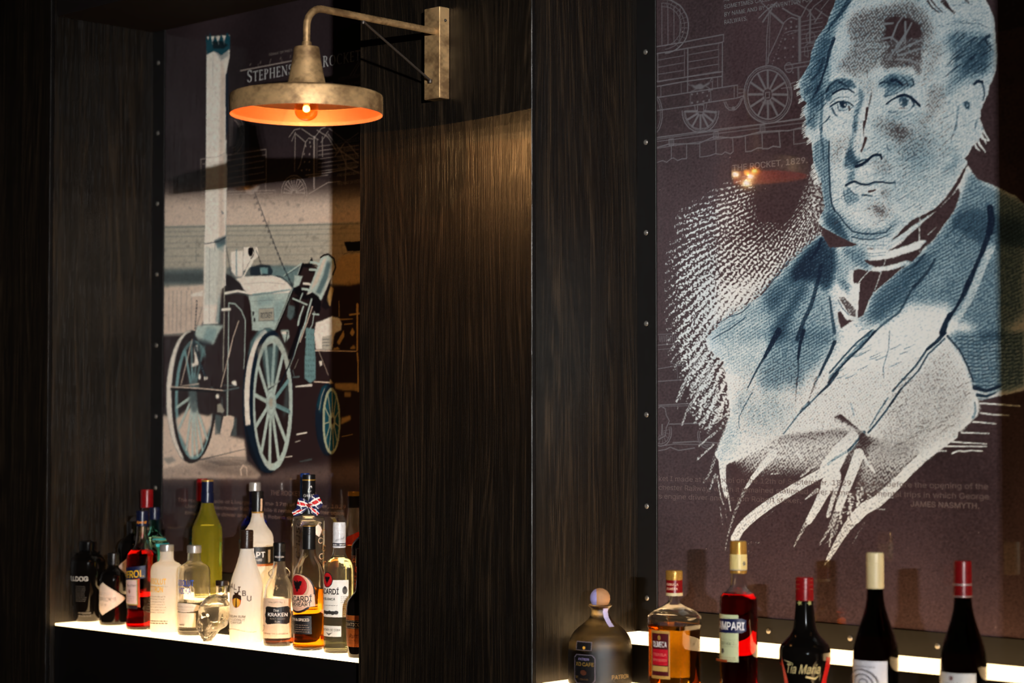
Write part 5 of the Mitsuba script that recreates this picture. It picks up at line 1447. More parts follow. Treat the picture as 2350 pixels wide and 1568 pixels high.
f t 0.9 1.5 0|634 251 667 247 671 173 631 173
f t 0.9 1.5 0|630 176 673 175 673 115 652 104 629 118
l n 0.8 1.5 1.5|633 236 635 232
l n 0.8 1.5 1.5|643 235 645 232
l n 0.8 1.5 1.5|653 235 655 232
l n 0.8 1.5 1.5|663 235 665 231
l n 0.8 1.5 1.5|633 222 635 218
l n 0.8 1.5 1.5|643 222 645 218
l n 0.8 1.5 1.5|653 221 655 218
l n 0.8 1.5 1.5|663 221 665 217
l n 0.8 1.5 1.5|634 208 635 204
l n 0.8 1.5 1.5|643 208 645 204
l n 0.8 1.5 1.5|653 207 655 204
l n 0.8 1.5 1.5|663 207 665 204
l n 0.8 1.5 1.5|634 194 635 191
l n 0.8 1.5 1.5|644 194 645 190
l n 0.8 1.5 1.5|653 194 655 190
l n 0.8 1.5 1.5|663 193 665 190
l n 0.8 1.5 1.5|634 180 635 177
l n 0.8 1.5 1.5|644 180 645 177
l n 0.8 1.5 1.5|654 180 655 176
l n 0.8 1.5 1.5|663 180 665 176
l n 0.8 1.5 1.5|634 166 636 163
l n 0.8 1.5 1.5|644 166 646 163
l n 0.8 1.5 1.5|654 166 655 163
l n 0.8 1.5 1.5|664 166 665 162
l n 0.8 1.5 1.5|634 153 636 149
l n 0.8 1.5 1.5|644 152 646 149
l n 0.8 1.5 1.5|654 152 656 149
l n 0.8 1.5 1.5|664 152 665 149
l n 0.8 1.5 1.5|634 139 636 135
l n 0.8 1.5 1.5|644 139 646 135
l n 0.8 1.5 1.5|654 138 656 135
l n 0.8 1.5 1.5|664 138 666 135
l n 0.8 1.5 1.5|634 125 636 121
l n 0.8 1.5 1.5|644 125 646 121
l n 0.8 1.5 1.5|654 125 656 121
l n 0.8 1.5 1.5|664 124 666 121
f p 0.9 2 0|528 247 561 248 565 229 543 211 558 196
l k 1 4 4|531 244 557 241 550 215
f c 1 1.5 0|531 244 550 244 554 237 535 237
f t 0.7 4 0|505 255 437 252 402 219 391 181 418 219 467 244
l g 1 3 5|580 121 606 122
l g 1 3 2|580 139 588 121
l n 0.85 3 3.4|333 754 406 643 486 506 529 433 582 357
f n 0.6 0.6 0|338 753 336 750 333 749 329 751 328 754 329 757 333 758 336 757
f n 0.6 0.6 0|348 736 347 733 343 732 340 733 338 736 340 739 343 740 347 739
f n 0.6 0.6 0|358 718 357 715 353 714 350 715 348 719 350 722 353 723 357 721
f n 0.6 0.6 0|369 700 367 697 364 696 360 698 359 701 360 704 364 705 367 703
f n 0.6 0.6 0|379 682 377 680 374 679 370 680 369 683 370 686 374 687 377 686
f n 0.6 0.6 0|389 665 388 662 384 661 381 663 379 666 381 669 384 670 388 668
f n 0.6 0.6 0|399 648 398 645 394 644 391 645 389 649 391 652 394 652 398 651
f n 0.6 0.6 0|409 631 408 628 404 627 401 628 400 631 401 634 404 635 408 634
f n 0.6 0.6 0|419 614 418 611 415 610 411 611 410 614 411 617 415 618 418 617
f n 0.6 0.6 0|430 597 428 594 425 593 421 595 420 598 421 601 425 602 428 600
f n 0.6 0.6 0|440 580 438 577 435 576 431 578 430 581 431 584 435 585 438 583
f n 0.6 0.6 0|450 564 448 561 445 560 441 562 440 565 441 568 445 569 448 567
f n 0.6 0.6 0|460 548 458 545 455 544 451 545 450 548 451 551 455 552 458 551
f n 0.6 0.6 0|470 532 468 529 465 528 461 529 460 533 461 535 465 536 468 535
f n 0.6 0.6 0|480 516 478 513 475 512 471 514 470 517 471 520 475 521 478 519
f n 0.6 0.6 0|489 501 488 498 485 497 481 498 480 501 481 504 485 505 488 504
f n 0.6 0.6 0|499 485 498 482 495 481 491 483 490 486 491 489 494 490 498 488
f n 0.6 0.6 0|509 470 508 467 504 466 501 468 500 471 501 474 504 475 508 473
f n 0.6 0.6 0|519 455 518 452 514 451 511 453 509 456 511 459 514 460 518 458
f n 0.6 0.6 0|529 441 527 438 524 437 521 438 519 441 521 444 524 445 527 444
f n 0.6 0.6 0|539 426 537 423 534 422 530 423 529 426 530 429 534 430 537 429
f n 0.6 0.6 0|548 412 547 409 544 408 540 409 539 412 540 415 544 416 547 415
f n 0.6 0.6 0|558 397 557 394 553 393 550 395 549 398 550 401 553 402 557 400
f n 0.6 0.6 0|568 383 566 380 563 379 560 381 558 384 560 386 563 388 566 386
f n 0.6 0.6 0|577 369 576 366 573 365 569 366 568 370 569 372 573 373 576 372
f n 0.6 0.6 0|587 355 586 352 582 351 579 352 578 356 579 358 582 359 586 358
f n 1 1.2 0|772 9 772 -4 770 -16 768 -27 766 -38 762 -49 758 -58 753 -66 748 -73 742 -78 736 -82 730 -85 723 -86 717 -85 710 -83 704 -79 698 -73 693 -66 688 -58 684 -49 680 -39 677 -28 675 -16 673 -4 673 9 673 21 674 33 676 45 679 56 683 66 687 76 692 84 697 91 703 96 709 100 716 102 722 103 729 102 735 100 741 96 747 90 752 83 757 75 761 66 765 55 768 44 770 33 771 21
f k 0.6 3 0|674 12 684 -34 716 -79 754 -83 711 -88 677 -34
f T 0.7 3 0|679 46 698 92 722 101 708 80 693 23
l w 0.7 2 3|710 89 698 69 689 35
f y 1 1 0|773 4 773 -7 772 -18 770 -29 768 -39 766 -48 763 -57 759 -64 756 -70 751 -75 747 -79 743 -81 738 -82 733 -81 729 -79 724 -76 720 -71 716 -65 713 -57 709 -49 707 -39 705 -29 703 -18 702 -7 702 4 702 15 703 26 704 37 706 47 709 57 712 65 715 73 719 79 723 84 728 87 732 90 737 90 742 90 746 87 751 84 755 79 759 72 762 65 765 56 768 47 770 37 771 26 772 15
f T 1 1 0|767 4 767 -6 766 -16 765 -26 763 -35 761 -43 759 -51 756 -58 753 -64 750 -68 746 -71 742 -73 739 -74 735 -74 731 -72 728 -68 724 -64 721 -58 718 -51 716 -44 714 -35 712 -26 711 -16 710 -6 710 4 710 14 711 24 712 34 713 43 715 52 718 60 721 66 724 72 727 77 730 80 734 82 738 82 742 82 745 80 749 76 752 72 755 66 758 59 761 52 763 43 764 34 766 24 766 14
l y 1 3 2.4|750 1 768 -10
l y 1 3 2.4|748 -8 761 -50
l y 1 3 2.4|743 -14 746 -73
l y 1 3 2.4|737 -13 729 -71
l y 1 3 2.4|732 -7 715 -45
l y 1 3 2.4|730 2 708 -3
l y 1 3 2.4|731 13 711 41
l y 1 3 2.4|735 20 723 74
l y 1 3 2.4|741 22 740 83
l y 1 3 2.4|746 19 756 67
l y 1 3 2.4|750 10 767 31
f y 1 1 0|753 5 753 2 753 0 752 -3 751 -5 750 -8 749 -10 748 -11 747 -13 745 -14 744 -15 742 -16 740 -16 738 -16 737 -15 735 -14 734 -13 732 -11 731 -10 730 -8 729 -5 728 -3 728 0 727 2 727 5 727 8 727 11 728 13 729 16 730 18 731 20 732 22 733 23 735 25 737 25 738 26 740 26 742 26 743 25 745 25 746 23 748 22 749 20 750 18 751 16 752 13 753 11 753 8
f d 1 1 0|748 5 748 4 747 3 747 1 747 0 746 -1 746 -2 745 -3 745 -4 744 -4 743 -5 742 -5 741 -5 740 -5 740 -4 739 -4 738 -3 738 -2 737 -1 737 0 736 1 736 3 736 4 736 5 736 7 736 8 736 9 737 10 737 11 738 12 738 13 739 14 739 15 740 15 741 15 742 15 743 15 744 15 745 14 745 13 746 12 746 11 747 10 747 9 747 8 748 6
l d 0.6 1 1|750 5 750 3 750 1 750 -1 749 -3 748 -5 747 -7 746 -8 745 -10 744 -11 743 -11 741 -12 740 -12 739 -12 737 -11 736 -11 735 -10 734 -8 733 -7 732 -5 731 -3 730 -1 730 1 730 3 730 5 730 7 730 10 730 12 731 14 732 16 733 17 734 19 735 20 736 21 737 22 739 22 740 22 741 22 743 22 744 21 745 20 746 19 747 17 748 16 749 14 750 12 750 10 750 7 750 5
f b 0.6 1 0|729 101 746 103 732 114
l l 0.5 2 2|173 741 463 742 464 651
l l 0.5 2 2|173 741 177 658 284 660
l l 0.5 1.6 1.6|183 727 461 727
l l 0.5 1.6 1.6|297 661 461 660
l l 0.5 1.2 1.2|183 709 196 709
l l 0.5 1.2 1.2|296 709 455 712
l l 0.5 1.2 1.2|183 692 196 692
l l 0.5 1.2 1.2|297 693 455 696
l l 0.5 1.2 1.2|184 674 196 674
l l 0.5 1.2 1.2|297 676 455 680
l l 0.5 2 2|364 726 365 659
l l 0.5 1.5 1.5|196 728 196 659
l l 0.5 1.5 1.5|177 647 503 627 503 606
l l 0.5 1.2 1.2|177 639 491 621
l l 0.5 1.2 1.2|139 634 190 619 503 602
l l 0.5 1.8 1.8|461 651 464 628
f l 0.4 2 0|368 647 395 639 419 645 437 643 425 631 401 623 377 631
l l 0.5 1.6 1.6|329 852 332 851 336 848 339 846 342 844 345 841 348 839 351 836 353 832 356 829 358 826 360 822 361 819 363 815 364 812 365 808 366 804 367 800 367 796 367 793 367 789 366 785 366 782 365 778 364 774 362 771 361 768 359 765 357 762 355 759 352 756 350 754 347 752 344 750 341 748 338 746 334 745 331 743 327 743 323 742 320 741
l l 0.5 1 1|325 844 328 842 331 840 334 839 337 837 339 834 342 832 344 830 346 827 348 824 350 822 352 819 353 816 354 813 355 810 356 806 357 803 357 800 358 797 358 794 358 791 357 788 357 784 356 782 355 779 354 776 353 773 351 770 349 768 347 766 345 763 343 761 341 760 338 758 336 756 333 755 330 754 327 753 324 752 321 751 318 751
l l 0.5 1.6 1.6|323 837 326 836 328 834 331 833 333 831 335 829 337 827 339 825 341 823 343 821 344 818 346 816 347 813 348 811 349 808 350 805 350 803 351 800 351 797 351 795 351 792 350 789 350 787 349 784 349 782 348 779 346 777 345 775 344 773 342 771 340 769 338 767 336 766 334 764 332 763 330 762 327 761 325 760 322 759 319 759 317 758
l l 0.35 1.1 1.1|303 845 304 766
l l 0.35 1.1 1.1|309 845 309 766
l l 0.35 1.1 1.1|313 844 313 765
l l 0.35 1.1 1.1|317 844 317 765
l l 0.5 2 2|530 618 530 621 530 625 531 629 532 633 534 636 536 640 538 643 541 646 543 648 547 651 550 653 553 655 557 657 561 658 565 659 569 660 574 660 578 660 582 660 587 660 591 659 595 658 599 656 603 654 607 652 611 650 615 647 618 645 621 642 624 638 626 635 628 632 630 628 632 624 633 620 634 617 634 613 635 609 634 605 634 601
l l 0.5 2 2|539 617 539 620 539 623 540 627 541 630 542 633 544 636 546 638 548 641 550 643 553 645 555 647 558 649 562 650 565 651 568 652 572 653 575 653 579 653 582 653 586 653 589 652 593 651 596 650 600 648 603 647 606 645 609 642 612 640 614 638 617 635 619 632 620 629 622 626 623 623 624 619 625 616 625 613 626 610 625 606 625 603
l l 0.45 2.6 2.6|573 614 539 617
l l 0.45 2.6 2.6|574 616 541 629
l l 0.45 2.6 2.6|575 618 547 640
l l 0.45 2.6 2.6|577 620 557 648
l l 0.45 2.6 2.6|580 620 569 652
l l 0.45 2.6 2.6|582 620 582 653
l l 0.45 2.6 2.6|585 620 596 650
l l 0.45 2.6 2.6|588 619 608 643
l l 0.45 2.6 2.6|590 617 617 634
l l 0.45 2.6 2.6|591 615 623 622
l l 0.45 2.6 2.6|591 613 626 610
l l 0.3 1.4 1.4|634 601 633 598 632 595 631 592 629 589 627 586 625 583 623 581 620 578 617 576 614 574 611 572 608 571 605 569 601 568 597 567 594 567 590 567 586 567 582 567 578 567 574 568 570 569 567 570 563 572 559 573 556 575 553 577 549 580 546 582 544 585 541 588 539 591 537 594 535 597 533 600 532 604 531 607 530 611 530 614 530 618
l l 0.5 2 2|584 671 586 775
l l 0.5 2 2|598 677 607 687 629 745 641 755 658 751
f l 0.6 0.6 0|649 743 648 741 647 741 645 742 644 743 645 745 647 745 648 744
f l 0.6 0.6 0|632 735 631 734 630 733 628 734 627 735 628 737 630 737 631 737
f l 0.6 0.6 0|652 731 651 730 650 729 648 730 647 732 648 733 649 734 651 733
f l 0.6 0.6 0|626 713 626 712 624 711 622 712 621 714 622 715 624 716 626 715
f l 0.6 0.6 0|648 711 647 710 646 709 644 710 643 712 644 713 646 714 647 713
f l 0.6 0.6 0|627 693 626 691 624 691 622 692 622 693 622 695 624 695 626 694
f l 0.6 0.6 0|648 691 648 690 646 689 644 690 643 691 644 693 646 693 648 692
f l 0.6 0.6 0|615 672 615 670 613 670 611 670 610 672 611 673 613 674 615 673
f l 0.6 0.6 0|635 671 635 669 633 669 631 669 630 671 631 672 633 673 635 672
f l 0.6 0.6 0|648 669 648 668 646 668 644 668 643 670 644 671 646 672 648 671
l l 0.5 5 4|664 756 664 619
l l 0.5 1.4 1.4|675 748 675 659
l l 0.4 1.3 1.3|681 729 841 728
l l 0.4 1.3 1.3|681 717 841 717
l l 0.4 1.3 1.3|681 706 841 706
l l 0.4 1.3 1.3|681 695 841 695
l l 0.4 1.3 1.3|681 684 841 684
l l 0.4 1.3 1.3|681 673 841 674
l l 0.4 1.3 1.3|681 662 841 663
l l 0.45 2.2 2.2|560 766 583 783 606 784
l l 0.45 2.2 2.2|572 754 586 775
l l 0.45 2.2 2.2|589 771 629 745
l l 0.45 2.2 2.2|612 783 652 761 680 747
l l 0.45 2.2 2.2|664 752 692 775 708 777
l l 0.45 2.2 2.2|692 739 720 765
l l 0.45 2.2 2.2|675 773 720 750 753 711
l l 0.45 2.2 2.2|697 753 698 701
l l 0.45 2.2 2.2|720 758 770 709 841 670
l l 0.45 2.2 2.2|725 772 797 728 841 688
l l 0.45 2.2 2.2|748 697 786 729 840 749
l l 0.45 2.2 2.2|770 709 797 663 841 645
l l 0.45 2.2 2.2|792 700 789 620
l l 0.45 2.2 2.2|630 657 709 656 835 660
l l 0.45 2.2 2.2|641 651 720 650
l l 0.45 2.2 2.2|642 606 720 630 770 629
l l 0.45 2.2 2.2|807 902 840 934
l l 0.45 2.2 2.2|818 900 845 930
l l 0.45 3 3|350 970 576 970
l l 0.4 1.6 1.6|392 980 395 985
l l 0.4 1.6 1.6|436 980 439 985
l l 0.4 1.6 1.6|479 980 482 985
l l 0.4 1.6 1.6|521 980 524 985
l l 0.4 1.6 1.6|563 980 566 985"""

# ------------------------------------------------------------------ the room
struct('floor', box(-9, 6, -4, 4.2, FLOOR-.1, FLOOR), 'dark_paint', 'dark floor of the bar')
struct('ceiling', box(-9, 6, 1.2, 4.2, CEIL, CEIL+.1), 'dark_paint', 'dark ceiling over the back bar')
struct('wall_back', box(-9, 3, DM+.04, DM+.14, FLOOR, CEIL), 'dark_paint', 'dark back wall behind the recesses')
CL = .0115                                # thickness of the pillars' front cladding
def pillar(side, x0, x1, label):
    k = struct('wall_'+side, box(x0+.001, x1-.0015, D+CL+.002, DM+.035, FLOOR, CEIL), 'oak', label)
    part(k, 'front_panel', box(x0, x1, D, D+CL, FLOOR, CEIL, .0012), 'oak', False)
    if side != 'right': part(k, 'panel_edge', box(x1-.0005, x1+.0006, D+.0022, D+CL-.0018, FLOOR, CEIL), 'black_lacquer', False)
pillar('left', -7.2, UA, 'dark oak pillar left of the locomotive print'); pillar('center', UB, UC, 'wide dark oak pillar between the two lit recesses'); pillar('right', UD, 0.6, 'dark oak pillar right of the portrait')
RX0, LX0 = -2.926, -4.764
for n, (a, b) in enumerate([(UA, UB), (UC, UD)]):
    struct('trim_%d' % (n+1), box(a, b, D+.02, DM+.02, ZT, CEIL), 'dark_paint', 'dark soffit above the %s recess' % ('left', 'right')[n])
    # framed print
    fr = thing('print_frame', ['black steel frame with round screws around the locomotive print', 'black steel frame with round screws around the portrait print'][n], 'frame')
    w = .0545; mu = b-.05
    part(fr, 'stile', box(a-.002, a+w, DM-.004, DM+.03, Z2-.03, ZT+.02, .001), 'black_metal', False); part(fr, 'stile', box(mu, b+.002, DM-.004, DM+.03, Z2-.03, ZT+.02, .001), 'black_metal', False)
    part(fr, 'rail', box(a+w+.0005, mu-.0005, DM-.004, DM+.03, Z2-.03, ZB, .001), 'black_metal', False)
    def screw(x, z):
        s = lathe([(.0062, 0), (.0062, .0008), (.0052, .0022), (.003, .003), (.0012, .0032)], 14); s.apply_transform(trimesh.transformations.rotation_matrix(math.pi/2, [1, 0, 0])); return moved(s, [x, DM-.0042, z])
    for k in range(8): part(fr, 'screw', screw(a+.0255, 1.038-.204*k), 'screw_steel', 40)
    for k in range(6 if n else 5): part(fr, 'screw', screw(a+.155+.2065*k, -.4395), 'screw_steel', 40)
    # stepped, lit shelves
    for tier, (zt, y0, y1, zb) in enumerate([(Z1, YF, YS, -.80), (Z2, YS, DM-.006, Z1)]):
        k = thing('light_shelf', [['glowing front shelf step of the left recess with a row of bottles', 'glowing back shelf step of the left recess behind the front bottles'], ['glowing front shelf step of the right recess below the portrait', 'thin glowing back shelf step right under the portrait frame']][n][tier], 'shelf')
        g = .004
        dk = part(k, 'light_panel', box(a+.004, b-.004, y0, y1-.001, zt-.006, zt), 'white_plastic', False, label='glowing white panel')
        scene[dk]['emitter'] = {'type': 'area', 'radiance': {'type': 'rgb', 'value': list(SHELF_RAD)}}; scene[dk]['bsdf'] = {'type': 'diffuse', 'reflectance': rgb(205, 190, 160)}
        part(k, 'fascia', box(a+.002, b-.002, y0+.001, y0+.014, zb-.004 if tier else zb, zt-.0065), 'black_lacquer', False)
        if not tier: part(k, 'cabinet', box(a+.002, b-.002, y0+.016, DM-.006, zb, Z1-.0075), 'black_metal', False)
# ------------------------------------------------------------------ the prints
def grid_mesh(sh, x0):
    H, W = sh.shape; V = np.c_[(x0+sh.S/1000).ravel(), np.full(sh.S.size, DM), (sh.T/1000).ravel()]
    i = np.arange(H*W).reshape(H, W); a, b, c, d = i[:-1, :-1].ravel(), i[:-1, 1:].ravel(), i[1:, 1:].ravel(), i[1:, :-1].ravel()
    return trimesh.Trimesh(V, np.r_[np.c_[a, b, c], np.c_[a, c, d]], process=False)
_glyphs = {}
def flat_text(s, h, bold=False):
    """Lettering as a flat sheet: vertices (x, y), triangles; capitals h tall."""
    if (s, bold) not in _glyphs:
        m = meshkit.text_mesh(s, 1.0, .01, bold); f = m.faces[m.face_normals[:, 2] > .5]; u, inv = np.unique(f, return_inverse=True); _glyphs[(s, bold)] = (m.vertices[u, :2], inv.reshape(-1, 3))
    v, f = _glyphs[(s, bold)]; return v*h, f
def print_text(parent, x0, items, col):
    V, F, n = [], [], 0
    for s, x, z, h, w, bold in items:
        v, f = flat_text(s, h, bold); v = v.copy()
        if w: v[:, 0] *= w/v[:, 0].max()
        V.append(np.c_[x0+(x+v[:, 0])/1000, np.full(len(v), DM-.0004), (z+v[:, 1])/1000]); F.append(f+n); n += len(v)
    m = trimesh.Trimesh(np.vstack(V), np.vstack(F), process=False)
    k = part(parent, 'lettering', m, 'print', False, color=np.tile(lin(*col), (len(m.vertices), 1))); labels[k] = {'kind': 'stuff', 'label': 'grey printed lettering'}
def serif(txt, x, z, H, small, gap):
    """Roman capitals drawn as strokes with thick and thin limbs and serifs; the first letter H tall, the rest small."""
    def bar(a, b, w): return shapely.LineString([a, b]).buffer(w/2, cap_style=2)
    def bow(cx, cy, rx, ry, a0, a1, thick, thin):
        u = np.linspace(math.radians(a0), math.radians(a1), 22); o = np.c_[cx+rx*np.cos(u), cy+ry*np.sin(u)]; w = thin+(thick-thin)*np.abs(np.cos(u)); i = np.c_[cx+(rx-w)*np.cos(u), cy+(ry-thin)*np.sin(u)]
        return shapely.Polygon(np.r_[o, i[::-1]]).buffer(0)
    k, n, s = .12, .055, .08
    def stem(c, l=.13): return [bar((c, 0), (c, 1), k), bar((c-l, .025), (c+l, .025), .05), bar((c-l, .975), (c+l, .975), .05)]
    G = {'T': (.66, [bar((.33, 0), (.33, 1), k), bar((.2, .025), (.46, .025), .05), bar((0, .965), (.66, .965), .07), bar((.03, .82), (.03, 1), .05), bar((.63, .82), (.63, 1), .05)]),
         'E': (.56, stem(.13)+[bar((.1, .965), (.5, .965), .07), bar((.1, .5), (.42, .5), .06), bar((.1, .035), (.54, .035), .07), bar((.49, .84), (.49, 1), .05), bar((.53, 0), (.53, .18), .05), bar((.42, .4), (.42, .6), .05)]),
         'H': (.78, stem(.14)+stem(.64)+[bar((.1, .5), (.68, .5), .06)]), 'N': (.8, [bar((.14, 0), (.14, 1), n), bar((.66, 0), (.66, 1), n), bar((.12, .97), (.67, .03), k), bar((.02, .025), (.26, .025), .05), bar((.0, .975), (.2, .975), .05), bar((.54, .975), (.78, .975), .05)]),
         'P': (.56, stem(.13)+[bow(.2, .74, .34, .26, -95, 95, k, .06)]), 'R': (.66, stem(.13)+[bow(.2, .74, .32, .26, -95, 95, k, .06), bar((.3, .5), (.62, .0), k*.9), bar((.5, .025), (.7, .025), .05)]),
         'S': (.5, [bow(.25, .74, .24, .26, 20, 250, .12, .07), bow(.25, .26, .25, .27, 200, 430, .12, .07), bar((.14, .6), (.36, .42), k), bar((.46, .74), (.46, .93), .05), bar((.02, .08), (.02, .27), .05)]),
         'O': (.84, [bow(.4, .5, .4, .52, 0, 180, k, .06), bow(.4, .5, .4, .52, 180, 360, k, .06)]), 'C': (.72, [bow(.4, .5, .4, .52, 48, 312, k, .06), bar((.65, .72), (.65, .95), .06)]),
         'K': (.7, stem(.13)+[bar((.2, .42), (.58, .97), .07), bar((.3, .55), (.64, .03), k), bar((.48, .975), (.68, .975), .05), bar((.52, .025), (.74, .025), .05)]), "'": (.22, [bar((.1, .72), (.12, 1), .1)])}
    out = []
    for i, c in enumerate(txt):
        h = H if i == 0 else small; w, g = G[c]; u = shapely.unary_union(g)
        out.append(shapely.affinity.affine_transform(u, [h*1.0, 0, 0, h, x, z])); x += (w*1.0+gap)*h
    return out, x
import shapely.affinity
def flat_mesh(polys, x0):
    V, F, n = [], [], 0
    for u in polys:
        for g in getattr(u, 'geoms', [u]):
            v, f = trimesh.creation.triangulate_polygon(g, engine='earcut'); V.append(v); F.append(f+n); n += len(v)
    v = np.vstack(V); return trimesh.Trimesh(np.c_[x0+v[:, 0]/1000, np.full(len(v), DM-.0004), v[:, 1]/1000], np.vstack(F), process=False)
GAIN = 1.0
sh = Sheet(0, 1186, -425, 1150, 2.0, 1.65); im, _ = locomotive(sh, ART_L)
m = grid_mesh(sh, LX0); loc = thing('wall_print', 'glazed print of an early steam locomotive with a tall pale chimney, in the left recess', 'mural')
part(loc, 'sheet', m, 'print', True, color=np.clip(im.reshape(-1, 3)*GAIN, 0, .92))
for tx, x, z, hh, sm, wide in (("STEPHENSON'S", 381, 933.5, 34, 28, (8, 193)), ('ROCKET', 699, 937, 29, 27, (6, 148))):
    pol, _ = serif(tx, x, z, hh, sm, .14); kx = wide[1]/(max(u.bounds[2] for u in pol[:wide[0]])-x); pol = [shapely.affinity.scale(u, kx, 1, origin=(x, z)) for u in pol]
    m = flat_mesh(pol, LX0); labels[part(loc, 'title', m, 'print', False, color=np.tile(lin(176, 172, 168), (len(m.vertices), 1)))] = {'kind': 'stuff', 'label': 'pale Roman capitals'}
print_text(loc, LX0, [('STEPHENSON’S ROCKET', 761, 894, 7.5, 150, 0), ('OR 0-2-2 WHEEL ARRANGEMENT', 761, 876, 7.5, 190, 0), ('STEPHENSON AND SON', 761, 858, 7.5, 140, 0)]+[(s, 757, 730-22*k, 7.5, 0, 0) for k, s in enumerate(['AND COMPANY FOR', 'THE RAINHILL', 'TRIALS HELD BY', 'THE LIVERPOOL', 'AND MANCHESTER', 'RAILWAY IN 1829', 'THE BEST WAY'])]+[('SCALE OF FEET', 473, 996, 6, 100, 0)]+[(str(k+1), 425+50*k, 972, 7, 0, 0) for k in range(5)], (128, 116, 108))
print_text(loc, LX0, [('THE ROCKET, 1829.', 488, -194, 12.5, 196, 0), ('The rocket I made at Liverpool on the 17th of September, 1829', 76, -222, 9.5, 720, 0), ('Liverpool & Manchester Railway while it remained there after some', 111, -239, 9.5, 680, 0), ('time as engine driver and his son Robert stoker.', 111, -257, 9.5, 520, 0)], (112, 92, 86))
print_text(loc, LX0, [('ROCKET', 443, 283, 15, 50, 1)], (30, 40, 52))
sh = Sheet(0, 1206, -425, 1140, 1.75, 1.4); im = portrait(sh, ART_R, (490.7, 525.2))
m = grid_mesh(sh, RX0); por = thing('wall_print', 'glazed print of a large engraved portrait of a man, in the right recess', 'mural')
part(por, 'sheet', m, 'print', True, color=np.clip(im.reshape(-1, 3)*GAIN, 0, .92))
print_text(por, RX0, [('ACHIEVED FAME AND IS', 198, 917, 9, 0, 0), ('SOMETIMES CALLED THE', 198, 901, 9, 165, 0), ('BY NAME AND BY CONVENTION FOR', 199, 884, 9, 234, 0), ('RAILWAYS.', 199, 867, 9.2, 63, 0)], (122, 124, 126))
print_text(por, RX0, [('THE ROCKET, 1829.', 219, 544.5, 12.5, 200, 1)], (110, 98, 96))
print_text(por, RX0, [('ket I made at Liverpool on the 12th of September, 1829, the day before the opening of the', 9, -129, 11, 832, 0), ('chester Railway, which it remained stationed after some experimental trips in which George', 9, -148.5, 11, 834, 0), ('s engine driver and his son Robert stoker.', 9, -168, 11, 388, 0), ('JAMES NASMYTH.', 664, -167, 10.5, 157, 1)], (100, 86, 84))

# ------------------------------------------------------------------ the wall lamp
lamp = thing('wall_lamp', 'brass wall lamp with wide flat shade and lit bulb on the oak pillar', 'lamp')
XA, YP, YL = -3.242, D-.031, 2.7245
part(lamp, 'wall_plate', box(-3.2755, -3.2255, YP, D-.0005, .7185, .9225, .0012), 'brass', False)
zt = .8700; rt = .0076; rb = .043
path = [[XA, YP+.002, zt-.0016]]+[[XA, YP-(YP-YL-rb)*u, zt-.0016+.0016*u] for u in np.linspace(.1, 1, 8)]+[[XA, YL+rb*math.cos(a), zt-rb+rb*math.sin(a)] for a in np.radians([80, 70, 60, 50, 40, 30, 20, 10, 0])][0:]
path = path[:9]+[[XA, YL+rb-rb*math.sin(a), zt-rb+rb*math.cos(a)] for a in np.radians(np.arange(8, 91, 8.2))]+[[XA, YL, z] for z in (.815, .80, .789)]
part(lamp, 'arm', tube(path, rt, 20), 'brass', 40)
part(lamp, 'stay_rod', tube([[XA-.002, 2.882, zt-.008], [-3.2515, YP-.0, .7575]], .0026, 10), 'dark_steel', 40)
for c in ([XA-.002, 2.884, zt-.0105], [-3.2515, YP-.004, .7575]): part(lamp, 'stay_bolt', moved(lathe([(.0045, -.004), (.005, 0), (.0045, .004)], 12), c), 'dark_steel', 40)
part(lamp, 'screw', moved(trimesh.creation.icosphere(2, .0035), [-3.2255, D-.014, .893]), 'dark_steel', 40)
R = .1595; zr = .641
o = [XA, YL, 0]
outer = [(.0095, .795), (.0105, .7895), (.0108, .786), (.0255, .7835), (.0268, .780), (.0285, .765), (.034, .735), (.0405, .7055), (.0425, .7015), (.06, .6985), (.12, .6905), (R-.004, .6835), (R-.001, .6815), (R, .678), (R, zr+.002), (R-.0006, zr)]
inner = [(R-.0016, zr+.001), (R-.002, .676), (.12, .6865), (.06, .6945), (.0415, .6975), (.030, .735), (.024, .775), (.001, .778)]
part(lamp, 'shade', moved(lathe(smoothed(outer[:4], .002).tolist()+outer[4:], 96, close=False), o), 'brass', 38)
part(lamp, 'shade_underside', moved(lathe(inner[1:], 96, close=False), o), 'painted_shadow', 38, label='underside of the shade with its shadow put into a dark colour')
part(lamp, 'shade_lining', moved(lathe([(R-.0017, .649), (R-.0020, .6755)], 96, close=False), o), 'copper_lining', 38, label='orange inside of the rim')
part(lamp, 'shade_lip', moved(lathe([(R-.0006, zr), (R-.0016, zr+.0006), (R-.0017, .649)], 96, close=False), o), 'lip_copper', 38, label='paler copper lip of the rim')
part(lamp, 'bulb_socket', moved(lathe([(.014, .700), (.016, .702), (.016, .735), (.012, .74)], 24), o), 'dark_steel', 40)
part(lamp, 'bulb_glass', moved(lathe(smoothed([(.0008, .629), (.012, .6315), (.0215, .640), (.0255, .6525), (.0235, .666), (.017, .681), (.0135, .6995)], .002), 32), o), ref('bulb_glass_amber', {'type': 'thindielectric', 'int_ior': 1.5, 'specular_transmittance': {'type': 'rgb', 'value': [1.0, .66, .24]}}), True, label='clear amber globe')
f = part(lamp, 'filament', moved(trimesh.creation.icosphere(2, .0075), [XA, YL, .6545]), 'white_cap', True, label='glowing filament')
scene[f]['emitter'] = {'type': 'area', 'radiance': {'type': 'rgb', 'value': list(BULB_RAD)}}
for i, (u, z, w) in enumerate([(None, .626, .4), (.6, .640, .2), (2.7, .650, .2), (4.8, .660, .2)]):
    scene['lamp_glow_%03d' % i] = {'type': 'point', 'position': [XA+(.030*math.cos(u) if u else 0), YL+(.030*math.sin(u) if u else 0), z], 'intensity': {'type': 'rgb', 'value': [w*x for x in BULB_POWER]}}
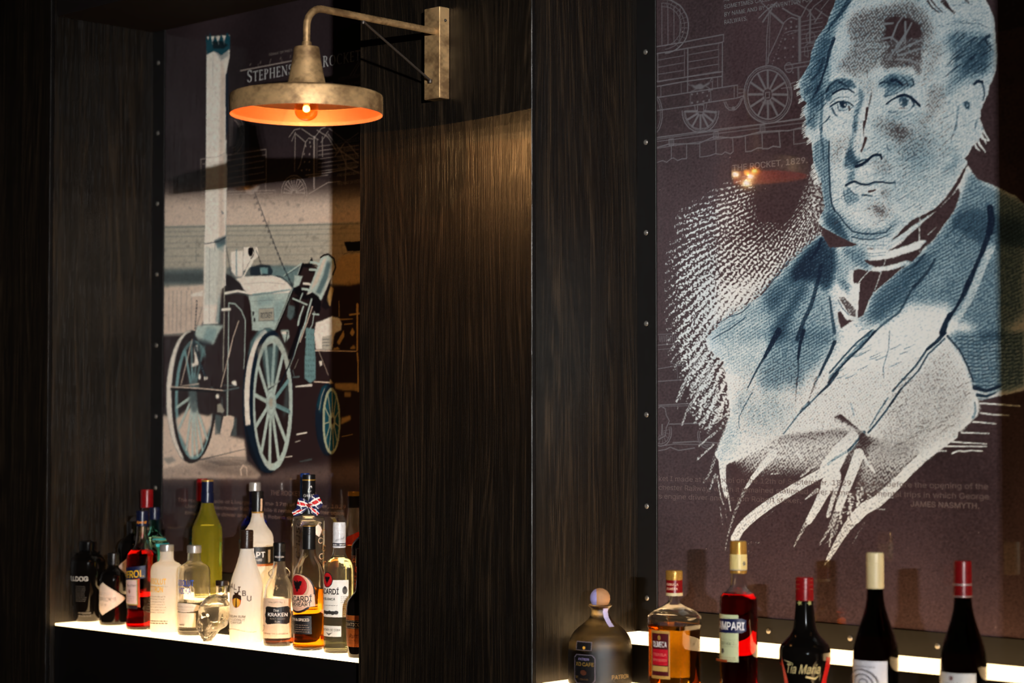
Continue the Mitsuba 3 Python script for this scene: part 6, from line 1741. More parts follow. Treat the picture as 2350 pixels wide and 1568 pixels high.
# the cool ceiling spot across the room: a black can with a small lamp deep inside
sp = thing('spotlight', 'black spotlight can behind the camera', 'spotlight')
dirv = SPOT_AIM-SPOT_POS; dirv /= np.linalg.norm(dirv)
can = trimesh.creation.annulus(.046, .05, .10); M = trimesh.geometry.align_vectors([0, 0, 1], dirv); M[:3, 3] = SPOT_POS-dirv*.055; can.apply_transform(M)
part(sp, 'can', can, 'black_metal', 40)
ld = lathe([(.0005, 0), (.02, 0), (.042, 0)], 32, close=False); ld.faces = ld.faces[:, ::-1] if ld.face_normals[:, 2].sum() < 0 else ld.faces; M[:3, 3] = SPOT_POS-dirv*.012; ld.apply_transform(M)
f = part(sp, 'lamp_lens', ld, 'white_cap', False); scene[f]['emitter'] = {'type': 'area', 'radiance': {'type': 'rgb', 'value': list(LENS_RAD)}}
sx = np.cross(dirv, [0, 0, 1]); sx /= np.linalg.norm(sx)
for i in range(3):
    po = SPOT_POS+sx*.055*(i-1)+np.array([0, 0, .03*(i % 2)])
    scene['spot_beam_%03d' % i] = {'type': 'spot', 'intensity': {'type': 'rgb', 'value': [x/3 for x in SPOT_POWER]}, 'cutoff_angle': 11.5, 'beam_width': 3.5, 'to_world': T().look_at(origin=po.tolist(), target=SPOT_AIM.tolist(), up=[0, 0, 1])}
# ------------------------------------------------------------------ the bottles
class Bottle:
    """A bottle standing on a shelf. Shapes are given in the units of its drawing (half widths and heights, y downwards) and scaled to metres about the foot."""
    def __init__(s, name, label, xc, tier, yb=None, Y=None, r=30, facing=None):
        z = (Z1, Z2)[tier]+.0004
        if Y is None:
            P = atz(xc, yb, z); h = P[:2]/np.linalg.norm(P[:2]); dep = P@FWD; k = dep/FOCAL; P = P+np.r_[h*r*k, 0]
        else:
            P = at(xc, 1300, Y); P[2] = z; dep = P@FWD; k = dep/FOCAL
        s.k = (P@FWD)/FOCAL; s.o = P; s.xc = xc; s.al = math.atan2(-P[1], -P[0])
        ax = 784-FOCAL*(P@UP)/(P@FWD); s.yb = ax if yb is None else yb; s.kz = s.k if yb is None else s.k*(ax-1245)/(yb-1245)
        s.name = thing(name, label, 'bottle'); s.sq = None; s.prof = None
    def z(s, y): return (s.yb-y)*s.kz
    def square(s, n, turn=0.0, y0=9999):
        zs = s.z(y0)
        def f(z, u):
            c = np.abs(np.cos(u-s.al-turn))**n+np.abs(np.sin(u-s.al-turn))**n; q = c**(-1/n)
            b = np.clip((zs+.012-z)/.02, 0, 1) if y0 < 9999 else 1.0
            return 1+(q/q.max()*1.0-1+.10)*b
        s.sq = f
    def put(s, name, m, bsdf, smooth=35, label=None, **kw): m = m.copy(); m.apply_translation(s.o); return part(s.name, name, m, bsdf, smooth, label, **kw)
    def outline(s, prof): return [(hw*s.k, s.z(y)) for y, hw in prof]
    def body(s, prof, bsdf, level=None, liquid=None, wall=2.6, top=None, shell=False, fillall=True):
        """prof from the foot up. level: the liquid's surface."""
        p = s.outline([(s.yb, prof[0][1]*.93)]+list(prof)) if prof[0][0] < s.yb-.5 else s.outline(prof)
        p[0] = (p[0][0], 0.0)
        if p[1][1] <= 1e-5: p[1] = (p[1][0], .0012)
        s.prof = P = smoothed(p, .003)
        if shell: return s.put('glass', lathe(P, 56, s.sq, close=False), bsdf, 35)
        m = lathe(P, 56, s.sq); w = wall/1000
        if level is not None or liquid:
            lv = s.z(level); zt = P[-1][1]
            R = lambda z: max(.001, float(np.interp(z, P[:, 1], P[:, 0]))-w)
            q = [(R(lv+.0006), lv+.0006)]+[(R(z), z) for z in np.arange(lv+.003, zt-.0025, .003)]+[(R(zt-.002), zt-.002)]
            c = lathe(q, 56, s.sq); c.invert(); m = cat_([m, c])
            q = [(R(.006)*.96, .0055)]+[(R(z), z) for z in np.arange(.008, lv-.001, .004)]+[(R(lv), lv)]
            lq = lathe(q, 56, s.sq)
        g = s.put('glass', m, bsdf, 35)
        if liquid: s.put('liquid', lq, liquid, 35)
        return g
    def rad(s, z, th=0.0):
        r = float(np.interp(z, s.prof[:, 1], s.prof[:, 0]))
        return r if s.sq is None else r*float(np.atleast_1d(s.sq(z, np.array([s.al+th]))*np.ones(1))[0])
    def cap(s, prof, bsdf, name='cap', ribs=None, label=None, hole=False):
        p = s.outline(prof)
        m = lathe(p, 40)
        if ribs:
            y0, y1, n = ribs
            for i in range(n):
                y = y0+(y1-y0)*i/max(1, n-1); r = float(np.interp(s.z(y), [a[1] for a in p], [a[0] for a in p]))
                m = cat_([m, moved(trimesh.creation.torus(r, .0006, 40, 6), [0, 0, s.z(y)])])
        return s.put(name, m, bsdf, 35, label)
    def th(s, x, y):
        return math.asin(max(-.97, min(.97, (x-s.xc)*s.k/s.rad(s.z(y)))))
    def sheet(s, name='label', label=None, th0=0.0, lift=.0004, items=()):
        """A printed paper wrapped on the bottle. items are drawn one over the other, across = arc length from th0 in drawing units:
        ('r', a0, a1, y0, y1, colour) ('p', points, colour) ('e', a, y, ra, ry, colour) ('t', text, align, a, y, h, colour, bold, width, slant, slope)."""
        V, F, C, n, lay = [], [], [], 0, 0
        for it in items:
            if it[0] in 'tv':
                _, tx, al, a, y, h, col = it[:7]; bold, width, slant, slope = (list(it[7:])+[0, 0, 0, 0])[:4]
                v, f = flat_text(tx, h, bool(bold)); v = v.copy(); w = v[:, 0].max()
                if width: v[:, 0] *= width/w; w = width
                v[:, 0] += slant*v[:, 1]; v[:, 0] += {'l': a, 'r': a-w, 'c': a-w/2}[al]; p = np.c_[v[:, 0], y-v[:, 1]+slope*v[:, 0]]
                if it[0] == 'v': p = np.c_[a-v[:, 1], y-(v[:, 0]-a)]
            else:
                if it[0] == 'r': pts = [(it[1], it[3]), (it[2], it[3]), (it[2], it[4]), (it[1], it[4])]; col = it[5]
                elif it[0] == 'p': pts, col = it[1], it[2]
                else: pts = [(it[1]+it[3]*math.cos(u), it[2]+it[4]*math.sin(u)) for u in np.arange(28)*2*math.pi/28]; col = it[5]
                g = shapely.Polygon(pts).buffer(0); b = g.bounds; st = 5.0; p, f, q = [], [], 0
                for xa in np.arange(math.floor(b[0]/st)*st, b[2], st):
                    for ya in np.arange(math.floor(b[1]/12)*12, b[3], 12):
                        c = shapely.box(xa, ya, xa+st, ya+12).intersection(g)
                        for e in getattr(c, 'geoms', [c]):
                            if e.geom_type == 'Polygon' and e.area > 1e-3:
                                vv, fe = trimesh.creation.triangulate_polygon(e, engine='earcut'); p.append(vv); f.append(fe+q); q += len(vv)
                if not p: continue
                p = np.vstack(p); f = np.vstack(f)
            out = []
            for a, y in p:
                z = s.z(y); r0 = s.rad(z, th0); t = th0+a*s.k/r0; r = s.rad(z, t)+lift+.00012*lay
                out.append([r*math.cos(s.al+t), r*math.sin(s.al+t), z])
            V += out; F.append(np.asarray(f)+n); n += len(out); C += [lin(*col)]*len(out); lay += 1
        m = trimesh.Trimesh(np.array(V), np.vstack(F), process=False)
        k = s.put(name, m, 'label_paint', False, label, color=np.array(C))
        if 'lettering' in name or name == 'decoration': labels[k] = {'kind': 'stuff', 'label': 'printed lettering'}
def lines(n, a0, a1, y0, dy, h, col, seed=0):
    """Small print too fine to read: short dashes."""
    rg = random.Random(seed); out = []
    for i in range(n):
        a = a0
        while a < a1-1:
            w = rg.uniform(2, 6); out.append(('r', a, min(a1, a+w), y0+i*dy-h, y0+i*dy, col)); a += w+1.2
        a1 -= rg.uniform(-2, 2)
    return out
WH, BK = (236, 232, 226), (14, 13, 13)
def bat(a, y, r):
    b = [(0, -.5), (.12, -.55), (.15, -.35), (.4, -.5), (.75, -.45), (.62, -.1), (.45, .0), (.4, .3), (.2, .25), (.1, .6), (0, .5)]
    pts = [(a+x*r*.8, y+q*r*1.1) for x, q in b]+[(a-x*r*.8, y+q*r*1.1) for x, q in b[::-1]]
    return ('p', pts, (20, 12, 14))

# left recess, front step
b = Bottle('gin_bottle', 'squat glossy black bottle with pale lettering at the far left of the left shelf', 200, 0, yb=1428, r=30)
b.body([(1428, 27), (1421, 30), (1385, 34), (1335, 38.5), (1305, 40), (1290, 39.5), (1281, 36), (1274, 29), (1268, 21), (1264, 17)], 'near_black_glass')
b.cap([(1266, 17), (1264, 19.5), (1246, 20), (1243, 19), (1242, 12)], 'black_gloss')
b.put('stud', cat_([moved(lathe([(.0035, 0), (.003, .001), (.0005, .0045)], 8), [26*b.k*math.cos(t), 26*b.k*math.sin(t), b.z(1271)]) for t in np.arange(11)*2*math.pi/11]), 'black_gloss')
b.sheet('lettering', th0=b.th(167, 1330), items=[('t', 'BULLDOG', 'r', 41, 1333, 10.5, (190, 186, 180), 1)]+lines(9, 10, 33, 1346, 4.2, 1.3, (70, 66, 62), 1)+lines(2, 14, 40, 1408, 7, 3, (80, 76, 70), 2))
b = Bottle('gin_bottle', 'round black apothecary style bottle with a pale diamond label, second from the left', 259, 0, yb=1436, r=31)
b.body([(1436, 29), (1430, 31), (1335, 31), (1322, 29.5), (1313, 24), (1306, 15), (1300, 12), (1296, 11.5)], 'near_black_glass')
b.cap([(1298, 12.5), (1296, 13.2), (1272, 13.2), (1270, 12)], 'black_cap', ribs=(1290, 1276, 5))
b.sheet(th0=b.th(236, 1375), items=[('p', [(-58, 1375), (0, 1337), (60, 1375), (0, 1413)], (214, 196, 178)), ('p', [(-53, 1375), (0, 1340.5), (54, 1375), (0, 1409.5)], (226, 206, 188)), ('t', 'HENDRICK’S', 'r', 33, 1380, 8.5, (52, 40, 36), 0), ('t', 'G I N', 'r', 10, 1391, 5.5, (70, 58, 52), 0)]+lines(2, -20, 20, 1362, 4, 1, (150, 130, 116), 3))
b = Bottle('gin_bottle', 'dark bottle with a pale pointed label, half hidden behind the red aperitif', 303, 1, Y=3.330, r=34)
b.body([(1352, 33), (1345, 33), (1262, 33), (1250, 31), (1240, 26), (1232, 16), (1226, 12.5), (1222, 12)], 'near_black_glass'); b.cap([(1224, 12.8), (1222, 13), (1198, 13), (1197, 11)], 'black_cap')
b.sheet(th0=-.25, items=[('p', [(-34, 1303), (8, 1272), (50, 1303), (8, 1334)], (226, 196, 178)), ('t', 'GIN', 'c', 8, 1308, 7, (90, 70, 62), 0)])
b = Bottle('aperitif_bottle', 'clear bottle of bright red aperitif with a blue and yellow label', 324.5, 0, yb=1446, r=35)
b.body([(1446, 33), (1440, 35.5), (1420, 33.5), (1402, 32), (1390, 33.5), (1340, 35), (1288, 35), (1275, 33.5), (1266, 27), (1256, 18.5), (1242, 14.5), (1212, 12.5), (1203, 12.5)], 'glass', 1264, 'liquid_red')
b.cap([(1208, 13.6), (1206, 14), (1175, 14), (1172, 13)], 'navy_cap'); b.prof = np.vstack([b.prof, [[14.3*b.k, b.z(1205)], [14.3*b.k, b.z(1172)]]])
b.sheet('cap_lettering', th0=b.th(318, 1203), items=[('t', 'Aperol', 'c', 4, 1201, 6, (230, 140, 40), 1, 0, .2)])
b.sheet(th0=b.th(296, 1350), items=[('r', -48, 29, 1328, 1394, (196, 62, 22)), ('r', -44, 24, 1330, 1389, (120, 140, 60)), ('r', -42, 22, 1331, 1387, (228, 196, 188)), ('p', [(-52, 1308), (42, 1297), (42, 1326), (-52, 1337)], (20, 26, 62)), ('t', 'APEROL', 'r', 38, 1327, 16, (242, 184, 30), 1, 72, 0, -.11), ('t', 'Barbieri', 'c', 6, 1347, 6, (90, 60, 60), 0, 0, .3), ('e', 2, 1358, 3, 5, (150, 90, 80)), ('r', -44, 22, 1390, 1398, (26, 22, 34))]+lines(3, -20, 18, 1370, 5, 1, (150, 110, 110), 4))
b = Bottle('vodka_bottle', 'frosted white bottle with yellow lettering and silver cap', 381.5, 0, yb=1453, r=36)
b.body([(1453, 34.5), (1447, 36.5), (1312, 36.5), (1301, 34), (1294, 27), (1290, 19), (1285, 15.8), (1265, 15.2)], 'frosted', shell=True)
b.cap([(1267, 15.6), (1265, 16), (1252, 16), (1250.5, 15)], 'silver_cap')
GY = (178, 150, 118)
b.sheet('lettering', th0=b.th(349, 1350), items=[('t', 'ABSOLUT', 'r', 39, 1341, 13, (250, 186, 10), 1, 50), ('t', 'CITRON', 'r', 32, 1359, 13, (250, 186, 10), 1, 42)]+lines(1, -30, 42, 1346.5, 4, 1.2, GY, 7)+lines(7, -20, 38, 1370, 6, 1.5, GY, 5)+lines(2, 4, 42, 1426, 5, 2.4, (90, 66, 44), 6))
b = Bottle('vodka_bottle', 'clear glass bottle with blue lettering and silver cap beside the skull', 444.5, 0, yb=1459, r=36)
b.body([(1459, 35), (1453, 37), (1316, 37), (1305, 34.5), (1298, 28), (1293, 20), (1288, 15.8), (1268, 14.6)], 'glass_brightened', 1384, 'liquid_clear')
b.cap([(1270, 16), (1268, 16.3), (1254, 16.3), (1252.5, 15)], 'silver_cap')
b.sheet('lettering', th0=b.th(412, 1350), items=[('t', 'ABSOLUT', 'r', 39, 1345, 13.5, (10, 74, 178), 1, 50), ('t', 'VODKA', 'r', 33, 1363, 13.5, (10, 74, 178), 1, 36), ('e', 12, 1395, 46, 10.5, (232, 214, 194)), ('r', -44, 44, 1407, 1440, (236, 216, 192))]+lines(2, -20, 40, 1394, 7, 1.3, GY, 8)+lines(1, 6, 20, 1436, 7, 3, (60, 44, 30), 9))
# the skull
b = Bottle('skull_bottle', 'clear glass skull shaped bottle with its face turned left', 492, 0, yb=1473, r=30)
sk = trimesh.creation.icosphere(5, 1.0); q = sk.vertices.copy()
gs = lambda c, w: np.exp(-((q-np.array(c)/np.linalg.norm(c))**2).sum(1)/(2*w*w))
rr0 = 1+.10*gs((-.9, 0, .5), .6)-.28*gs((0, .8, -.75), .45)-.28*gs((0, -.8, -.75), .45)-.30*gs((-.6, 0, -.9), .5)+.30*gs((.75, 0, -.85), .42)+.12*gs((.75, .45, -.25), .18)+.12*gs((.75, -.45, -.25), .18)
rr0 = rr0-.26*gs((.82, .36, .02), .17)-.26*gs((.82, -.36, .02), .17)-.14*gs((.95, 0, -.3), .10)+.10*gs((.95, 0, -.05), .12)+.08*gs((.8, .3, .3), .2)+.08*gs((.8, -.3, .3), .2)-.16*gs((.6, .55, -.62), .16)-.16*gs((.6, -.55, -.62), .16)
az = np.arctan2(q[:, 1], q[:, 0]); jaw = np.exp(-((q[:, 2]+.66)/.10)**2)*(np.abs(az) < .8); rr0 += jaw*(.035*np.cos(az*26)-.02)+np.exp(-((q[:, 2]+.665)/.018)**2)*(np.abs(az) < .75)*-.05
sk.vertices = q*rr0[:, None]*np.array([42, 34, 52])*b.k; v = sk.vertices; v[:, 2] -= v[:, 2].min(); v[:, 2] = np.where(v[:, 2] < .004, .0, v[:, 2]); sk.vertices = v
hollow = sk.copy(); cz = 66*b.k; hv = hollow.vertices-[0, 0, cz]; hollow.vertices = hv*.86+[0, 0, cz]; hv = hollow.vertices; lvl = 78*b.k
hollow.vertices = np.c_[hv[:, :2], np.maximum(hv[:, 2], lvl)]; hollow.invert()
face = b.al-math.radians(46)
b.put('glass', moved(cat_([sk, hollow]), [0, 0, 0], face), 'glass_brightened', True)
nk = [12*b.k*math.cos(face+math.pi)*0.9, 12*b.k*math.sin(face+math.pi)*0.9, 0]
nx = [RIGHT[0]*30*b.k*.55, RIGHT[1]*30*b.k*.55]; top = v[:, 2].max()
b.put('neck', moved(lathe(smoothed([(15*b.k, top-.013), (14*b.k, top-.006), (13*b.k, top+.004), (13*b.k, top+.017), (14*b.k, top+.0185), (14*b.k, top+.021)], .002), 36), [*nx, 0]), 'glass', 35)
b.put('stopper', moved(lathe([(12*b.k, top+.0212), (14.5*b.k, top+.0216), (14.5*b.k, top+.0335), (13*b.k, top+.0345)], 36), [*nx, 0]), 'brown_cap', 35)
b = Bottle('liqueur_bottle', 'opaque white bottle with a palm tree emblem and brown screw cap', 565, 0, yb=1477, r=37)
b.body([(1477, 36), (1470, 38), (1400, 38.8), (1352, 38), (1328, 33.5), (1306, 26), (1286, 20), (1268, 15.6), (1258, 14.2)], 'white_plastic', shell=True)
b.cap([(1260, 14.6), (1258, 15), (1220, 15), (1217, 14)], 'brown_cap', ribs=(1222, 1240, 4))
BR = (92, 68, 56)
b.sheet('lettering', th0=b.th(540, 1380), items=[('t', ch, 'c', -25+11.5*i, 1352+((i-1.0)**2)*1.5, 12, BR, 1, 0, 0, .02*i) for i, ch in enumerate('MALIBU')]+[('e', 3, 1379, 12, 16, (214, 66, 20)), ('e', 3, 1383, 10, 11, (240, 176, 60)), ('p', [(1, 1394), (2, 1372), (4, 1372), (5, 1394)], (70, 34, 14)), ('p', [(3, 1372), (-9, 1376), (-6, 1366), (-1, 1364), (-5, 1358), (3, 1361), (10, 1356), (8, 1364), (15, 1367), (16, 1377)], (52, 30, 14)), ('t', 'CARIBBEAN RUM', 'r', 25, 1418, 5.5, BR, 1), ('t', 'WITH COCONUT', 'r', 24, 1425.5, 5, BR, 1), ('t', 'FLAVOUR', 'r', 17, 1432, 5, BR, 1)]+[('r', -40+2*i, -38+2*i, 1453-6*math.sin(i/9)-2*i/9, 1454.2-6*math.sin(i/9)-2*i/9, (206, 170, 124)) for i in range(44)])
b = Bottle('rum_bottle', 'clear bottle with small loop handles and a cream paper label with a black plaque', 640, 0, yb=1484, r=35)
b.body([(1484, 34), (1478, 35.6), (1400, 35.6), (1372, 35), (1352, 32), (1336, 26), (1322, 19), (1305, 15.2), (1287, 13)], 'glass_brightened', 1466, 'liquid_brown')
b.cap([(1290, 13.6), (1288, 14.2), (1249, 14.2), (1246, 13)], 'black_cap', ribs=(1250, 1266, 6))
for sd in (-1, 1):
    hp = [[sd*(14+9*math.sin(t))*b.k, 0, b.z(1330-25*t/math.pi)] for t in np.linspace(0.05, math.pi-.05, 12)]; hd = moved(tube(hp, .0022, 10), [0, 0, 0], b.al+math.pi/2); b.put('handle', hd, 'glass', True)
b.sheet(th0=b.th(636, 1420), items=[('p', [(-58, 1376), (-20, 1373), (34, 1375), (36, 1465), (-58, 1467)], (232, 198, 166)), ('p', [(-32, 1396), (-26, 1392), (0, 1394), (24, 1391), (31, 1396), (30, 1404), (34, 1412), (30, 1422), (30, 1430), (22, 1433), (0, 1431), (-26, 1434), (-33, 1429), (-31, 1420), (-35, 1412), (-31, 1404)], (26, 22, 22)), ('t', 'The', 'c', -4, 1404, 5.5, WH, 0, 0, .25), ('t', 'KRAKEN', 'c', 0, 1415, 8.2, WH, 1, 48), ('t', 'BLACK SPICED', 'c', 0, 1422, 3.6, (150, 140, 130), 0), ('t', 'RUM', 'c', 0, 1429, 4.2, (180, 170, 160), 0), ('t', 'RUM FROM THE CARIBBEAN', 'c', -8, 1457, 3.6, (110, 86, 70), 0), ('t', 'New Batch No. 1', 'c', -2, 1384, 3.6, (110, 86, 70), 0)]+[('p', [(-44+9*math.cos(t)-3*t, 1444+9*math.sin(t)-t*.4), (-44+9*math.cos(t+.35)-3*(t+.35), 1444+9*math.sin(t+.35)-.4*(t+.35)), (-44+7*math.cos(t+.35)-3*(t+.35), 1444+7*math.sin(t+.35)-.4*(t+.35)), (-44+7*math.cos(t)-3*t, 1444+7*math.sin(t)-.4*t)], (120, 100, 88)) for t in np.arange(-2, 4, .35)])
b.prof = np.vstack([b.prof, [[14.4*b.k, b.z(1286)], [14.4*b.k, b.z(1246)]]])
b.sheet('cap_lettering', th0=0, items=[('t', 'KRAKEN', 'c', 0, 1281, 4, (200, 190, 180), 1)])
b = Bottle('rum_bottle', 'amber rum bottle with black cap and a round label with a bat', 708, 0, yb=1494, r=36)
b.body([(1494, 33), (1487, 36.2), (1474, 35), (1460, 34.5), (1380, 37), (1332, 37), (1307, 33), (1291, 25), (1276, 17.5), (1262, 15), (1256, 14.2)], 'glass', 1353, 'liquid_amber')
b.cap([(1262, 14.8), (1260, 15.2), (1210, 15.2), (1208, 15), (1206, 13.5)], 'black_cap', ribs=(1211, 1226, 5)); b.cap([(1208, 15.5), (1206.5, 15.5)], 'gold_cap', 'cap_band')
PK = (226, 176, 146)
b.sheet(th0=b.th(682, 1362), items=[('e', 0, 1362, 44, 46, (40, 26, 26)), ('e', -1, 1360, 41, 43, PK), ('e', 0, 1348, 30, 30, (196, 150, 120)), ('e', 0, 1345, 25, 25, (178, 24, 26)), bat(0, 1345, 22), ('p', [(-42, 1368), (42, 1364), (44, 1392), (-42, 1396)], (232, 190, 160)), ('t', 'BACARDÍ', 'r', 36, 1381, 12.5, (30, 22, 24), 1, 70, 0, -.03), ('t', 'OAKHEART', 'r', 34, 1392, 9, (30, 22, 24), 1, 64, 0, -.03), ('r', -46, 34, 1414, 1456, (22, 18, 20)), ('t', 'SMOOTH & SPICED', 'r', 29, 1426, 6.2, (226, 206, 186), 1, 66)]+lines(4, -6, 28, 1436, 5, 1.2, (130, 110, 96), 11))
b = Bottle('rum_bottle', 'clear white rum bottle with white cap and pale label beside the pillar', 777.5, 0, yb=1500, r=35)
b.body([(1500, 33), (1492, 35.2), (1478, 34.6), (1340, 35.6), (1306, 34.5), (1290, 28), (1279, 18.5), (1268, 14.8), (1254, 13.6)], 'glass_brightened', 1278, 'liquid_pale_green')
b.cap([(1258, 14.5), (1256, 15), (1202, 14.6), (1199, 13.5)], 'white_cap', ribs=(1205, 1226, 6)); b.prof = np.vstack([b.prof, [[15.3*b.k, b.z(1256)], [15.3*b.k, b.z(1199)]]])
b.sheet('cap_lettering', th0=0, items=[('r', -24, 24, 1247, 1254, (26, 26, 40)), ('t', 'RUM • WHITE', 'c', 0, 1252.6, 3.6, WH, 1), ('t', 'Bacardí', 'c', 2, 1240, 4.5, (70, 66, 70), 0, 0, .3, -.3)])
b.sheet(th0=b.th(752, 1372), items=[('r', -36, 52, 1331, 1417, (232, 226, 214)), ('e', -2, 1331, 16, 18, (60, 30, 30)), ('e', -2, 1331, 14, 16, (192, 26, 32)), bat(-2, 1331, 14), ('t', 'BACARDÍ', 'r', 28, 1364, 12.5, (26, 24, 26), 1, 62), ('t', 'CARTA BLANCA', 'r', 20, 1378, 5.5, (60, 56, 54), 1), ('e', 42, 1355, 6, 9, (90, 86, 80)), ('e', 42, 1349, 3, 4, (50, 46, 44))]+[('e', -10+8*i, 1406+(i % 2), 5, 4.5, (46, 44, 42)) for i in range(5)]+lines(4, 32, 50, 1370, 4, 1, (130, 124, 112), 12)+lines(6, 36, 50, 1388, 4.5, 2, (206, 168, 96), 13)+lines(1, -4, 26, 1390, 4, 1.2, (120, 116, 110), 14))
b.sheet('foot_label', th0=b.th(752, 1448), items=[('r', -30, 34, 1437, 1462, (206, 206, 200)), ('t', 'SANTIAGO DE CUBA', 'c', 4, 1449, 5, (40, 40, 44), 1, 56), ('p', [(-6, 1452), (4, 1455), (14, 1452), (4, 1460)], (90, 90, 90))])
b = Bottle('rum_bottle', 'dark green bottle with an orange brown label, half hidden by the pillar', 829, 0, yb=1511, r=33)
b.body([(1511, 29), (1503, 31), (1440, 34.5), (1402, 35), (1385, 32.5), (1370, 23), (1358, 13.5), (1300, 11.5)], 'near_black_glass'); b.cap([(1302, 13), (1300, 13.4), (1262, 13), (1260, 12)], 'brown_cap')
b.sheet(th0=b.th(812, 1450), items=[('r', -40, 40, 1413, 1486, (150, 74, 26)), ('r', -40, 40, 1424, 1444, (28, 22, 20)), ('r', -40, 40, 1425.5, 1426.3, (170, 140, 100)), ('r', -40, 40, 1441.5, 1442.3, (170, 140, 100)), ('t', 'DIPLOMATICO', 'r', 16, 1438, 8, (186, 160, 120), 0, 74), ('t', 'Rum', 'c', -2, 1465, 9, (90, 40, 16), 0, 0, .3)]+lines(2, -20, 14, 1472, 5, 1, (110, 52, 20), 15))

# left recess, back step
b = Bottle('gin_bottle', 'square clear bottle with a tall red cap behind the red aperitif', 336, 1, Y=3.412, r=38)
b.square(5, -.8, 1200); b.body([(1345, 36), (1338, 38), (1200, 38), (1190, 35), (1181, 22), (1173, 12.5), (1162, 11.5)], 'glass', 1215, 'liquid_clear')
b.cap([(1166, 13.6), (1164, 14.2), (1126, 14.2), (1124, 13)], 'red_cap', ribs=(1127, 1136, 4))
b.sheet(th0=-.8, items=[('r', -34, 34, 1206, 1272, (216, 176, 150)), ('r', -34, 34, 1224, 1238, (196, 40, 34)), ('t', 'LONDON DRY', 'c', 0, 1235, 8, WH, 1), ('e', 2, 1254, 7, 10, (190, 36, 30))])
b = Bottle('gin_bottle', 'pale turquoise square bottle with dark cap behind the frosted white bottle', 354, 1, Y=3.345, r=36)
b.square(5, -.8, 1262); b.body([(1350, 34), (1343, 36), (1262, 36), (1248, 33), (1236, 24), (1224, 15.5), (1208, 11.8), (1188, 10.8)], 'glass_aqua', 1232, 'liquid_clear')
b.cap([(1193, 12), (1191, 12.6), (1168, 12.6), (1165, 11.5)], 'navy_cap', ribs=(1169, 1176, 3))
b.sheet(th0=.75, items=[('r', -22, 26, 1236, 1300, (44, 170, 178)), ('r', -14, 18, 1262, 1292, (150, 190, 186))])
b = Bottle('vermouth_bottle', 'tall clear bottle of yellow green vermouth with a navy foil neck', 475, 1, Y=3.335, r=34)
b.body([(1352, 31), (1346, 33.6), (1218, 34), (1208, 32), (1192, 25.5), (1172, 17.5), (1156, 14), (1128, 12.6)], 'glass_straw', 1207, 'liquid_straw')
b.cap([(1155, 14), (1153, 14.6), (1131, 14.2), (1130, 13.4), (1107, 13.4), (1104.5, 12.5)], 'navy_cap', label='navy foil on the neck'); b.cap([(1106, 13.8), (1103, 13.8), (1102, 12)], 'gold_cap', 'cap_top')
b.prof = np.vstack([b.prof, [[14.8*b.k, b.z(1127)]]])
b.sheet('neck_lettering', th0=-.6, items=[('t', 'Martini', 'c', 0, 1149, 6, (216, 150, 60), 1), ('e', -4, 1138, 3, 4, (220, 200, 170))])
b.sheet('glow_sheet', 'added pale sheet behind the bottle that brightens the liquid', th0=math.pi, items=[('r', -50, 50, 1214, 1340, (232, 224, 150))]); scene[b.name+'__glow_sheet']['bsdf'] = {'type': 'ref', 'id': 'glow_paper'}  # sheet added at the back to make the vermouth glow
b = Bottle('vermouth_bottle', 'dark green bottle with a red cap right behind the yellow green one', 463, 1, Y=3.432, r=31)
b.body([(1348, 29), (1342, 31), (1215, 31), (1204, 29), (1188, 22), (1168, 15.5), (1150, 13), (1125, 12)], 'glass_olive')
b.cap([(1150, 13.2), (1148, 13.8), (1103, 13.2), (1099, 12)], 'red_cap')
b = Bottle('vodka_bottle', 'cobalt blue bottle with a shiny silver cap', 584, 1, Y=3.432, r=31)
b.body([(1348, 30), (1342, 32), (1215, 32), (1204, 30), (1192, 23), (1180, 15), (1165, 12.6), (1124, 12.2)], 'glass_blue')
b.cap([(1128, 13), (1126, 13.5), (1110, 13.2), (1108, 12)], 'silver_cap')
b = Bottle('vodka_bottle', 'frosted bottle with a black Cyrillic label and dark cap', 590.5, 1, Y=3.335, r=36)
b.body([(1354, 34), (1348, 36), (1258, 36), (1254, 36), (1250, 37.6), (1246, 37.6), (1242, 36.5), (1234, 36), (1224, 33), (1212, 24.5), (1198, 16.5), (1184, 13.5), (1170, 12.8)], 'frosted', shell=True)
b.cap([(1178, 13.2), (1176, 13.8), (1131, 13.6), (1128, 12.6)], 'black_cap', ribs=(1131, 1140, 3)); b.cap([(1178.5, 13.6), (1175, 13.9)], 'gold_cap', 'cap_band'); b.prof = np.vstack([b.prof, [[14*b.k, b.z(1168)], [14*b.k, b.z(1130)]]])
b.sheet('tax_strip', th0=.65, lift=.0007, items=[('r', -2.6, 2.6, 1145, 1187, (206, 170, 140))])
b.sheet(th0=.0, items=[('r', -52, 52, 1254, 1293, (34, 32, 30)), ('r', -52, 52, 1293, 1298, (176, 96, 40)), ('t', 'РУССКИЙ', 'r', -12+4, 1266, 9, WH, 1), ('t', 'СТАНДАРТ', 'r', 18, 1278, 12.5, WH, 1), ('t', 'STANDARD', 'c', -8, 1286, 5, (190, 186, 180), 1), ('r', 26, 33, 1261, 1290, (200, 190, 178))])
b = Bottle('gin_bottle', 'tall straight clear bottle with black neck and a union flag ribbon', 708, 1, Y=3.34, r=37)
b.body([(1362, 35), (1356, 37), (1196, 37), (1189, 36), (1186.5, 32), (1185, 24), (1183, 17), (1178, 14.5), (1160, 14)], 'glass_brightened', 1196, 'liquid_clear')
b.cap([(1184, 14.6), (1183, 15), (1092, 15), (1090, 14)], 'black_cap'); b.cap([(1103.5, 15.4), (1101, 15.4)], 'gold_cap', 'cap_band'); b.prof = np.vstack([b.prof, [[15.3*b.k, b.z(1158)], [15.3*b.k, b.z(1090)]]])
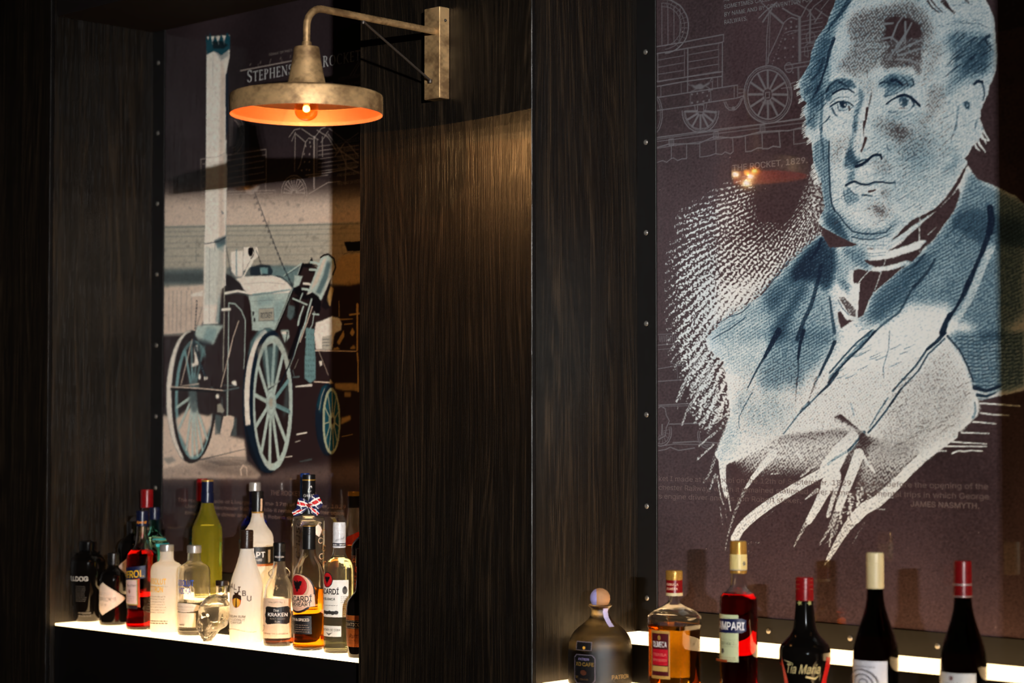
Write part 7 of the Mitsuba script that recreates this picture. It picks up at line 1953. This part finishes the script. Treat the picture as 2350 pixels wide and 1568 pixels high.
b.sheet('neck_lettering', th0=0, items=[('t', 'C', 'c', 0, 1131, 15, WH, 0, 8, .3), ('t', 'CHASE', 'c', 0, 1141, 6, WH, 0)])
SC = (36, 26, 22)
b.sheet('lettering', th0=b.th(684, 1235), items=[('v', 'chase', 'l', 6, 1284, 17, SC, 0, 92, .35)])
b.sheet('decoration', th0=.9, items=[('p', [(a0+7*math.cos(t), y0+7*math.sin(t)), (a0+7*math.cos(t+.5), y0+7*math.sin(t+.5)), (a0+5.6*math.cos(t+.5), y0+5.6*math.sin(t+.5)), (a0+5.6*math.cos(t), y0+5.6*math.sin(t))], (220, 196, 170)) for a0, y0 in [(-6, 1205), (6, 1222), (-5, 1240), (6, 1258), (-4, 1276), (5, 1294)] for t in np.arange(.6, 5.4, .5)])
b.sheet('hang_tag', th0=.62, lift=.0012, items=[('p', [(-8, 1208), (0, 1202), (12, 1216), (2, 1232), (-9, 1224)], (244, 226, 206))])
RD, NV = (196, 22, 28), (26, 30, 74)
def ribbon(P0, P1, wide, bulge, twist, name):
    """A flag-striped ribbon loop between two points in the bottle's own frame (across, out, up)."""
    n, mcol = 14, [NV, NV, WH, RD, RD, WH, NV, NV]; V, F, C = [], [], []
    P0, P1 = np.array(P0, float), np.array(P1, float)
    for i in range(n+1):
        t = i/n; c = P0+(P1-P0)*t+np.array([0, bulge*math.sin(math.pi*t), 0]); w = wide*(.32+.68*math.sin(math.pi*min(1, t*.75)))
        ax = np.array([-(P1-P0)[2], 0, (P1-P0)[0]]); ax /= np.linalg.norm(ax); ax = ax*math.cos(twist*t)+np.array([0, 1, 0])*math.sin(twist*t)
        for j in range(9): V.append(c+ax*w*(j/8-.5))
    VV, CC = [], []
    for i in range(n):
        for j in range(8):
            a, e, d, g = i*9+j, i*9+j+1, (i+1)*9+j+1, (i+1)*9+j; q = len(VV); VV += [V[a], V[e], V[d], V[g]]; F += [[q, q+1, q+2], [q, q+2, q+3]]
            col = mcol[j] if (i+j) % 7 else WH; CC += [lin(*col)]*4
    VV = np.array(VV)*b.k; ca, sa = math.cos(b.al), math.sin(b.al)
    W = np.c_[VV[:, 0]*-sa+VV[:, 1]*ca, VV[:, 0]*ca+VV[:, 1]*sa, VV[:, 2]]
    b.put(name, trimesh.Trimesh(W, F, process=False), 'label_paint', False, color=np.array(CC))
zz = lambda y: (b.yb-y)
ribbon((0, 17, zz(1160)), (-26, 19, zz(1154)), 27, 8, .4, 'ribbon_loop'); ribbon((0, 17, zz(1160)), (27, 19, zz(1147)), 34, 8, -.4, 'ribbon_loop'); ribbon((0, 17.5, zz(1161)), (-36, 20, zz(1180)), 17, 5, .5, 'ribbon_tail'); ribbon((0, 17.5, zz(1161)), (22, 20, zz(1180)), 17, 5, -.5, 'ribbon_tail')
b.put('ribbon_knot', moved(trimesh.creation.icosphere(2, 5*b.k), [18*b.k*math.cos(b.al), 18*b.k*math.sin(b.al), b.z(1160)]), 'red_cap', True)
b.put('ribbon_band', moved(lathe([(15.6*b.k, b.z(1164)), (15.9*b.k, b.z(1163)), (15.9*b.k, b.z(1157)), (15.6*b.k, b.z(1156))], 32), [0, 0, 0]), 'red_cap', 35)
b = Bottle('vodka_bottle', 'bottle with a bright blue cap hidden behind the ribboned one', 699, 1, Y=3.432, r=28)
b.body([(1352, 30), (1346, 32), (1220, 32), (1206, 30), (1192, 22), (1178, 13), (1144, 10.5)], 'glass'); b.cap([(1148, 11), (1146, 11.4), (1089, 11.2), (1087, 10)], 'blue_cap', ribs=(1090, 1098, 3))
b = Bottle('rum_bottle', 'clear bottle of amber spirit with gold topped black cap beside the pillar', 811, 1, Y=3.39, r=28)
b.body([(1362, 29), (1356, 31), (1262, 31), (1248, 29), (1228, 23), (1200, 17.5), (1180, 14.5), (1162, 13)], 'glass_brightened', 1252, 'liquid_amber')
b.cap([(1166, 13.4), (1164, 13.8), (1140, 13.6), (1139, 13.2)], 'black_cap'); b.cap([(1139, 13.8), (1131, 13.8), (1129, 12.8)], 'gold_cap', 'cap_top')
b.sheet(th0=-.1, items=[('p', [(-18, 1250), (-14, 1232), (14, 1220), (24, 1236), (24, 1250)], (196, 44, 24))])
b = Bottle('rum_bottle', 'round shouldered dark brown bottle cut off by the pillar edge', 838, 1, Y=3.335, r=31)
b.body([(1364, 30), (1358, 32), (1262, 32), (1248, 29), (1238, 21), (1230, 13), (1200, 11)], 'near_black_glass'); b.cap([(1202, 12), (1200, 12.4), (1176, 12.2), (1174, 11)], 'black_cap')
b.sheet(th0=b.th(822, 1300), items=[('r', -26, 24, 1274, 1352, (70, 24, 14)), ('t', 'Captain', 'c', 2, 1290, 9, (206, 120, 50), 1, 0, .25), ('t', '8', 'c', -4, 1312, 13, (196, 60, 30), 1)]+lines(3, -16, 20, 1324, 8, 4, (176, 70, 30), 16))

# right recess, front step
b = Bottle('tequila_bottle', 'squat frosted bottle with black label and round cork stopper at the recess corner', 1377, 0, Y=3.2235)
b.body([(b.yb, 69), (b.yb-6, 73.5), (1505, 74), (1475, 71.5), (1455, 63), (1440, 49), (1428, 34), (1418, 25), (1408, 20.5), (1400, 20), (1395, 22.5), (1392, 26.5), (1390, 27.5), (1388.5, 26.5)], 'satin_glass', wall=3)
P = b.prof; R = lambda z: float(np.interp(z, P[:, 1], P[:, 0]))-.004; lv = b.z(1489)
b.put('liquid', lathe([(R(.008)*.95, .006)]+[(R(z), z) for z in np.arange(.01, lv, .004)]+[(R(lv), lv)], 48), ref('coffee', {'type': 'diffuse', 'reflectance': rgb(34, 26, 20)}), 35, label='dark coffee coloured liquid')
b.put('stopper', moved(trimesh.creation.icosphere(4, 23*b.k), [0, 0, b.z(1374)]), 'cork', True, label='round cork ball')
b.put('stopper_sticker', moved(trimesh.intersections.slice_mesh_plane(trimesh.creation.icosphere(4, 23.4*b.k), [-RIGHT[0], -RIGHT[1], 0], [-RIGHT[0]*9*b.k, -RIGHT[1]*9*b.k, 0]), [0, 0, b.z(1374)]), gloss('lavender_paper', (150, 146, 200), .6), True)
b.sheet('neck_ribbon', th0=b.th(1391, 1415), items=[('r', -7, 7, 1396, 1436, (186, 178, 214))])
OL = [(-27, 1503), (-20, 1496), (22, 1496), (29, 1503), (29, 1554), (22, 1562), (-20, 1562), (-27, 1554)]
b.sheet(th0=b.th(1339, 1530), items=[('p', OL, (92, 84, 96)), ('p', [(a*.93, 1529+(y-1529)*.95) for a, y in OL], (16, 14, 16)), ('t', 'PATRON', 'c', 0, 1509, 5, (120, 110, 150), 1), ('t', 'XO CAFE', 'c', 2, 1522, 8, (120, 94, 40), 1), ('e', 0, 1537, 8, 6, (74, 40, 26)), ('t', 'LIQUEUR', 'c', 0, 1554, 4, (90, 66, 40), 0), ('t', '35', 'c', -18, 1550, 5, (120, 90, 40), 0)])
b.sheet('small_label', th0=b.th(1339, 1477), items=[('r', -21, 21, 1467, 1487, (100, 90, 96)), ('r', -19, 19, 1469, 1486, (18, 16, 18)), ('e', 2, 1481, 3.5, 3.5, (216, 160, 60))])
b.sheet('embossing', th0=b.th(1424, 1545), items=[('t', 'PATRON', 'c', 0, 1551, 9, (120, 100, 66), 1)])
b = Bottle('tequila_bottle', 'clear bottle of golden tequila with red and gold cap', 1547, 0, Y=3.215, r=55)
b.square(6, -.62, 1412); b.body([(b.yb, 50), (b.yb-6, 54), (1444, 54.5), (1434, 57), (1416, 57), (1408, 54), (1400, 43), (1391, 26), (1383, 15), (1376, 13), (1362, 12.5)], 'glass', 1434, 'liquid_gold', wall=3.2)
b.cap([(1367, 19), (1366, 19.6), (1361, 19.6), (1360, 19), (1333, 19), (1332, 19)], 'red_cap'); b.cap([(1332, 19), (1331, 19.3), (1313, 19.3), (1310.5, 18)], 'gold_cap', 'cap_top', ribs=(1314, 1328, 4)); b.cap([(1368, 19.7), (1361, 19.8)], 'cream_cap', 'cap_band')
b.prof = np.vstack([b.prof, [[19.4*b.k, b.z(1361)], [19.4*b.k, b.z(1332)]]]) ; sq0 = b.sq; b.sq = None
b.sheet('cap_lettering', th0=-.3, items=[('t', 'TEQUILA', 'c', 0, 1344, 5, (226, 180, 150), 1), ('t', 'OLMECA', 'c', 0, 1354, 5, (226, 180, 150), 1)]); b.sq = sq0
b.sheet(th0=-.62, items=[('r', -25, 27, 1444, 1553, (176, 134, 66)), ('r', -22, 24, 1450, 1546, (74, 16, 20)), ('r', -20, 22, 1486, 1522, (186, 20, 36)), ('r', -20, 22, 1524, 1536, (186, 150, 80)), ('t', 'OLMECA', 'c', 1, 1481, 12.5, WH, 1, 38), ('t', 'TEQUILA', 'c', 1, 1501, 6, (220, 110, 100), 1), ('t', 'REPOSADO', 'c', 1, 1513, 5, (220, 110, 100), 1), ('e', 1, 1460, 4, 6, (150, 110, 50))])
b.sheet('glow_sheet', 'added pale sheet behind the bottle that brightens the liquid', th0=math.pi-.3, items=[('r', -46, 46, 1444, 1560, (232, 200, 120))]); scene[b.name+'__glow_sheet']['bsdf'] = {'type': 'ref', 'id': 'glow_paper'}  # another added sheet, here to lighten the golden liquid
b.put('foot_ring', lathe(b.outline([(b.yb-9, 52), (b.yb-7, 58), (b.yb-4, 58), (b.yb-2, 52)]), 48, sq0), 'gold_cap', 35)
b = Bottle('aperitif_bottle', 'bottle of dark red bitter with a tall gold cap and blue banded label', 1694.5, 0, Y=3.215, r=43)
b.body([(b.yb, 40), (b.yb-6, 43), (1388, 43.4), (1374, 42.5), (1364, 37.5), (1356, 27), (1347, 19.5), (1335, 18), (1312, 17)], 'glass', 1364, 'liquid_ruby', wall=3)
b.cap([(1317, 18.6), (1315, 19.3), (1262, 19.3), (1246, 18.6), (1243, 17)], 'gold_cap', ribs=(1246, 1262, 5)); b.prof = np.vstack([b.prof, [[19.6*b.k, b.z(1311)], [19.6*b.k, b.z(1243)]]])
b.sheet('cap_band', th0=0, items=[('r', -58, 58, 1273, 1308, (204, 182, 118)), ('r', -58, 58, 1308, 1314, (120, 120, 120)), ('e', 14, 1294, 4, 5, (120, 110, 90))])
b.sheet(th0=b.th(1668, 1460), items=[('r', -38, 28, 1409, 1516, (186, 192, 150)), ('p', [(-52, 1420), (36, 1417), (46, 1421), (46, 1445), (36, 1450), (-52, 1452)], (22, 26, 62)), ('t', 'CAMPARI', 'r', 42, 1443, 17.5, WH, 1, 84), ('t', 'BITTER', 'c', -4, 1478, 6, (120, 126, 96), 0), ('e', -14, 1492, 5, 6, (70, 66, 60))]+lines(4, -24, 22, 1466, 5, 1, (140, 144, 110), 17)+lines(2, -30, 24, 1506, 5, 1.2, (140, 120, 90), 18)+[('r', -36, 6, 1511, 1516, (150, 60, 24))])
b = Bottle('liqueur_bottle', 'glossy black bulbous bottle with a red cap and script lettering', 1846, 0, Y=3.21, r=50)
b.body([(b.yb, 38), (b.yb-5, 42), (1560, 48), (1535, 54), (1512, 59), (1496, 59), (1484, 56), (1471, 46), (1458, 34), (1444, 27), (1415, 23), (1390, 21), (1374, 20)], 'near_black_glass')
b.cap([(1380, 20.2), (1378, 20.8), (1329, 20.6), (1326, 19)], 'red_cap', ribs=(1332, 1352, 3)); b.prof = np.vstack([b.prof, [[20.9*b.k, b.z(1373)], [20.9*b.k, b.z(1326)]]])
b.sheet('neck_stars', th0=0, items=[('p', [(c+7*(1 if i % 2 else .5)*math.cos(i*math.pi/5), 1384+6*(1 if i % 2 else .5)*math.sin(i*math.pi/5)) for i in range(10)], (150, 150, 90)) for c in (-12, 12)])
b.sheet(th0=b.th(1838, 1530), items=[('p', [(-58, 1568), (-54, 1508), (-44, 1540), (-34, 1575)], (176, 14, 18)), ('p', [(46, 1572), (60, 1530), (66, 1504), (90, 1508), (80, 1590), (40, 1600)], (176, 14, 18)), ('t', 'Tia Maria', 'c', 0, 1541, 21, (196, 180, 130), 0, 84, .28), ('p', [(10, 1546), (30, 1551), (44, 1543), (30, 1555), (8, 1550)], (196, 180, 130)), ('p', [(-46, 1512), (-30, 1514), (-18, 1519), (-30, 1517)], (196, 180, 130))])
b = Bottle('wine_bottle', 'dark wine bottle with a cream cap and a spiral on its label', 2008, 0, Y=3.225, r=52)
b.body([(b.yb, 47), (b.yb-6, 52), (1508, 52), (1490, 51), (1468, 46), (1440, 37.5), (1412, 28), (1385, 21.5), (1365, 19.4), (1346, 19)], 'glass_dark', 1459, 'liquid_dark', wall=3)
b.cap([(1352, 19.6), (1350, 20.3), (1273, 20.2), (1270, 19)], 'cream_cap', ribs=(1292, 1300, 2))
b.sheet(th0=b.th(1984, 1550), items=[('r', -52, 52, 1513, 1640, (198, 198, 206))]+[('p', [(-6+(3+r)*math.cos(t), 1566+(3+r)*math.sin(t)), (-6+(3+r)*math.cos(t+.3), 1566+(3+r)*math.sin(t+.3)), (-6+(5.2+r)*math.cos(t+.3), 1566+(5.2+r)*math.sin(t+.3)), (-6+(5.2+r)*math.cos(t), 1566+(5.2+r)*math.sin(t))], (70, 68, 84)) for t in np.arange(0, 19, .3) for r in [t*1.75]]+[('e', -6, 1566, 3, 3, (40, 38, 50))]+lines(1, -30, 26, 1526, 5, 2, (120, 118, 130), 19))
b = Bottle('wine_bottle', 'dark wine bottle with a red cap and plain white label at the far right', 2209, 0, Y=3.225, r=52)
b.body([(b.yb, 48), (b.yb-6, 53), (1530, 53), (1512, 52), (1490, 48.5), (1460, 40), (1430, 30), (1402, 23), (1384, 20.6), (1366, 20)], 'glass_dark', 1497, 'liquid_dark', wall=3)
b.cap([(1372, 20.6), (1370, 21.2), (1291, 20), (1288.5, 18.6)], 'wine_red_cap'); b.cap([(1344, 21.1), (1341, 21.1)], 'silver_cap', 'cap_band'); b.cap([(1371, 21.6), (1368.5, 21.6)], 'silver_cap', 'cap_band')
b.sheet(th0=b.th(2183, 1570), items=[('r', -60, 56, 1541, 1640, (196, 198, 200)), ('e', -2, 1553, 5, 5, (110, 80, 84)), ('r', -30, 24, 1564, 1565.4, (130, 130, 136))]+[('p', [(-2+6*math.cos(t), 1553+6*math.sin(t)), (-2+9*math.cos(t), 1553+9*math.sin(t)), (-2+6*math.cos(t+.25), 1553+6*math.sin(t+.25))], (140, 100, 104)) for t in np.arange(0, 6.2, .8)])
